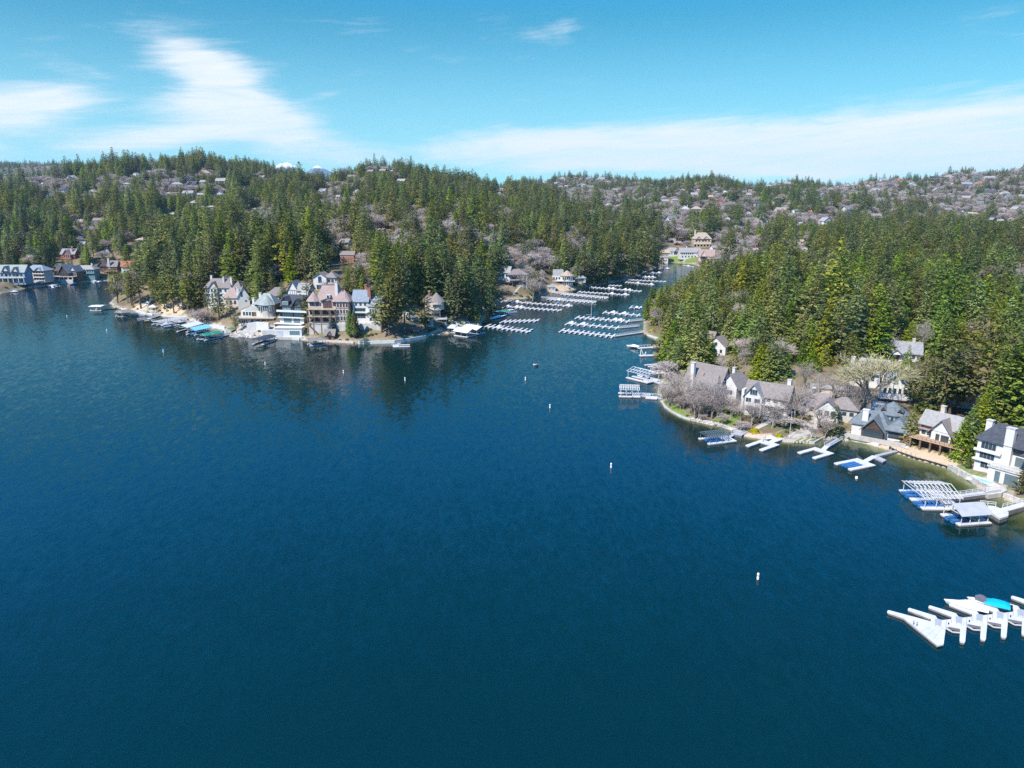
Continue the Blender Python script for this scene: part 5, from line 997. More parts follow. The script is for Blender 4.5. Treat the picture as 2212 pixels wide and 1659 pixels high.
d = udock('white U shaped dock with white grille gate platform below yellow bush', (1628, 968), (1659, 957), 6.4, 1.5, 3, shore=None); d.slab([d.loc(p) for p in ((1660, 955), (1676, 944), (1701, 940), (1699, 947), (1672, 957))], 'platform', 'dock', .7)
d.rail(d.loc((1646, 955)), d.loc((1652, 945)), 0); d.rail(d.loc((1676, 944)), d.loc((1695, 935)), 0, .7); boat('small white covered boat beside white U shaped dock', (1652, 950), (1672, 946), 'half', W_, 'boat_cover', B=1.9)
d = udock('angular U shaped dock with grey gangway to the sandy corner', (1741, 984), (1776, 974), 6.6, 1.4, 2.4); d.strip(d.b, d.loc((1789, 961)), 1.5, 'walkway', 'dock', .57); d.gangway(d.loc((1786, 964)), d.loc((1815, 948)), 1.7, 'dock_grey')
d = udock('white U shaped dock with blue lift and L shaped grey walkway', (1819, 1008), (1864, 999), 6.4, 1.4, 3); d.strip(d.b, d.loc((1890, 985)), 1.5, 'walkway', 'dock', .58); d.slab([d.loc(p) for p in ((1882, 987), (1894, 984), (1915, 994), (1907, 998))], 'platform', 'dock_grey', .56); d.strip(d.loc((1892, 985)), d.loc((1937, 974)), 1.2, 'gangway', 'dock_grey', .6)
lf = link('boat_lift', None, d.o); lf.location = (d.a + d.b) / 2
for s_ in (-1, 0, 1): MB().bar((d.n * s_ * 1.1 - d.u * 2.2 + Vector((0, 0, .25))), (d.n * s_ * 1.1 + d.u * 2.8 + Vector((0, 0, .25))), .42).build('lift_float', 'lift_blue', lf)
d = udock('large white double slip dock under open white rafters with two blue lifts', (1966, 1078), (2040, 1079), 12.5, 1.7, 3.4, three=True, group='private docks along the shores'); canopy(d, 3.2, 1.6, None, 'white', truss=10, posts=4)
for k in (-.25, .25):
    lf = link('boat_lift', None, d.o); lf.location = (d.a + d.b) / 2 + d.n * d.W * k + d.u * 1.4
    for s_ in (-1, 1): MB().bar((d.n * s_ * 1.0 - d.u * 3 + Vector((0, 0, .25))), (d.n * s_ * 1.0 + d.u * 3 + Vector((0, 0, .25))), .5).build('lift_float', 'lift_blue', lf)
MB().box(-1, 1, -.6, .6, .56, 1.5).build('dock_box', 'dock', d.o).location = d.b + d.u * 1.6
d.gangway(d.b, d.loc((2130, 1064), .9), 1.6, 'dock', True, .9)
d = Dock('stone_landing', 'pale stone landing with curved parapet below the arcaded mansion', 'landing', (2145, 1068)); d.slab([d.loc(p) for p in ((2128, 1070), (2135, 1074), (2163, 1070), (2175, 1064), (2165, 1055), (2128, 1058))], 'platform', 'concrete', 1.2, 1.3); d.slab([d.loc(p) for p in ((2135, 1072), (2160, 1068), (2159, 1066), (2134, 1070))], 'parapet', 'white', 2.0, .9)
d = udock('dock under grey metal gable roof with blue lift near right edge', (2050, 1122), (2108, 1118), 6.6, 1.5, 3); canopy(d, 3.0, 1.5, 'dock_grey', 'white', over=.3, posts=4)
lf = link('boat_lift', None, d.o); lf.location = d.a - d.u * 2
for s_ in (-1, 1): MB().bar((d.n * s_ * .9 - d.u * 2 + Vector((0, 0, .3))), (d.n * s_ * .9 + d.u * 2 + Vector((0, 0, .3))), .5).build('lift_float', 'lift_blue', lf)
d.gangway(d.b, d.loc((2136, 1108), .9), 1.4, 'dock', True, .8); d.slab([d.loc(p, 1) for p in ((2131, 1104), (2160, 1122), (2178, 1116), (2178, 1108), (2150, 1096), (2134, 1094))], 'platform', 'dock', 1.3, .5); d.strip(d.loc((2150, 1108), 1), d.loc((2290, 1070), 1), 1.7, 'walkway', 'dock', 1.31, .25); d.rail(d.loc((2172, 1102), 1), d.loc((2290, 1070), 1), .8, 1.3); d.rail(d.loc((2116, 1092), 1) + Vector((0, 0, 0)), d.loc((2150, 1096), 1), 0, 1.3)
for p in ((2140, 1106), (2160, 1119), (2176, 1112), (2200, 1095)): q = d.loc(p, 1); MB().cyl(q.x, q.y, -4, 1.2, .16, .16, 8).build('piling', 'metal', d.o)

# ---- private docks, left shore
d = udock('white flat roofed boat shelter standing off the left point', (200, 669), (222, 669), 8, 1.4, 2); canopy(d, 3.4, .3, 'canopy_white', over=.6)
d.strip(d.b, d.loc((254, 665)), 1.5, 'gangway', 'timber')
d = udock('brown hip roofed boat shelter with tan hull inside at left point', (255, 684), (284, 680), 8, 1.4, 2, shore=(315, 680)); canopy(d, 3.2, 1.4, 'roof_brown', 'white', hipped=True); boat('tan boat moored beneath brown hip roofed shelter', (252, 686), (272, 683), 'open', 'boat_yellow', C_)
udock('grey plank dock with yellow motorboat beside it', (297, 690), (322, 688), 7, 1.3, 2, shore=(345, 681), m='dock_grey'); boat('yellow wooden motorboat beside grey plank dock', (336, 692), (312, 694), 'open', 'boat_yellow', C_)
d = udock('dock with pale lattice boat hoists, right of the yellow boat', (338, 702), (384, 694), 10, 1.4, 2.6, three=True, shore=(405, 687)); canopy(d, 2.4, .3, None, 'metal', truss=9, posts=4)
boat('white motorboat at lattice hoist dock, nearer of two', (352, 707), (388, 702), 'open', W_, C_); boat('white motorboat at lattice hoist dock, farther of two', (345, 703), (370, 699), 'covered', W_, C_)
boat('white covered boat tied up by the stone bulkhead right of lattice hoists', (410, 699), (432, 696), 'covered', W_, C_)
d = udock('white roofed boathouse, leftmost of three coloured roofs in a row', (392, 717), (424, 708), 7.5, 1.3, 2); canopy(d, 3.2, 1.3, 'canopy_white', 'white', over=.5)
d = udock('light blue roofed boathouse between white and green roofs', (411, 723), (444, 716), 7.5, 1.3, 2); canopy(d, 3.2, 1.3, 'canopy_blue', 'white', over=.5); boat('white boat moored beneath the light blue roof', (410, 724), (430, 720), 'covered', W_, 'cover_blue')
d = udock('dark green roofed boathouse, rightmost of three coloured roofs in a row', (433, 734), (470, 727), 7.5, 1.3, 2, shore=(502, 721)); canopy(d, 3.0, .7, 'canopy_green', 'white', over=.5); boat('white boat moored beneath the dark green roof', (430, 735), (452, 731), 'open', W_, C_)
d = Dock('dock', 'grey L shaped dock behind green roofed boathouse', 'dock', (470, 716), 'private docks along the shores'); d.strip(d.loc((448, 718)), d.loc((488, 714)), 1.8, 'walkway', 'dock_grey'); d.strip(d.loc((486, 714)), d.loc((488, 722)), 1.4, 'finger', 'dock_grey', .556)
d = udock('black roofed open boat shelter with two white fingers', (556, 744), (582, 735), 7, 1.3, 2, shore=(598, 731)); canopy(d, 3.0, .5, 'canopy_black', 'dark_metal', over=.6)
d = udock('grey brown roofed boat shelter with blue boat before the mansion', (666, 745), (698, 742), 7, 1.4, 2); canopy(d, 3.2, .9, 'roof_brown', 'dark_metal', over=.8, hipped=True); boat('blue hulled boat under the grey brown roof shelter', (668, 746), (696, 743), 'half', 'boat_blue', 'cover_grey')
udock('small white U shaped dock in front of white fenced quay', (886, 746), (855, 747), 6, 1.4, 3, shore=(864, 741))
for lab, tip, base, w in (('small white gazebo roofed dock, leftmost of three by the point', (970, 716), (984, 717), 6), ('white gabled boathouse, middle of three by the point', (989, 722), (1016, 726), 8), ('white gabled boathouse, rightmost of three by the point', (1009, 715), (1038, 720), 8)):
    d = udock(lab, tip, base, w, 1.3, 2); canopy(d, 3.2, 1.5, 'canopy_white', 'white', over=.5, hipped=(w == 6))
for lab, bow, st, k, h_ in (('white cabin cruiser at left edge of the bay', (10, 629), (28, 625), 'bimini', W_), ('white pontoon boat beside the cabin cruiser in the bay', (22, 631), (38, 630), 'covered', W_), ('white boat at dock below blue roofed villa', (104, 619), (122, 617), 'covered', W_), ('white boat beside dock below timber gable house', (118, 621), (130, 618), 'open', W_), ('dark blue boat below timber gable house', (150, 616), (162, 613), 'covered', 'boat_blue'), ('white boat below green gambrel house', (198, 612), (210, 609), 'bimini', W_), ('white boat at the right end of bay lawn', (208, 611), (218, 609), 'covered', W_)):
    boat(lab, bow, st, k, h_, C_ if h_ == W_ else 'cover_blue', group='boats moored in the far bay')
d = Dock('dock', 'low white dock below blue roofed villa in the bay', 'dock', (112, 616), 'private docks along the shores'); d.strip(d.loc((100, 617)), d.loc((124, 614)), 2, 'walkway'); d.strip(d.loc((112, 616)), d.loc((114, 622)), 1.6, 'finger', z=.556)
d = Dock('dock', 'white jetty below the green gambrel house in bay', 'dock', (203, 608), 'private docks along the shores'); d.strip(d.loc((196, 608)), d.loc((218, 607)), 2, 'walkway'); d.strip(d.loc((203, 606)), d.loc((203, 612)), 1.6, 'finger', z=.556)
boat('small white boat adrift in open water near the marina', (1152, 789), (1160, 787), 'open', W_, C_)

# ---- the nearest dock, bottom right
def NP(zx, zy): return (1901 + zx * .14063, 1267 + zy * .14063)
d = Dock('finger_dock', 'nearest big white dock with pointed end, lower right corner of view', 'dock', NP(1500, 520), 'finger docks of the marinas')
Q = lambda zx, zy: d.loc(NP(zx, zy), .55)
d.slab([Q(745, 540), Q(2900, 284), Q(2900, 372), Q(1015, 622), Q(960, 620)], 'walkway', 'dock', .55, .25)
d.slab([Q(110, 388), Q(118, 368), Q(142, 364), Q(790, 538), Q(1012, 618), Q(976, 888), Q(890, 906), Q(350, 470)], 'end_plate', 'dock', .562, .262)
for k in range(6):
    ox, oy = k * 317, -k * 37.5
    d.slab([Q(428 + ox, 352 + oy), Q(432 + ox, 334 + oy), Q(456 + ox, 328 + oy), Q(850 + ox, 448 + oy), Q(905 + ox, 520 + oy), Q(760 + ox, 480 + oy)], 'finger', 'dock', .556, .25)
    d.slab([Q(790 + ox, 450 + oy), Q(850 + ox, 452 + oy), Q(836 + ox, 566 + oy), Q(778 + ox, 545 + oy)], 'plate', 'dock', .57, .02)
    a = d.slab([Q(852 + ox, 490 + oy), Q(952 + ox, 512 + oy), Q(938 + ox, 612 + oy), Q(842 + ox, 586 + oy)], 'ribbed_mat', 'mat_grey', .575, .02)
    d.slab([Q(1235 + ox, 560 + oy), Q(1335 + ox, 560 + oy), Q(1308 + ox, 848 + oy), Q(1296 + ox, 858 + oy), Q(1236 + ox, 846 + oy), Q(1222 + ox, 828 + oy)], 'finger', 'dock', .558, .25)
    d.slab([Q(1050 + ox, 556 + oy), Q(1236 + ox, 590 + oy), Q(1236 + ox, 690 + oy - 38), Q(1020 + ox, 612 + oy)], 'plate', 'dock', .572, .03)
    d.bars([(Q(1024 + ox, 628 + oy) + Vector((0, 0, .3)), Q(1120 + ox, 682 + oy) + Vector((0, 0, .3))), (Q(1120 + ox, 682 + oy) + Vector((0, 0, .3)), Q(1230 + ox, 690 + oy) + Vector((0, 0, .3)))], 'bumper', 'dock', .09)
    d.bars([(Q(1052 + ox, 582 + oy) + Vector((0, 0, .5)), Q(1052 + ox, 582 + oy) + Vector((0, 0, .95)))], 'cleat', 'black', .07)
for k in range(26):                                     # joints between the deck panels of the spine
    x0 = 860 + k * 79; a, b = Q(x0, 538 - (x0 - 745) * .1188 - 6), Q(x0 - 8, 622 - (x0 - 1015) * .1188 if x0 > 1015 else 618)
    d.slab([a, a + Vector((.07, 0, 0)), b + Vector((.07, 0, 0)), b], 'joint', 'dock_side', .5655 if x0 > 1010 else .566, .006)
for k in range(5):
    t = (k + 1) / 6; a = Q(350 + (890 - 350) * t, 470 + (906 - 470) * t); b = Q(790 + 220 * t, 538 + 84 * t); u_ = (b - a).normalized(); n_ = Vector((-u_.y, u_.x, 0)) * .03
    d.slab([a + n_ + u_ * .1, a - n_ + u_ * .1, b - n_ - u_ * .1, b + n_ - u_ * .1], 'joint', 'dock_grey', .568, .006)
p, q = Q(512, 588), Q(562, 606); d.bars([(p + Vector((0, 0, -.3)), p + Vector((0, 0, 1.4))), (q + Vector((0, 0, -.3)), q + Vector((0, 0, 1.4))), (p + Vector((0, 0, 1.4)), p + (p - q) * 0 + Vector((.3, .5, .6))), (q + Vector((0, 0, 1.4)), q + Vector((.3, .5, .6))), (p + Vector((0, 0, .1)), q + Vector((0, 0, .1)))], 'ladder', 'dark_metal', .05)
boat('white fabric covered motorboat between fingers of the nearest dock', NP(978, 228), NP(1650, 372), 'covered', W_, C_, B=2.7, H=.8)
o = boat('motorboat with bright cyan cover and grey tower hood at nearest dock', NP(1330, 200), NP(1985, 345), 'open', W_, C_, B=2.4, H=.9)
for c in [c for c in o.children if c.name.split('.')[0] in ('floor', 'seat', 'windscreen')]: bpy.data.objects.remove(c)
Lb = (F2(NP(1330, 200), .4) - F2(NP(1985, 345), .4)).length
cover_mb(Lb, 2.6, 1.0, [(.3, .25, .65), (.08, .1, .2)], x0=0, x1=.6, n=15).build('cover', 'cover_cyan', o); cover_mb(Lb, 1.9, 1.2, [(.68, .16, .75)], x0=.55, x1=.82, n=9, drop=.3).build('tower_hood', 'cover_grey', o)

# ---- buoys
for i, (p, l) in enumerate([((145, 685), 'white buoy nearest the white roofed shelter at the left'), ((231, 716), 'white buoy left of the blue roofed boathouse in open water'), ((353, 761), 'white buoy below the three coloured boathouse roofs'), ((573, 788), 'white buoy below the black roofed shelter'),
        ((742, 806), 'white buoy below the pink roofed mansion'), ((875, 822), 'white buoy below small white U shaped dock'), ((1135, 821), 'white buoy in mid lake below the adrift boat'), ((1188, 881), 'white buoy left of the white rafter dock'),
        ((1320, 1010), 'white buoy alone in the open middle of the lake'), ((1637, 1251), 'largest white buoy, left of the nearest dock'), ((1850, 1033), 'white ball buoy below the dock with blue lift')]):
    b = F2(p, 0); o = thing('buoy', l, 'buoy', (b.x, b.y, 0), 0, 'white swim zone buoys')
    if i == 10: MB().cyl(0, 0, -.2, .5, .42, .3, 10).build('float_ball', 'buoy', o)
    else: MB().cyl(0, 0, -.5, 1.25, .23, .23, 10).build('float_can', 'buoy', o); MB().cyl(0, 0, 1.25, 1.42, .23, .1, 10).build('cap', 'buoy', o); MB().cyl(0, 0, .75, .95, .245, .245, 10).build('band', 'orange', o)

# ---- quay walls, paths, steps, fence, flagpole, umbrella, gardens on the shore
def wall_line(label, pts, h=1.1, w=.5, m='concrete', cat='wall', name='retaining_wall', base=-1.2, z=None, cap=None):
    c = F2(pts[0], .0); o = thing(name, label, cat, c)
    for i in range(len(pts) - 1):
        a, b = [ground(*q) if z is None else Vector((*flat(q[0], q[1], z), z)) for q in (pts[i], pts[i + 1])]
        u = Vector((b.x - a.x, b.y - a.y, 0)).normalized(); n = Vector((-u.y, u.x, 0)) * w / 2; mb = MB()
        za, zb = (a.z, b.z); P = [a - u * .05 - n, b + u * .05 - n, b + u * .05 + n, a - u * .05 + n]; Z = [za, zb, zb, za]
        vs = [(p.x - c.x, p.y - c.y, q + base) for p, q in zip(P, Z)] + [(p.x - c.x, p.y - c.y, q + h + .003 * (i % 2)) for p, q in zip(P, Z)]
        mb.add(vs, [(0, 3, 2, 1), (4, 5, 6, 7), (0, 1, 5, 4), (1, 2, 6, 5), (2, 3, 7, 6), (3, 0, 4, 7)]).build('wall_section', m, o)
    return o
wall_line('long pale curving quay wall round the lawn point of the right shore', [(1429, 868), (1436, 880), (1450, 890), (1470, 901), (1492, 908)], .5, .6)
wall_line('pinkish quay wall below the garden of the long white chalet', [(1606, 942), (1643, 947.5), (1668, 951)], .6, .5, 'pink_tan')
wall_line('cream quay wall round the striped garden point', [(1690, 953), (1758, 958.5), (1776, 949)], .7, .5, 'cream')
wall_line('stone lake wall with coursed blocks below arcaded mansion', [(2049, 1012), (2088, 1034), (2127, 1057)], 1.6, .7, 'stone')
wall_line('shaded stone lake wall at right edge below dark pine', [(2168, 1073), (2200, 1086), (2260, 1116)], 1.2, .7, 'stone')
wall_line('low white wall along the patio of the slate lake house', [(1815, 949), (1838, 949), (1870, 954), (1898, 962)], .5, .5, 'white')
wall_line('long white balustraded quay below the pine grove', [(774, 742), (800, 742.5), (852, 741), (885, 736), (919, 730)], 1.5, .6, 'white')
wall_line('pinkish quay wall below the mansion', [(663, 735), (703, 738), (764, 741)], 1.2, .6, 'pink_tan')
wall_line('white quay wall with dark waterline below the charcoal house', [(562, 730), (605, 732.5), (647, 734)], 1.1, .7, 'white')
wall_line('white bulkhead along the left point below brown slope', [(262, 668), (300, 674.5), (330, 681)], 1.1, .6, 'white')
wall_line('white bulkhead right of lattice hoist docks', [(345, 682.5), (375, 685), (406, 686)], .9, .6, 'white')
wall_line('white retaining wall curving behind the three coloured boathouses', [(441, 705), (462, 706), (486, 710)], 1.5, .6, 'white')
wall_line('big white stone terrace wall left of boat room', [(535, 716), (555, 712), (582, 714)], 4.5, 1.2, 'white')
wall_line('red brick garden wall beside the small white gazebo dock', [(940, 722), (958, 716), (968, 707)], .7, .5, 'brick')
wall_line('white wall at water edge of right marina garden', [(1399, 725), (1418, 731), (1434, 739)], .6, .6, 'white')
wall_line('long grey quay wall in front of the bay houses', [(60, 622), (120, 614), (180, 609), (215, 607)], .6, .6, 'concrete')
o = wall_line('black silt fence on small stakes along the sandy beach', [(1921, 968), (1938, 977.5), (1977, 992), (2005, 999), (2048, 1012)], .7, .12, 'silt_fence', 'fence', 'silt_fence')
for k in range(12):
    a = ground(1925 + k * 10.5, 970 + k * 3.6); MB().box(-.06, .06, -.06, .06, -.3, .95).build('stake', 'tan', o).location = a - o.location
def ribbon(name, label, pts, w=1.6, m='path', kind='structure'):
    fine_ = []
    for i in range(len(pts) - 1):
        for k in range(6): t = k / 6; fine_.append((pts[i][0] + (pts[i + 1][0] - pts[i][0]) * t, pts[i][1] + (pts[i + 1][1] - pts[i][1]) * t))
    fine_.append(pts[-1]); G = [ground(*q) for q in fine_]; mb = MB()
    for i, g in enumerate(G):
        u = (G[min(i + 1, len(G) - 1)] - G[max(i - 1, 0)]); u.z = 0; u.normalize(); n = Vector((-u.y, u.x, 0)) * w / 2
        for s_ in (1, -1):
            p = g + n * s_; z = max(float(height(np.array([p.x]), np.array([p.y]))[0]), .2); mb.v += [(p.x, p.y, z + .12), (p.x, p.y, z - .6)]
    for i in range(len(G) - 1):
        a, b = i * 4, i * 4 + 4; mb.f += [(a, a + 2, b + 2, b), (a, b, b + 1, a + 1), (a + 2, a + 3, b + 3, b + 2)]
    o = mb.build(name, m); tag(o, label, None, None, kind); return o
ribbon('path', 'curving pale garden path right of the long white chalet', [(1703, 944), (1740, 938), (1762, 926), (1763, 912), (1755, 900)], 1.4)
ribbon('path', 'straight stone path from yellow bush to the long white chalet', [(1620, 932), (1655, 915), (1672, 903), (1665, 893)], 1.8)
ribbon('driveway', 'pale driveway below the white gabled chalet', [(1870, 893), (1890, 878), (1915, 868)], 4.5, 'concrete')
ribbon('road', 'grey road strip between cedars on the right slope', [(1480, 730), (1500, 705), (1507, 690)], 4.0, 'dock_grey')
ribbon('path', 'pale steps down the bank below the marina cove houses', [(1108, 638), (1120, 622), (1132, 612)], 1.4)
ribbon('path', 'pale steps between the white channel lawns', [(1476, 566), (1487, 552)], 1.8)
ribbon('path', 'light wooden stair rising from the small gazebo dock', [(968, 708), (960, 695), (952, 684)], 1.8)
ribbon('path', 'white slope path at the left point', [(300, 670), (315, 660), (322, 650)], 4.0, 'concrete')
g = ground(1705, 948); o = thing('flagpole', 'white bare flagpole standing on the garden shore', 'flagpole', g); MB().cyl(0, 0, 0, 9, .09, .05, 8).build('pole', 'white', o); MB().cyl(0, 0, 9, 9.2, .13, .1, 8).build('finial', 'white', o)
g = ground(1770 - 22, 953)
for k in range(6):
    q = ground(1706 + k * 7.4 + 14, 951.2 - k * .1 + .6); o = thing('garden_bed', f'pale striped garden bed, number {["one", "two", "three", "four", "five", "six"][k]} from the flagpole on garden point', 'garden bed', q + Vector((0, 0, .1)), R(-50), 'striped beds on the garden point'); MB().box(-.45, .45, -2, 2, -.5, .14).build('edging', 'path', o); MB().box(-.38, .38, -1.9, 1.9, .14, .24).build('planting', 'turf' if k % 2 else 'tan', o)
g = ground(500, 718); o = thing('umbrella', 'green parasol on the dock corner right of green roofed boathouse', 'umbrella', g); MB().cyl(0, 0, 0, 2.6, .05, .05, 6).build('pole', 'metal', o); MB().cyl(0, 0, 2.2, 3.0, 2.4, .05, 8).build('canopy', 'canopy_green', o)
g = ground(329, 672); o = thing('gazebo', 'tiny white gabled gazebo under the left point pines', 'gazebo', g + Vector((0, 0, .2)))
MB().box(-2.4, 2.4, -.2, 3, -1.5, .2).build('base', 'white', o); [MB().box(x - .12, x + .12, y, y + .24, .2, 2.4).build('post', 'white', o) for x in (-2.2, 0, 2.2) for y in (0, 2.6)]; MB().add([(-2.8, -.4, 2.4), (2.8, -.4, 2.4), (2.8, 3.2, 2.4), (-2.8, 3.2, 2.4), (0, 1.4, 4.1)], [(0, 1, 4), (1, 2, 4), (2, 3, 4), (3, 0, 4), (0, 3, 2, 1)]).build('roof', 'white', o)
g = ground(2124, 1042); o = thing('plunge_pool', 'small turquoise pool in white paving before the mansion arcade', 'pool', (g.x, g.y, g.z + .25), R(-58)); MB().box(-4, 4.4, -.9, 2.6, -.6, .1).build('paving', 'white', o); MB().box(-2, 2, -.6, 1.2, .1, .16).build('pool_water', 'pool', o)
def rocks():
    q = random.Random(3); mb = MB()
    def rock(p, r):
        k = 6; vs = []
        for zz, rr in ((-.4, .8), (.1, 1), (.6, .62)):
            for i in range(k): a = 2 * math.pi * i / k + zz; f = rr * q.uniform(.75, 1.2) * r; vs.append((p.x + f * math.cos(a), p.y + f * math.sin(a), p.z + zz * r * q.uniform(.8, 1.1)))
        vs.append((p.x, p.y, p.z + .85 * r)); b = [(i, (i + 1) % k, k + (i + 1) % k, k + i) for i in range(k)] + [(k + i, k + (i + 1) % k, 2 * k + (i + 1) % k, 2 * k + i) for i in range(k)] + [(2 * k + i, 2 * k + (i + 1) % k, 3 * k) for i in range(k)]
        mb.add(vs, b)
    for x0, y0, x1, y1, n_, r0, r1 in ((500, 727, 575, 731, 70, .5, 1.6), (515, 720, 545, 726, 40, .6, 1.8), (495, 912, 1, 1, 0, 1, 1), (1493, 907, 1560, 921, 70, .3, .9), (1560, 920, 1602, 938, 40, .3, 1.0), (1640, 900, 1680, 915, 40, .4, 1.2), (1790, 948, 1830, 948, 50, .25, .7), (1915, 958, 1960, 968, 60, .25, .9), (1000, 708, 1038, 702, 60, .4, 1.4), (960, 690, 1000, 706, 50, .4, 1.3), (375, 690, 440, 705, 60, .4, 1.5), (330, 676, 345, 681, 20, .6, 1.4), (240, 656, 262, 668, 30, .5, 1.5), (1050, 668, 1100, 648, 40, .4, 1.2), (1437, 780, 1442, 770, 20, .4, 1.2), (2100, 1040, 2160, 1066, 30, .3, .8)):
        for _ in range(n_):
            t = q.random(); p = ground(x0 + (x1 - x0) * t + q.uniform(-2, 2), y0 + (y1 - y0) * t + q.uniform(-3, 1)); rock(p, q.uniform(r0, r1))
    o = mb.build('shore_rocks', 'rock'); tag(o, 'pale boulders and rubble along the waterline', None, None, 'stuff')
rocks()
# ------------------------------------------------------------------ trees
def leaf_mesh(name, V, F, T, m, Nrm=None):
    me = bpy.data.meshes.new(name); V = np.asarray(V, np.float32); F = np.asarray(F, np.int32); k = F.shape[1]
    me.vertices.add(len(V)); me.vertices.foreach_set('co', V.ravel())
    me.loops.add(F.size); me.loops.foreach_set('vertex_index', F.ravel())
    me.polygons.add(len(F)); me.polygons.foreach_set('loop_start', np.arange(0, F.size, k, dtype=np.int32))
    me.update(calc_edges=True)
    at = me.attributes.new('tone', 'FLOAT', 'POINT'); at.data.foreach_set('value', np.asarray(T, np.float32))
    me.materials.append(MATS[m])
    if Nrm is not None:
        me.polygons.foreach_set('use_smooth', np.ones(len(F), bool)); me.normals_split_custom_set_from_vertices(Nrm.tolist())
    return me
def unit(a): return a / np.maximum(np.linalg.norm(a, axis=-1, keepdims=True), 1e-6)
def sprays(P, D, L, Wd, T, rng, tilt=.5):
    """needle sprays: kite shaped faces lying along the branch direction"""
    n = len(P); up = np.tile((0., 0., 1.), (n, 1)); S_ = unit(np.cross(D, up) + rng.normal(0, tilt, (n, 3)))
    nn = unit(np.cross(D, S_)); sag = nn * (L * rng.uniform(-.12, .12, n))[:, None]
    a = P - D * (L * .4)[:, None]; b = P + S_ * (Wd / 2)[:, None] + sag; c = P + D * (L * .6)[:, None] - up * (L * .12)[:, None]; d = P - S_ * (Wd / 2)[:, None] + sag
    V = np.stack([a, b, c, d], 1).reshape(-1, 3); F = np.arange(4 * n).reshape(n, 4); TT = np.repeat(T, 4)
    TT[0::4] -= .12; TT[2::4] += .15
    return V, F, np.clip(TT, 0, 1)
def outward(V, F, axis_up=.4, ball=False):
    """crown normals: sprays face outwards, so a crown has a sunlit and a shaded side"""
    V = np.asarray(V, float); C = V[F].mean(1); O = C.copy()
    if not ball: O[:, 2] = 0
    O = unit(O) + np.array((0, 0, axis_up)); O = unit(O)
    fn = unit(np.cross(V[F[:, 2]] - V[F[:, 0]], V[F[:, 3]] - V[F[:, 1]]))
    flip = (fn * O).sum(1) < 0; F = F.copy(); F[flip] = F[flip][:, ::-1]; fn[flip] *= -1
    n_ = unit(O * .75 + fn * .4); N_ = np.zeros_like(V); N_[F.ravel()] = np.repeat(n_, 4, 0)
    return V, F, N_
def conifer(seed, H, Rm, base, m, power=.8, droop=.25, gap=.1, clump=1.0, per=1.0, ragged=.3, tip_up=0.0, round_=0.0):
    rng = np.random.default_rng(seed); P = []; D = []; L = []; T = []
    z = base * H
    lean = rng.normal(0, .012, 2)
    while z < H * .985:
        t = (z / H - base) / (1 - base)
        prof = (1 - t) ** power
        if round_: prof = min(prof, (.55 + 1.6 * t) if t < .28 else 1)
        r = Rm * prof * rng.uniform(.86, 1.12) + .25
        nb = max(3, int(round((5.2 + 2.2 * (1 - t)) * per)))
        a0 = rng.uniform(0, 6.28)
        for b in range(nb):
            if rng.random() < gap: continue
            a = a0 + 6.283 * b / nb + rng.normal(0, .2); ln = r * (1 + rng.normal(0, ragged * .6)); ln = max(.3, ln)
            dz = -droop * (1 - t) + .35 * t + rng.normal(0, .08)
            bt = rng.uniform(0, 1)
            k = max(1, int(ln / (.75 * clump)))
            for j in range(k):
                s_ = (j + .55 + rng.uniform(-.3, .3)) / k; s_ = .22 + .8 * s_
                x = ln * s_; zz = z + dz * x + tip_up * x * s_ * .3 - .05 * x * s_
                off = rng.normal(0, .22 * clump, 3)
                w_ = rng.normal(0, .35) * (1.2 - s_)
                p = np.array((math.cos(a + w_) * x + lean[0] * z, math.sin(a + w_) * x + lean[1] * z, zz)) + off
                for _ in range(2 if s_ > .5 else 1):
                    aa = a + rng.normal(0, .55)
                    P.append(p + rng.normal(0, .15 * clump, 3)); D.append((math.cos(aa), math.sin(aa), dz + rng.normal(0, .28) + tip_up * s_ * .6)); L.append(clump * rng.uniform(.9, 1.7) * (.75 + .4 * (1 - t)))
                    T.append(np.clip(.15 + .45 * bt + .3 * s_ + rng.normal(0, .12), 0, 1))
        z += (.55 + .35 * (1 - t)) * clump * H / 30 * rng.uniform(.8, 1.25)
    P += [np.array((lean[0] * H, lean[1] * H, H - .5))] * 3; D += [(.15, 0, 1), (-.1, .12, 1), (0, -.15, 1)]; L += [1.6] * 3; T += [.6] * 3
    P = np.array(P); D = unit(np.array(D, float)); L = np.array(L); T = np.array(T)
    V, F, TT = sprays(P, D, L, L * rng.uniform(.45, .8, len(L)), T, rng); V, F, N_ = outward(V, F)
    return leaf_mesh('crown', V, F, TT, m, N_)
def trunk_mesh(H, r, m='bark', n=7, seed=0, dead=0):
    q = random.Random(seed); mb = MB(); pr = None; zs = [0, .04 * H, .3 * H, .6 * H, .9 * H]; rs_ = [r * 1.35, r, r * .8, r * .5, r * .12]
    for i in range(len(zs)):
        for k in range(n): a = 6.283 * k / n; mb.v.append((rs_[i] * math.cos(a), rs_[i] * math.sin(a), zs[i] - (1.5 if i == 0 else 0)))
    for i in range(len(zs) - 1):
        for k in range(n): mb.f.append((i * n + k, i * n + (k + 1) % n, (i + 1) * n + (k + 1) % n, (i + 1) * n + k))
    for _ in range(dead):
        z = q.uniform(.15, .5) * H; a = q.uniform(0, 6.28); l = q.uniform(1, 2.6); mb.bar((0, 0, z), (l * math.cos(a), l * math.sin(a), z - .1 * l), .07, .02)
    return mb.mesh('trunk', m)
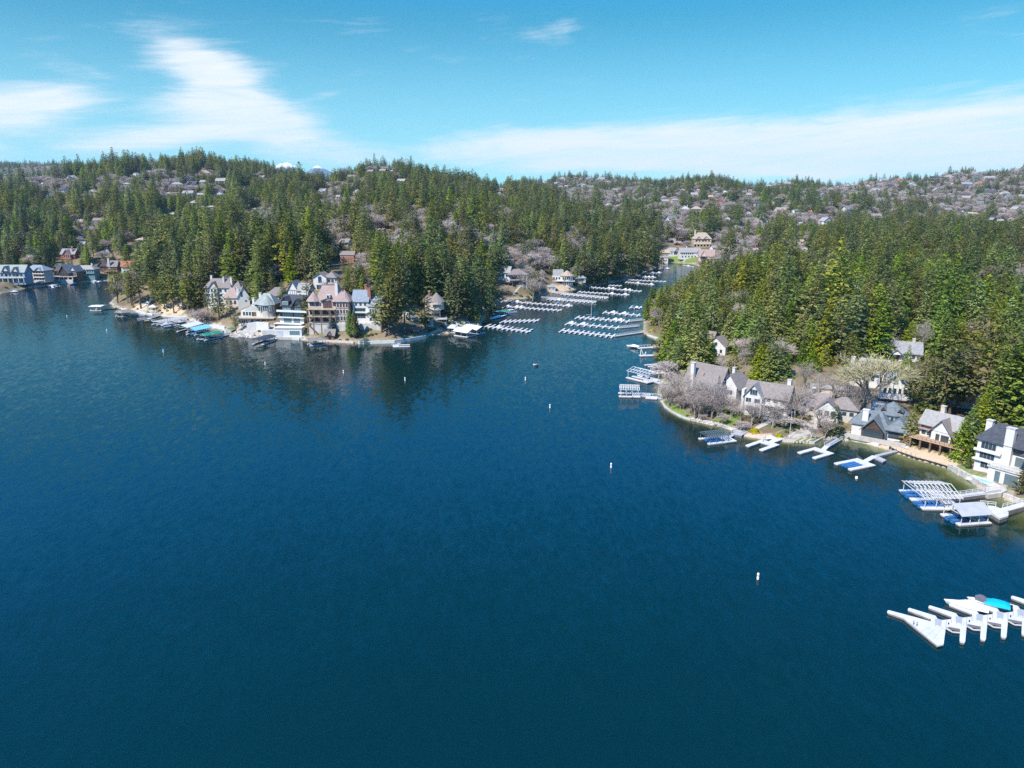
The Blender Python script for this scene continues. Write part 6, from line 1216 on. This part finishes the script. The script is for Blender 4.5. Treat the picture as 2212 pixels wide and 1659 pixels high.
def bare(seed, H, Rm, m='twigs', bark='grey_bark', lift=.35, dense=1.0, tw=.07):
    """leafless broadleaf: limbs in the trunk mesh, fine twigs as the crown"""
    q = random.Random(seed); limbs = MB(); V = []; F = []; T = []
    def twig(p, d, l, w, t):
        d = d.normalized(); s_ = d.cross(Vector((q.uniform(-1, 1), q.uniform(-1, 1), q.uniform(-1, 1)))).normalized() * w
        b = len(V); e = p + d * l + Vector((q.uniform(-.1, .1), q.uniform(-.1, .1), q.uniform(-.05, .1))) * l
        V.extend([tuple(p + s_), tuple(p - s_), tuple(e)]); F.append((b, b + 1, b + 2)); T.extend([t, t, min(1, t + .2)])
    def grow(p, d, l, r, lev):
        d = d.normalized(); e = p + d * l
        if lev <= 2: limbs.bar(p, e, r, r * .62)
        else: twig(p, d, l, max(r, tw), q.uniform(.1, .7))
        if lev == 4:
            for _ in range(int(6 * dense)):
                dd = (d + Vector((q.gauss(0, .8), q.gauss(0, .8), q.gauss(.12, .6)))); twig(p + d * l * q.uniform(.25, 1), dd, q.uniform(.9, 1.8) * H / 12, tw, q.uniform(.2, 1))
            return
        n = (6, 4, 4, 4)[lev] if lev else 6
        for i in range(n):
            a = 6.283 * (i + q.uniform(-.3, .3)) / n; side = d.cross(Vector((math.cos(a), math.sin(a), .3))).normalized()
            k = q.uniform(.5, 1.05) if lev else q.uniform(.45, .95)
            nd = d + side * k + Vector((0, 0, lift * .4))
            grow(p + d * l * (q.uniform(.55, 1) if lev else q.uniform(.65, 1)), nd, l * q.uniform(.55, .82) if lev else H * .27 * q.uniform(.8, 1.2), r * .55, lev + 1)
    grow(Vector((0, 0, -1)), Vector((q.gauss(0, .06), q.gauss(0, .06), 1)), H * .34 + 1, H * .022, 0)
    A = np.array(V); sc = Rm / np.percentile(np.hypot(A[:, 0], A[:, 1]), 93); zt = H / A[:, 2].max()
    A[:, :2] *= sc; A[:, 2] *= zt
    limbs.v = [(x * sc, y * sc, z * zt) for x, y, z in limbs.v]
    return limbs.mesh('trunk', bark), leaf_mesh('crown', A, F, T, m)
def shrub_mesh(seed, m, n=260, flat=.8):
    rng = np.random.default_rng(seed); d = unit(rng.normal(0, 1, (n, 3))); d[:, 2] = np.abs(d[:, 2]); lob = 1 + .18 * np.sin(d[:, 0] * 5 + seed) * np.cos(d[:, 1] * 4)
    P = d * (rng.uniform(.62, 1, n) * lob)[:, None] * (1, 1, flat); D = unit(d + rng.normal(0, .7, (n, 3))); L = rng.uniform(.22, .42, n)
    V, F, TT = sprays(P, D, L, L * .8, rng.uniform(0, 1, n), rng, 1.0); V, F, N_ = outward(V, F, .3, True)
    return leaf_mesh('foliage', V, F, TT, m, N_)

# kind: list of (crown mesh, trunk mesh, nominal height)
KIND = {}
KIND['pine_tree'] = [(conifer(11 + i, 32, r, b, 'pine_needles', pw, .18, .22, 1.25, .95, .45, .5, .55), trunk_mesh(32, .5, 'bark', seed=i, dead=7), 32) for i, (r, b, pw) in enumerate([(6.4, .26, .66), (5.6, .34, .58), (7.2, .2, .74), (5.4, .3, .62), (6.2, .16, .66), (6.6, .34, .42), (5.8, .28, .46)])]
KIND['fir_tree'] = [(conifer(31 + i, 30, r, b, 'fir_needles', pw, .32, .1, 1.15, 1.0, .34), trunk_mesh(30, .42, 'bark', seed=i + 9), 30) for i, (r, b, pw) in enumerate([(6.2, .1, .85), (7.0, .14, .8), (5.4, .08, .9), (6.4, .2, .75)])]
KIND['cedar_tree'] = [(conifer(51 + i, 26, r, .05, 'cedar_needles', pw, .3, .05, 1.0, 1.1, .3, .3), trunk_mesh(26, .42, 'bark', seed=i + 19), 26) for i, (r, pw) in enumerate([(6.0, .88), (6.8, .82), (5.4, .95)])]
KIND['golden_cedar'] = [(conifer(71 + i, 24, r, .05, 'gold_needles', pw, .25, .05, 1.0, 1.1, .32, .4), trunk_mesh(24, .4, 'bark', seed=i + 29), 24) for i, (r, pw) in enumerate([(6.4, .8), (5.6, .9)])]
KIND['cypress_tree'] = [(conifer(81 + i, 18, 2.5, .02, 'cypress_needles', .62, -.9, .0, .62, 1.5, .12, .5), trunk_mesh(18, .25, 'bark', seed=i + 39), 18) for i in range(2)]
KIND['blue_spruce'] = [(conifer(91, 12, 3.7, .03, 'spruce_needles', .95, .3, .05, .6, 1.2, .2), trunk_mesh(12, .25, 'bark', seed=49), 12)]
KIND['bare_tree'] = [(*bare(101 + i, 14, r, dense=dn)[::-1], 14) for i, (r, dn) in enumerate([(6.4, .9), (5.6, .8), (7.0, .9), (5.0, .7)])]
KIND['garden_tree'] = [(*bare(111 + i, 15, r, dense=.3, lift=.75, tw=.034)[::-1], 15) for i, r in enumerate((5.2, 4.6, 5.8))]
KIND['willow_tree'] = [(*bare(121, 18, 7.5, 'willow_twigs', lift=.9, dense=1.2)[::-1], 18)]
KIND['bare_bush'] = [(*bare(131, 7, 4.2, dense=.5, lift=.5, tw=.045)[::-1], 7), (*bare(132, 6, 4.0, dense=.5, lift=.4, tw=.045)[::-1], 6)]
KIND['blossom_tree'] = [(*bare(141, 6, 4.0, 'blossom', dense=1.4, tw=.06)[::-1], 6)]
KIND['birch_tree'] = [(*bare(151, 8, 1.5, 'twigs', 'birch', lift=1.6, dense=.5, tw=.03)[::-1], 8)]
SHRUB = [shrub_mesh(i, 'bush_leaves') for i in range(3)]; YSHRUB = shrub_mesh(8, 'yellow_leaves', 300, .95)
WPX = {'garden_tree': .7, 'pine_tree': .4, 'fir_tree': .42, 'cedar_tree': .48, 'golden_cedar': .42, 'bare_tree': .9}

TREES = []                                              # (kind, x, y, z, height, hand-placed)
def hand(kind, px, base, top):
    p = ground(px, base); H = (base - top) * mpp(p.y, p.z) * 1.0
    # height so that the top meets the photograph's row, seen from above
    for _ in range(3):
        _, ry, _ = project(np.array([p.x]), np.array([p.y]), np.array([p.z + H])); H *= (base - top) / max(4, base - float(ry[0]))
    TREES.append((kind, p.x, p.y, p.z, H, True))
HAND = '''pine 255 655 581|pine 305 667 551|pine 337 660 585|pine 376 676 580|pine 416 664 577|pine 432 662 586|pine 288 664 566|pine 474 690 611|pine 499 690 640|pine 511 719 675|pine 356 668 592|pine 396 668 590|pine 450 676 618
pine 825 718 614|pine 841 724 603|pine 858 722 535|pine 875 724 527|pine 919 711 627|fir 987 690 578|fir 1004 686 556|fir 1026 697 646|fir 1015 680 560|fir 1040 676 545|fir 1055 668 562|fir 972 684 590|fir 998 676 548|fir 1030 668 538|fir 1062 660 570
pine 770 645 572|pine 748 640 585|cypress 758 728 670|cypress 768 730 672|spruce 717 721 683|fir 560 652 588|fir 612 645 604|pine 667 697 592|pine 590 640 580|fir 540 640 578
fir 1085 592 486|fir 1202 597 526|pine 1262 619 538|pine 1284 617 545|fir 1275 614 530|fir 1295 611 525|pine 1312 607 512|fir 1330 604 508|pine 1345 601 503|fir 1362 597 498|fir 1380 590 494|pine 1394 585 490|fir 1408 580 490|fir 1420 575 496|fir 1246 618 550|cypress 1150 640 605|fir 1070 600 520|fir 1060 612 530
cypress 1405 675 625|cypress 1395 692 645|cypress 1411 672 621|fir 1428 650 612|fir 1457 652 597|pine 1487 655 585|fir 1440 645 605|fir 1505 660 588|pine 1520 670 590
cedar 1452 790 690|cedar 1478 800 698|golden 1500 806 688|cedar 1521 800 706|golden 1442 770 664|cedar 1466 762 646|cedar 1490 745 622|golden 1462 796 718|cedar 1512 780 690|cedar 1535 790 720|golden 1480 770 668|cedar 1447 740 650|golden 1455 720 645|cedar 1500 730 640
golden 1640 700 603|golden 1655 708 610|cedar 1628 712 622|golden 1668 718 625|golden 1610 740 650|cedar 1590 745 655|golden 1575 750 672|pine 1560 735 640|golden 1720 722 640|cedar 1705 730 650|golden 1735 745 668|cedar 1650 760 676|cedar 1690 765 690
cedar 1640 818 738|cedar 1662 820 730|golden 1655 822 745|cedar 1692 814 742|cedar 1676 816 735|cedar 1752 800 742|cedar 1730 790 735|golden 1800 770 690|cedar 1840 790 720
pine 1972 872 770|pine 2030 905 729|pine 2050 900 745|fir 2010 890 760|golden 1964 955 873|cedar 1958 800 745|fir 1801 942 874|pine 1990 860 740|pine 2065 890 735
cedar 2090 982 878|cedar 2122 950 830|cypress 2152 935 752|cypress 2176 930 740|cedar 2134 940 775|golden 2108 965 850|cedar 2205 945 735|pine 2190 900 700|cypress 2091 1012 982|pine 2203 1068 1008|pine 2215 1055 990|pine 2120 900 700|cypress 2140 920 790
bare 1525 902 832|bare 1508 908 842|bare 1622 920 852|bare 1668 926 856|bare 1582 894 848|bare 1716 903 815|bare 1780 948 893|willow 1877 894 762|bare 1985 765 690|bare 1560 900 850|bare 1455 860 800|bare 1470 850 790|bare 1445 880 830|bare 1690 900 840|bare 1740 890 820|bare 1820 880 815|bare 1800 862 800|bare 1770 850 795|bare 1735 840 775|bare 1850 830 780|bare 1600 790 755|bare 1560 790 760|bare 1740 752 700|bare 1715 760 712|bare 1905 760 705|bare 1480 880 846|bare 1580 905 868|bare 1540 850 810|bare 1570 835 800
birch 1752 951 918|birch 1760 950 920|blossom 1693 922 897|blossom 1675 902 886|bare 1415 700 660|bare 1425 706 668|bush 1447 832 800|bush 1440 815 778|bush 1450 870 838|bush 1560 915 890|bush 1535 895 870|bush 1470 885 855|bush 1600 930 908|bare 277 655 592|bush 436 702 664|bush 424 698 668|bare 405 672 640|bare 700 640 600|bare 730 640 596|bare 790 636 590|bare 800 645 605|bare 1150 650 592|bare 1165 640 600|bare 1130 625 580|bare 1240 560 505|bare 1105 590 560|bush 895 722 704|bare 1215 590 545
bare 1490 892 836|bare 1500 897 850|bare 1518 903 850|bare 1537 905 845|bare 1550 906 862|bare 1466 875 825|bare 1578 902 850|bare 1600 912 868|bare 1645 915 868|bare 1700 908 850|bare 1730 915 862|bare 1765 925 870|bare 1795 905 850|bare 1842 905 850|bare 1855 890 830|bare 1868 880 825|bare 1432 862 825|bush 1437 850 822|bush 1520 912 893|bush 1705 918 900|bush 1725 925 905|bare 1680 770 720|bare 1610 790 745|bare 1545 720 680|bare 1560 810 765|bare 1875 740 690|bare 1900 730 685|bare 2075 800 750|bare 2195 680 630|cedar 2072 990 900|cedar 2098 960 860|pine 2160 880 720|cedar 2060 870 790|cedar 1920 830 770|bare 1495 885 800|bare 1515 892 806|bare 1537 897 812|bare 1478 880 802|bare 1556 900 815|bare 1500 905 830|bare 1830 860 815|bare 1760 870 810|bare 1590 865 830|bush 1630 905 885|bare 1925 775 720|bare 1955 740 690|bare 2000 745 685'''
for tok in HAND.replace('\n', '|').split('|'):
    k, a, b, c = tok.split()
    hand({'pine': 'pine_tree', 'fir': 'fir_tree', 'cedar': 'cedar_tree', 'golden': 'golden_cedar', 'cypress': 'cypress_tree', 'spruce': 'blue_spruce', 'bare': 'garden_tree', 'willow': 'willow_tree', 'birch': 'birch_tree', 'blossom': 'blossom_tree', 'bush': 'bare_bush'}[k], float(a), float(b), float(c))
NHAND = len(TREES)

BARE_SPOT = [(705, 518, 38, 20), (660, 492, 40, 16), (560, 495, 60, 24), (640, 465, 45, 14), (790, 490, 32, 20), (870, 530, 42, 22), (905, 490, 36, 15), (985, 520, 26, 15), (1010, 460, 34, 15), (1090, 480, 22, 20), (1240, 530, 20, 30), (1260, 430, 70, 22), (1150, 595, 42, 34),
             (60, 402, 66, 20), (120, 396, 60, 16), (330, 392, 34, 20), (392, 396, 26, 18), (250, 402, 42, 18), (1600, 530, 60, 36), (1640, 500, 34, 20), (1700, 548, 22, 24), (2195, 630, 26, 40), (1560, 562, 60, 22), (1430, 470, 60, 24), (1480, 500, 50, 18), (1700, 480, 60, 20), (1560, 450, 50, 16), (740, 450, 50, 14), (470, 470, 40, 14), (820, 470, 36, 14)]
def scatter():
    rng = np.random.default_rng(5); pts = []
    bands = [(80, 520, 9.0), (520, 1000, 10.0), (1000, 1700, 11.5), (1700, 2600, 13.5), (2600, 4300, 20.0)]
    for d0, d1, sp_ in bands:
        ys = np.arange(d0, d1, sp_); 
        for y in ys:
            xs = np.arange(-1.02 * y, 1.34 * y, sp_)
            pts.append(np.stack([xs + rng.uniform(-.48, .48, len(xs)) * sp_, y + rng.uniform(-.48, .48, len(xs)) * sp_, np.full(len(xs), sp_)], 1))
    P = np.concatenate(pts); s = shore_dist(P[:, 0], P[:, 1]); P = P[s > 3.5]; s = s[s > 3.5]
    X, Y, SP = P.T; Z = height(X, Y); px, py, dp = project(X, Y, Z)
    H = rng.normal(26, 7.5, len(X)).clip(10, 44) * np.where(Y > 1500, .82, 1) * np.where((px > 1500) & (Y < 900), .95, 1)
    bare_p = np.full(len(X), .14); patch = vnoise(X, Y, 120, 8)
    bare_p *= np.where(px < 1120, .75, 1); bare_p += np.where(patch > .18, .45, 0)
    bare_p = np.where((px > 1770) & (py < 492) & (Y > 1100), .6, bare_p); bare_p = np.where((px > 1420) & (px <= 1770) & (py < 500) & (Y > 1000), .36, bare_p); bare_p = np.where((px > 1140) & (px <= 1420) & (py < 440), .45, bare_p)
    bare_p = np.where((px > 1500) & (Y < 900) & (Y > 320), .09, bare_p)
    for x, y, rx, ry in BARE_SPOT: bare_p = np.maximum(bare_p, .85 * (((px - x) / rx) ** 2 + ((py - 6 - y) / ry) ** 2 < 1))
    u = rng.random(len(X)); isb = u < bare_p
    v = rng.random(len(X)); kn = vnoise(X, Y, 160, 11)
    kind = np.where(v < .46 + .5 * kn, 'pine_tree', np.where(v < .80 + .2 * kn, 'fir_tree', 'cedar_tree'))
    near_r = (px > 1420) & (Y < 560) & (Y > 180)
    kind = np.where(near_r & (rng.random(len(X)) < .5), 'cedar_tree', kind)
    kind = np.where(near_r & (px < 1800) & (rng.random(len(X)) < .22), 'golden_cedar', kind)
    kind = np.where(isb, 'bare_tree', kind)
    H = np.where(isb, rng.uniform(9, 17, len(X)), H)
    H = np.where(kind == 'cedar_tree', H * .85, H)
    keep = np.ones(len(X), bool)
    # open gardens along both shores, the village at the head of the channel
    gard = near_r & (py > 795); keep &= ~(gard & (rng.random(len(X)) < .86)); 
    keep &= ~((px > 230) & (px < 1000) & (Y < 460) & (s < 22) & (rng.random(len(X)) < .8))
    keep &= ~((px > 1425) & (px < 1560) & (py > 525) & (py < 572) & (Y > 800) & (rng.random(len(X)) < .8))
    keep &= ~((px < 260) & (py > 585) & (Y > 560) & (Y < 720) & (rng.random(len(X)) < .75))
    keep &= ~((px > 340) & (px < 480) & (py > 640) & (Y < 440))
    keep &= ~((px > 1770) & (py < 490) & (Y > 1100) & ~isb & (rng.random(len(X)) < .25))
    keep &= ~((vnoise(X, Y, 46, 21) > .27) & (rng.random(len(X)) < .8) & (Y < 1700))
    H *= 1 + .5 * vnoise(X, Y, 38, 23)
    allp = np.zeros(len(X), bool)
    for poly in SAND + LAWN + PALE: allp |= in_poly(px, py, poly) & (Y < 1000)
    keep &= ~allp
    # far side of the ridges: drop what the ground hides
    col = np.clip(((px + 300) / 8).astype(int), 0, 360); order = np.argsort(Y); hor = np.full(400, 2000.)
    _, pt, _ = project(X, Y, Z + H)
    for i in order:
        c = col[i]
        if not -280 < px[i] < 2560: continue
        if pt[i] > hor[c] + 1: keep[i] = False
        hor[c] = min(hor[c], py[i] + 2)
    # keep clear of hand-placed trees
    hx = np.array([t[1] for t in TREES]); hy = np.array([t[2] for t in TREES])
    for i in np.nonzero(keep & (Y < 900))[0]:
        if ((hx - X[i]) ** 2 + (hy - Y[i]) ** 2).min() < 14: keep[i] = False
    for i in np.nonzero(keep)[0]: TREES.append((str(kind[i]), X[i], Y[i], Z[i], H[i], False))
scatter()
def clear_houses():
    """no tree stands in a house; trees in front keep low enough to show it, as in the photograph"""
    out = []
    K = [t[0] for t in TREES]; A = np.array([t[1:5] for t in TREES]); hnd = np.array([t[5] for t in TREES])
    H = A[:, 3].copy(); keep = np.ones(len(A), bool)
    px, py, d = project(A[:, 0], A[:, 1], A[:, 2])
    wf = np.array([WPX.get(k, .5) for k in K])
    for i, (o, (x0, x1, y0, y1), dh, (cx, cy, r), cover) in enumerate(HOUSES):
        ins = np.hypot(A[:, 0] - cx, A[:, 1] - cy) < r * .95 + wf * H * .18; keep &= ~(ins & ~hnd); keep &= ~(ins & hnd & (np.hypot(A[:, 0] - cx, A[:, 1] - cy) < r * .35))
        hw = wf * H / 2 * FP / d
        lim = y1 - (y1 - y0) * cover
        front = (d < dh + r) & (d > dh * .45) & (px + hw * .8 > x0) & (px - hw * .8 < x1) & ~hnd
        _, pt, _ = project(A[:, 0], A[:, 1], A[:, 2] + H)
        bad = front & (pt < lim)
        newH = np.maximum(0, (py - lim) / np.maximum(1, py - pt)) * H
        small = newH < np.where(np.array([k == 'bare_tree' for k in K]), 4, 7)
        keep &= ~(bad & small); H = np.where(bad & ~small, newH, H)
    print('hand trees removed', [(K[i], int(px[i]), int(py[i])) for i in range(len(A)) if hnd[i] and not keep[i]])
    # the wood on the right bank leaves the channel in view
    lim = np.interp(px, [1380, 1400, 1428, 1457, 1485, 1512, 1540], [655, 632, 616, 602, 588, 574, 480])
    _, pt, _ = project(A[:, 0], A[:, 1], A[:, 2] + H); sel = (px > 1376) & (px < 1535) & (A[:, 1] < 820) & ~hnd & (pt < lim)
    nh = np.maximum(0, (py - lim) / np.maximum(1, py - pt)) * H * np.random.default_rng(2).uniform(.75, 1, len(A))
    keep &= ~(sel & (nh < 6)); H = np.where(sel & (nh >= 6), nh, H)
    return [(K[i], A[i, 0], A[i, 1], A[i, 2], H[i], bool(hnd[i])) for i in np.nonzero(keep)[0]]
TREES = clear_houses()

# landmarks for the labels
LM = []
for o, (x0, x1, y0, y1), dh, c, k in HOUSES[:NOTABLE]: LM.append((o.name.replace('_', ' '), (x0 + x1) / 2, (y0 + y1) / 2))
LMX = np.array([l[1] for l in LM]); LMY = np.array([l[2] for l in LM])
LOOK = {'pine_tree': ('olive green pine', 'pine'), 'fir_tree': ('dark green fir', 'fir'), 'cedar_tree': ('bright green cedar', 'cedar'), 'golden_cedar': ('golden green cedar', 'cedar'), 'cypress_tree': ('narrow pointed cypress', 'cypress'), 'blue_spruce': ('small blue spruce', 'spruce'), 'bare_tree': ('leafless grey tree', 'bare tree'),
        'garden_tree': ('leafless open branched tree', 'bare tree'), 'willow_tree': ('big yellowish leafless willow', 'willow'), 'bare_bush': ('leafless mauve bush', 'bush'), 'blossom_tree': ('pale flowering shrub', 'shrub'), 'birch_tree': ('slender white stemmed birch', 'birch'), 'shrub': ('round green shrub', 'shrub')}
ORD = ['nearest', 'second nearest', 'third nearest', 'fourth nearest', 'fifth nearest', 'sixth nearest', 'seventh nearest', 'eighth nearest', 'ninth nearest', 'tenth nearest', 'eleventh nearest', 'twelfth nearest']
def place_label(items):
    """items: (obj, kind, px, py); names each by kind, nearest landmark, side and order of distance"""
    B = {}
    for o, k, x, y in items:
        dd = np.hypot(LMX - x, (LMY - y) * 1.4); j = int(dd.argmin()); dx_, dy_ = x - LMX[j], (y - LMY[j]) * 1.4
        side = ('right of' if dx_ > 0 else 'left of') if abs(dx_) > abs(dy_) else ('below' if dy_ > 0 else 'above')
        B.setdefault((k, j, side), []).append((dd[j], o, x, y))
    for (k, j, side), L in B.items():
        L.sort(key=lambda a: a[0]); lk, cat = LOOK[k]
        xs_ = sorted(q[2] for q in L); ys_ = sorted(q[3] for q in L); n3 = len(L)
        for i, (dd, o, x, y) in enumerate(L):
            if len(L) == 1: lab = f'{lk} {side} the {LM[j][0]}'; 
            elif i < len(ORD): lab = f'{lk}, {ORD[i]} {side} the {LM[j][0]}'
            else:
                zone = ('far back' if y < ys_[n3 // 3] else 'middle' if y < ys_[2 * n3 // 3] else 'front') + (' left' if x < xs_[n3 // 3] else ' centre' if x < xs_[2 * n3 // 3] else ' right')
                lab = f'{lk} in {zone} of the wood {side} the {LM[j][0]}'
            tag(o, lab, cat, f'{cat}s of the lakeside woods' if cat not in ('bush', 'shrub') else 'garden shrubs')
items = []
def plant_one(kind, x, y, z, H, seed):
    q = random.Random(seed); cm, tm, h0 = KIND[kind][q.randrange(len(KIND[kind]))]
    o = link(kind, None, None, (x, y, z), q.uniform(0, 6.28)); s_ = H / h0; w = q.uniform(.92, 1.4) * min(1, 30 / H if 'tree' in kind and H > 30 else 1); o.scale = (s_ * w, s_ * w, s_)
    c = link('crown', cm, o); t = link('trunk', tm, o)
    if kind in ('bare_tree', 'garden_tree'): c.name = 'twigs'; t.name = 'trunk'
    px, py, _ = project(np.array([x]), np.array([y]), np.array([z + H * .55])); items.append((o, kind, float(px[0]), float(py[0])))
    return o, c, t
by = {}
for i, t in enumerate(TREES): by.setdefault(t[0], []).append(i)
LIMIT = {'pine_tree': 300, 'fir_tree': 300, 'cedar_tree': 300, 'bare_tree': 300}
src = {}; rest = {}
for kind, idx in by.items():
    A = np.array([TREES[i][1:5] for i in idx]); px, py, d = project(A[:, 0], A[:, 1], A[:, 2] + A[:, 3] * .6)
    vis = (px > -12) & (px < 2224); size = A[:, 3] / d * np.where(vis, 1, .15) * np.where([TREES[i][5] for i in idx], 1.5, 1)
    order = np.argsort(-size); n = LIMIT.get(kind, 300)
    for r_, k in enumerate(order):
        i = idx[k]; t = TREES[i]
        if r_ < n and vis[k]: plant_one(t[0], t[1], t[2], t[3], t[4], i)
        else: rest.setdefault(kind, []).append(i)

# the rest of each kind: one object, spread by geometry nodes over measured points
def forest(kind, idx, label):
    variants = KIND[kind]; srcs = []
    for cm, tm, h0 in variants:
        c = next(o for o in COL.objects if o.data is cm); t = next(o for o in COL.objects if o.data is tm); srcs.append((c, t, h0))
    me = bpy.data.meshes.new(kind + '_stand'); q = np.random.default_rng(3)
    me.from_pydata([TREES[i][1:4] for i in idx], [], [])
    vi = q.integers(0, len(variants), len(idx)); h0s = np.array([v[2] for v in variants])[vi]
    sc = np.array([TREES[i][4] for i in idx]) / h0s
    for nm, tp, dat in (('pick', 'INT', vi.astype(np.int32)), ('size', 'FLOAT_VECTOR', np.stack([sc * (w_ := q.uniform(.9, 1.5, len(idx))), sc * w_, sc], 1).astype(np.float32).ravel()), ('turn', 'FLOAT', q.uniform(0, 6.28, len(idx)).astype(np.float32))):
        me.attributes.new(nm, tp, 'POINT').data.foreach_set('vector' if tp == 'FLOAT_VECTOR' else 'value', dat)
    o = link(kind.replace('_tree', '').replace('golden_', 'golden_') + '_forest', me); tag(o, label, None, None, 'stuff')
    ng = bpy.data.node_groups.new(kind + '_spread', 'GeometryNodeTree'); ng.interface.new_socket('Geometry', in_out='INPUT', socket_type='NodeSocketGeometry'); ng.interface.new_socket('Geometry', in_out='OUTPUT', socket_type='NodeSocketGeometry')
    N_ = ng.nodes; lk = ng.links.new; gi = N_.new('NodeGroupInput'); go = N_.new('NodeGroupOutput'); jn = N_.new('GeometryNodeJoinGeometry')
    def attr(nm, tp): a = N_.new('GeometryNodeInputNamedAttribute'); a.data_type = tp; a.inputs[0].default_value = nm; return a.outputs[0]
    pick, size, turn = attr('pick', 'INT'), attr('size', 'FLOAT_VECTOR'), attr('turn', 'FLOAT')
    rot = N_.new('ShaderNodeCombineXYZ'); lk(turn, rot.inputs[2])
    for k, (c, t, h0) in enumerate(srcs):
        cmp_ = N_.new('FunctionNodeCompare'); cmp_.data_type = 'INT'; cmp_.operation = 'EQUAL'; lk(pick, cmp_.inputs[2]); cmp_.inputs[3].default_value = k
        for ob in (c, t):
            oi = N_.new('GeometryNodeObjectInfo'); oi.transform_space = 'ORIGINAL'; oi.inputs['Object'].default_value = ob; oi.inputs['As Instance'].default_value = True
            ip = N_.new('GeometryNodeInstanceOnPoints'); lk(gi.outputs[0], ip.inputs['Points']); lk(cmp_.outputs[0], ip.inputs['Selection']); lk(oi.outputs['Geometry'], ip.inputs['Instance']); lk(rot.outputs[0], ip.inputs['Rotation']); lk(size, ip.inputs['Scale']); lk(ip.outputs[0], jn.inputs[0])
    lk(jn.outputs[0], go.inputs[0])
    o.modifiers.new('spread', 'NODES').node_group = ng
FL = {'pine_tree': 'olive pine wood covering the hills behind the lake', 'fir_tree': 'dark fir wood covering the hills behind the lake', 'cedar_tree': 'bright green cedars mixed through the hill woods', 'bare_tree': 'leafless grey mauve oaks spread over the hillsides', 'golden_cedar': 'golden cedars beyond the right edge'}
for kind, idx in rest.items():
    if kind in FL: forest(kind, idx, FL[kind])
# shrubs of the shore gardens
SHR = '''1485 898 5|1500 902 4|1545 912 7|1570 914 7|1590 918 9|1548 888 8|1575 893 7|1640 894 9|1600 898 7|1660 918 0|1712 930 10|1722 926 9|1700 934 8|1735 905 9|1750 900 8|1770 902 8|1798 930 8|1805 925 9|1815 915 8|1824 905 9|1840 935 6|1870 905 8|1905 862 7|2075 1000 9|2085 1006 8|2098 1000 7|2062 985 6|1990 958 6|1920 962 5
1460 905 4|1640 912 7|1690 880 9|1540 870 9|1580 870 8|1438 760 5|1430 742 5|1410 712 5|812 722 6|850 722 5|868 724 5|880 722 4|780 728 9|792 726 9|802 724 8|800 712 7|680 738 6|690 736 5|735 735 5|750 734 6|662 724 7|668 716 7|940 712 6|955 706 7|968 700 6|930 714 7|985 698 6|925 718 5|580 726 4|560 716 6|570 720 5|350 676 5|362 672 5|345 672 6|380 676 4|290 664 5|298 668 5|320 676 6
1115 634 6|1125 640 7|1140 642 6|1200 626 5|1230 624 4|30 620 6|45 619 6|58 618 5|12 622 6|130 612 4|220 600 5|1548 557 5|1470 552 5|1420 566 6|1440 552 4|2150 1050 4|2130 1040 4|615 690 6|608 705 6|655 712 6'''
k_ = 0
for tok in SHR.replace('\n', '|').split('|'):
    a, b, c = [float(v) for v in tok.split()]
    if c <= 0: continue
    p = ground(a, b); r = c * mpp(p.y, p.z) * .62; o = link('shrub', SHRUB[k_ % 3], None, p, k_ * 1.7); o.scale = (r * 1.1, r * 1.1, r); k_ += 1
    items.append((o, 'shrub', a, b - c / 2))
place_label(items)
for a, b, r, lab in ((1630, 934, 1.7, 'bright yellow round bush at the lake end of stone path'), (1408, 717, 2.2, 'bright yellow bush in the garden of the right marina'), (1683, 944, 1.3, 'yellow green bush at the gate of white U shaped dock'), (772, 742, 0, '')):
    if r: p = ground(a, b); o = link('bush', YSHRUB, None, p); o.scale = (r, r, r); tag(o, lab, 'bush')
p = ground(788, 741); o = link('bush', shrub_mesh(20, 'spruce_needles', 260), None, p + Vector((0, 0, .2))); o.scale = (3, 3, 2.6); tag(o, 'blue green rounded bush on white quay below blue roofed house', 'bush')
print('trees', len(TREES), {k: len(v) for k, v in by.items()}, 'rest', {k: len(v) for k, v in rest.items()})
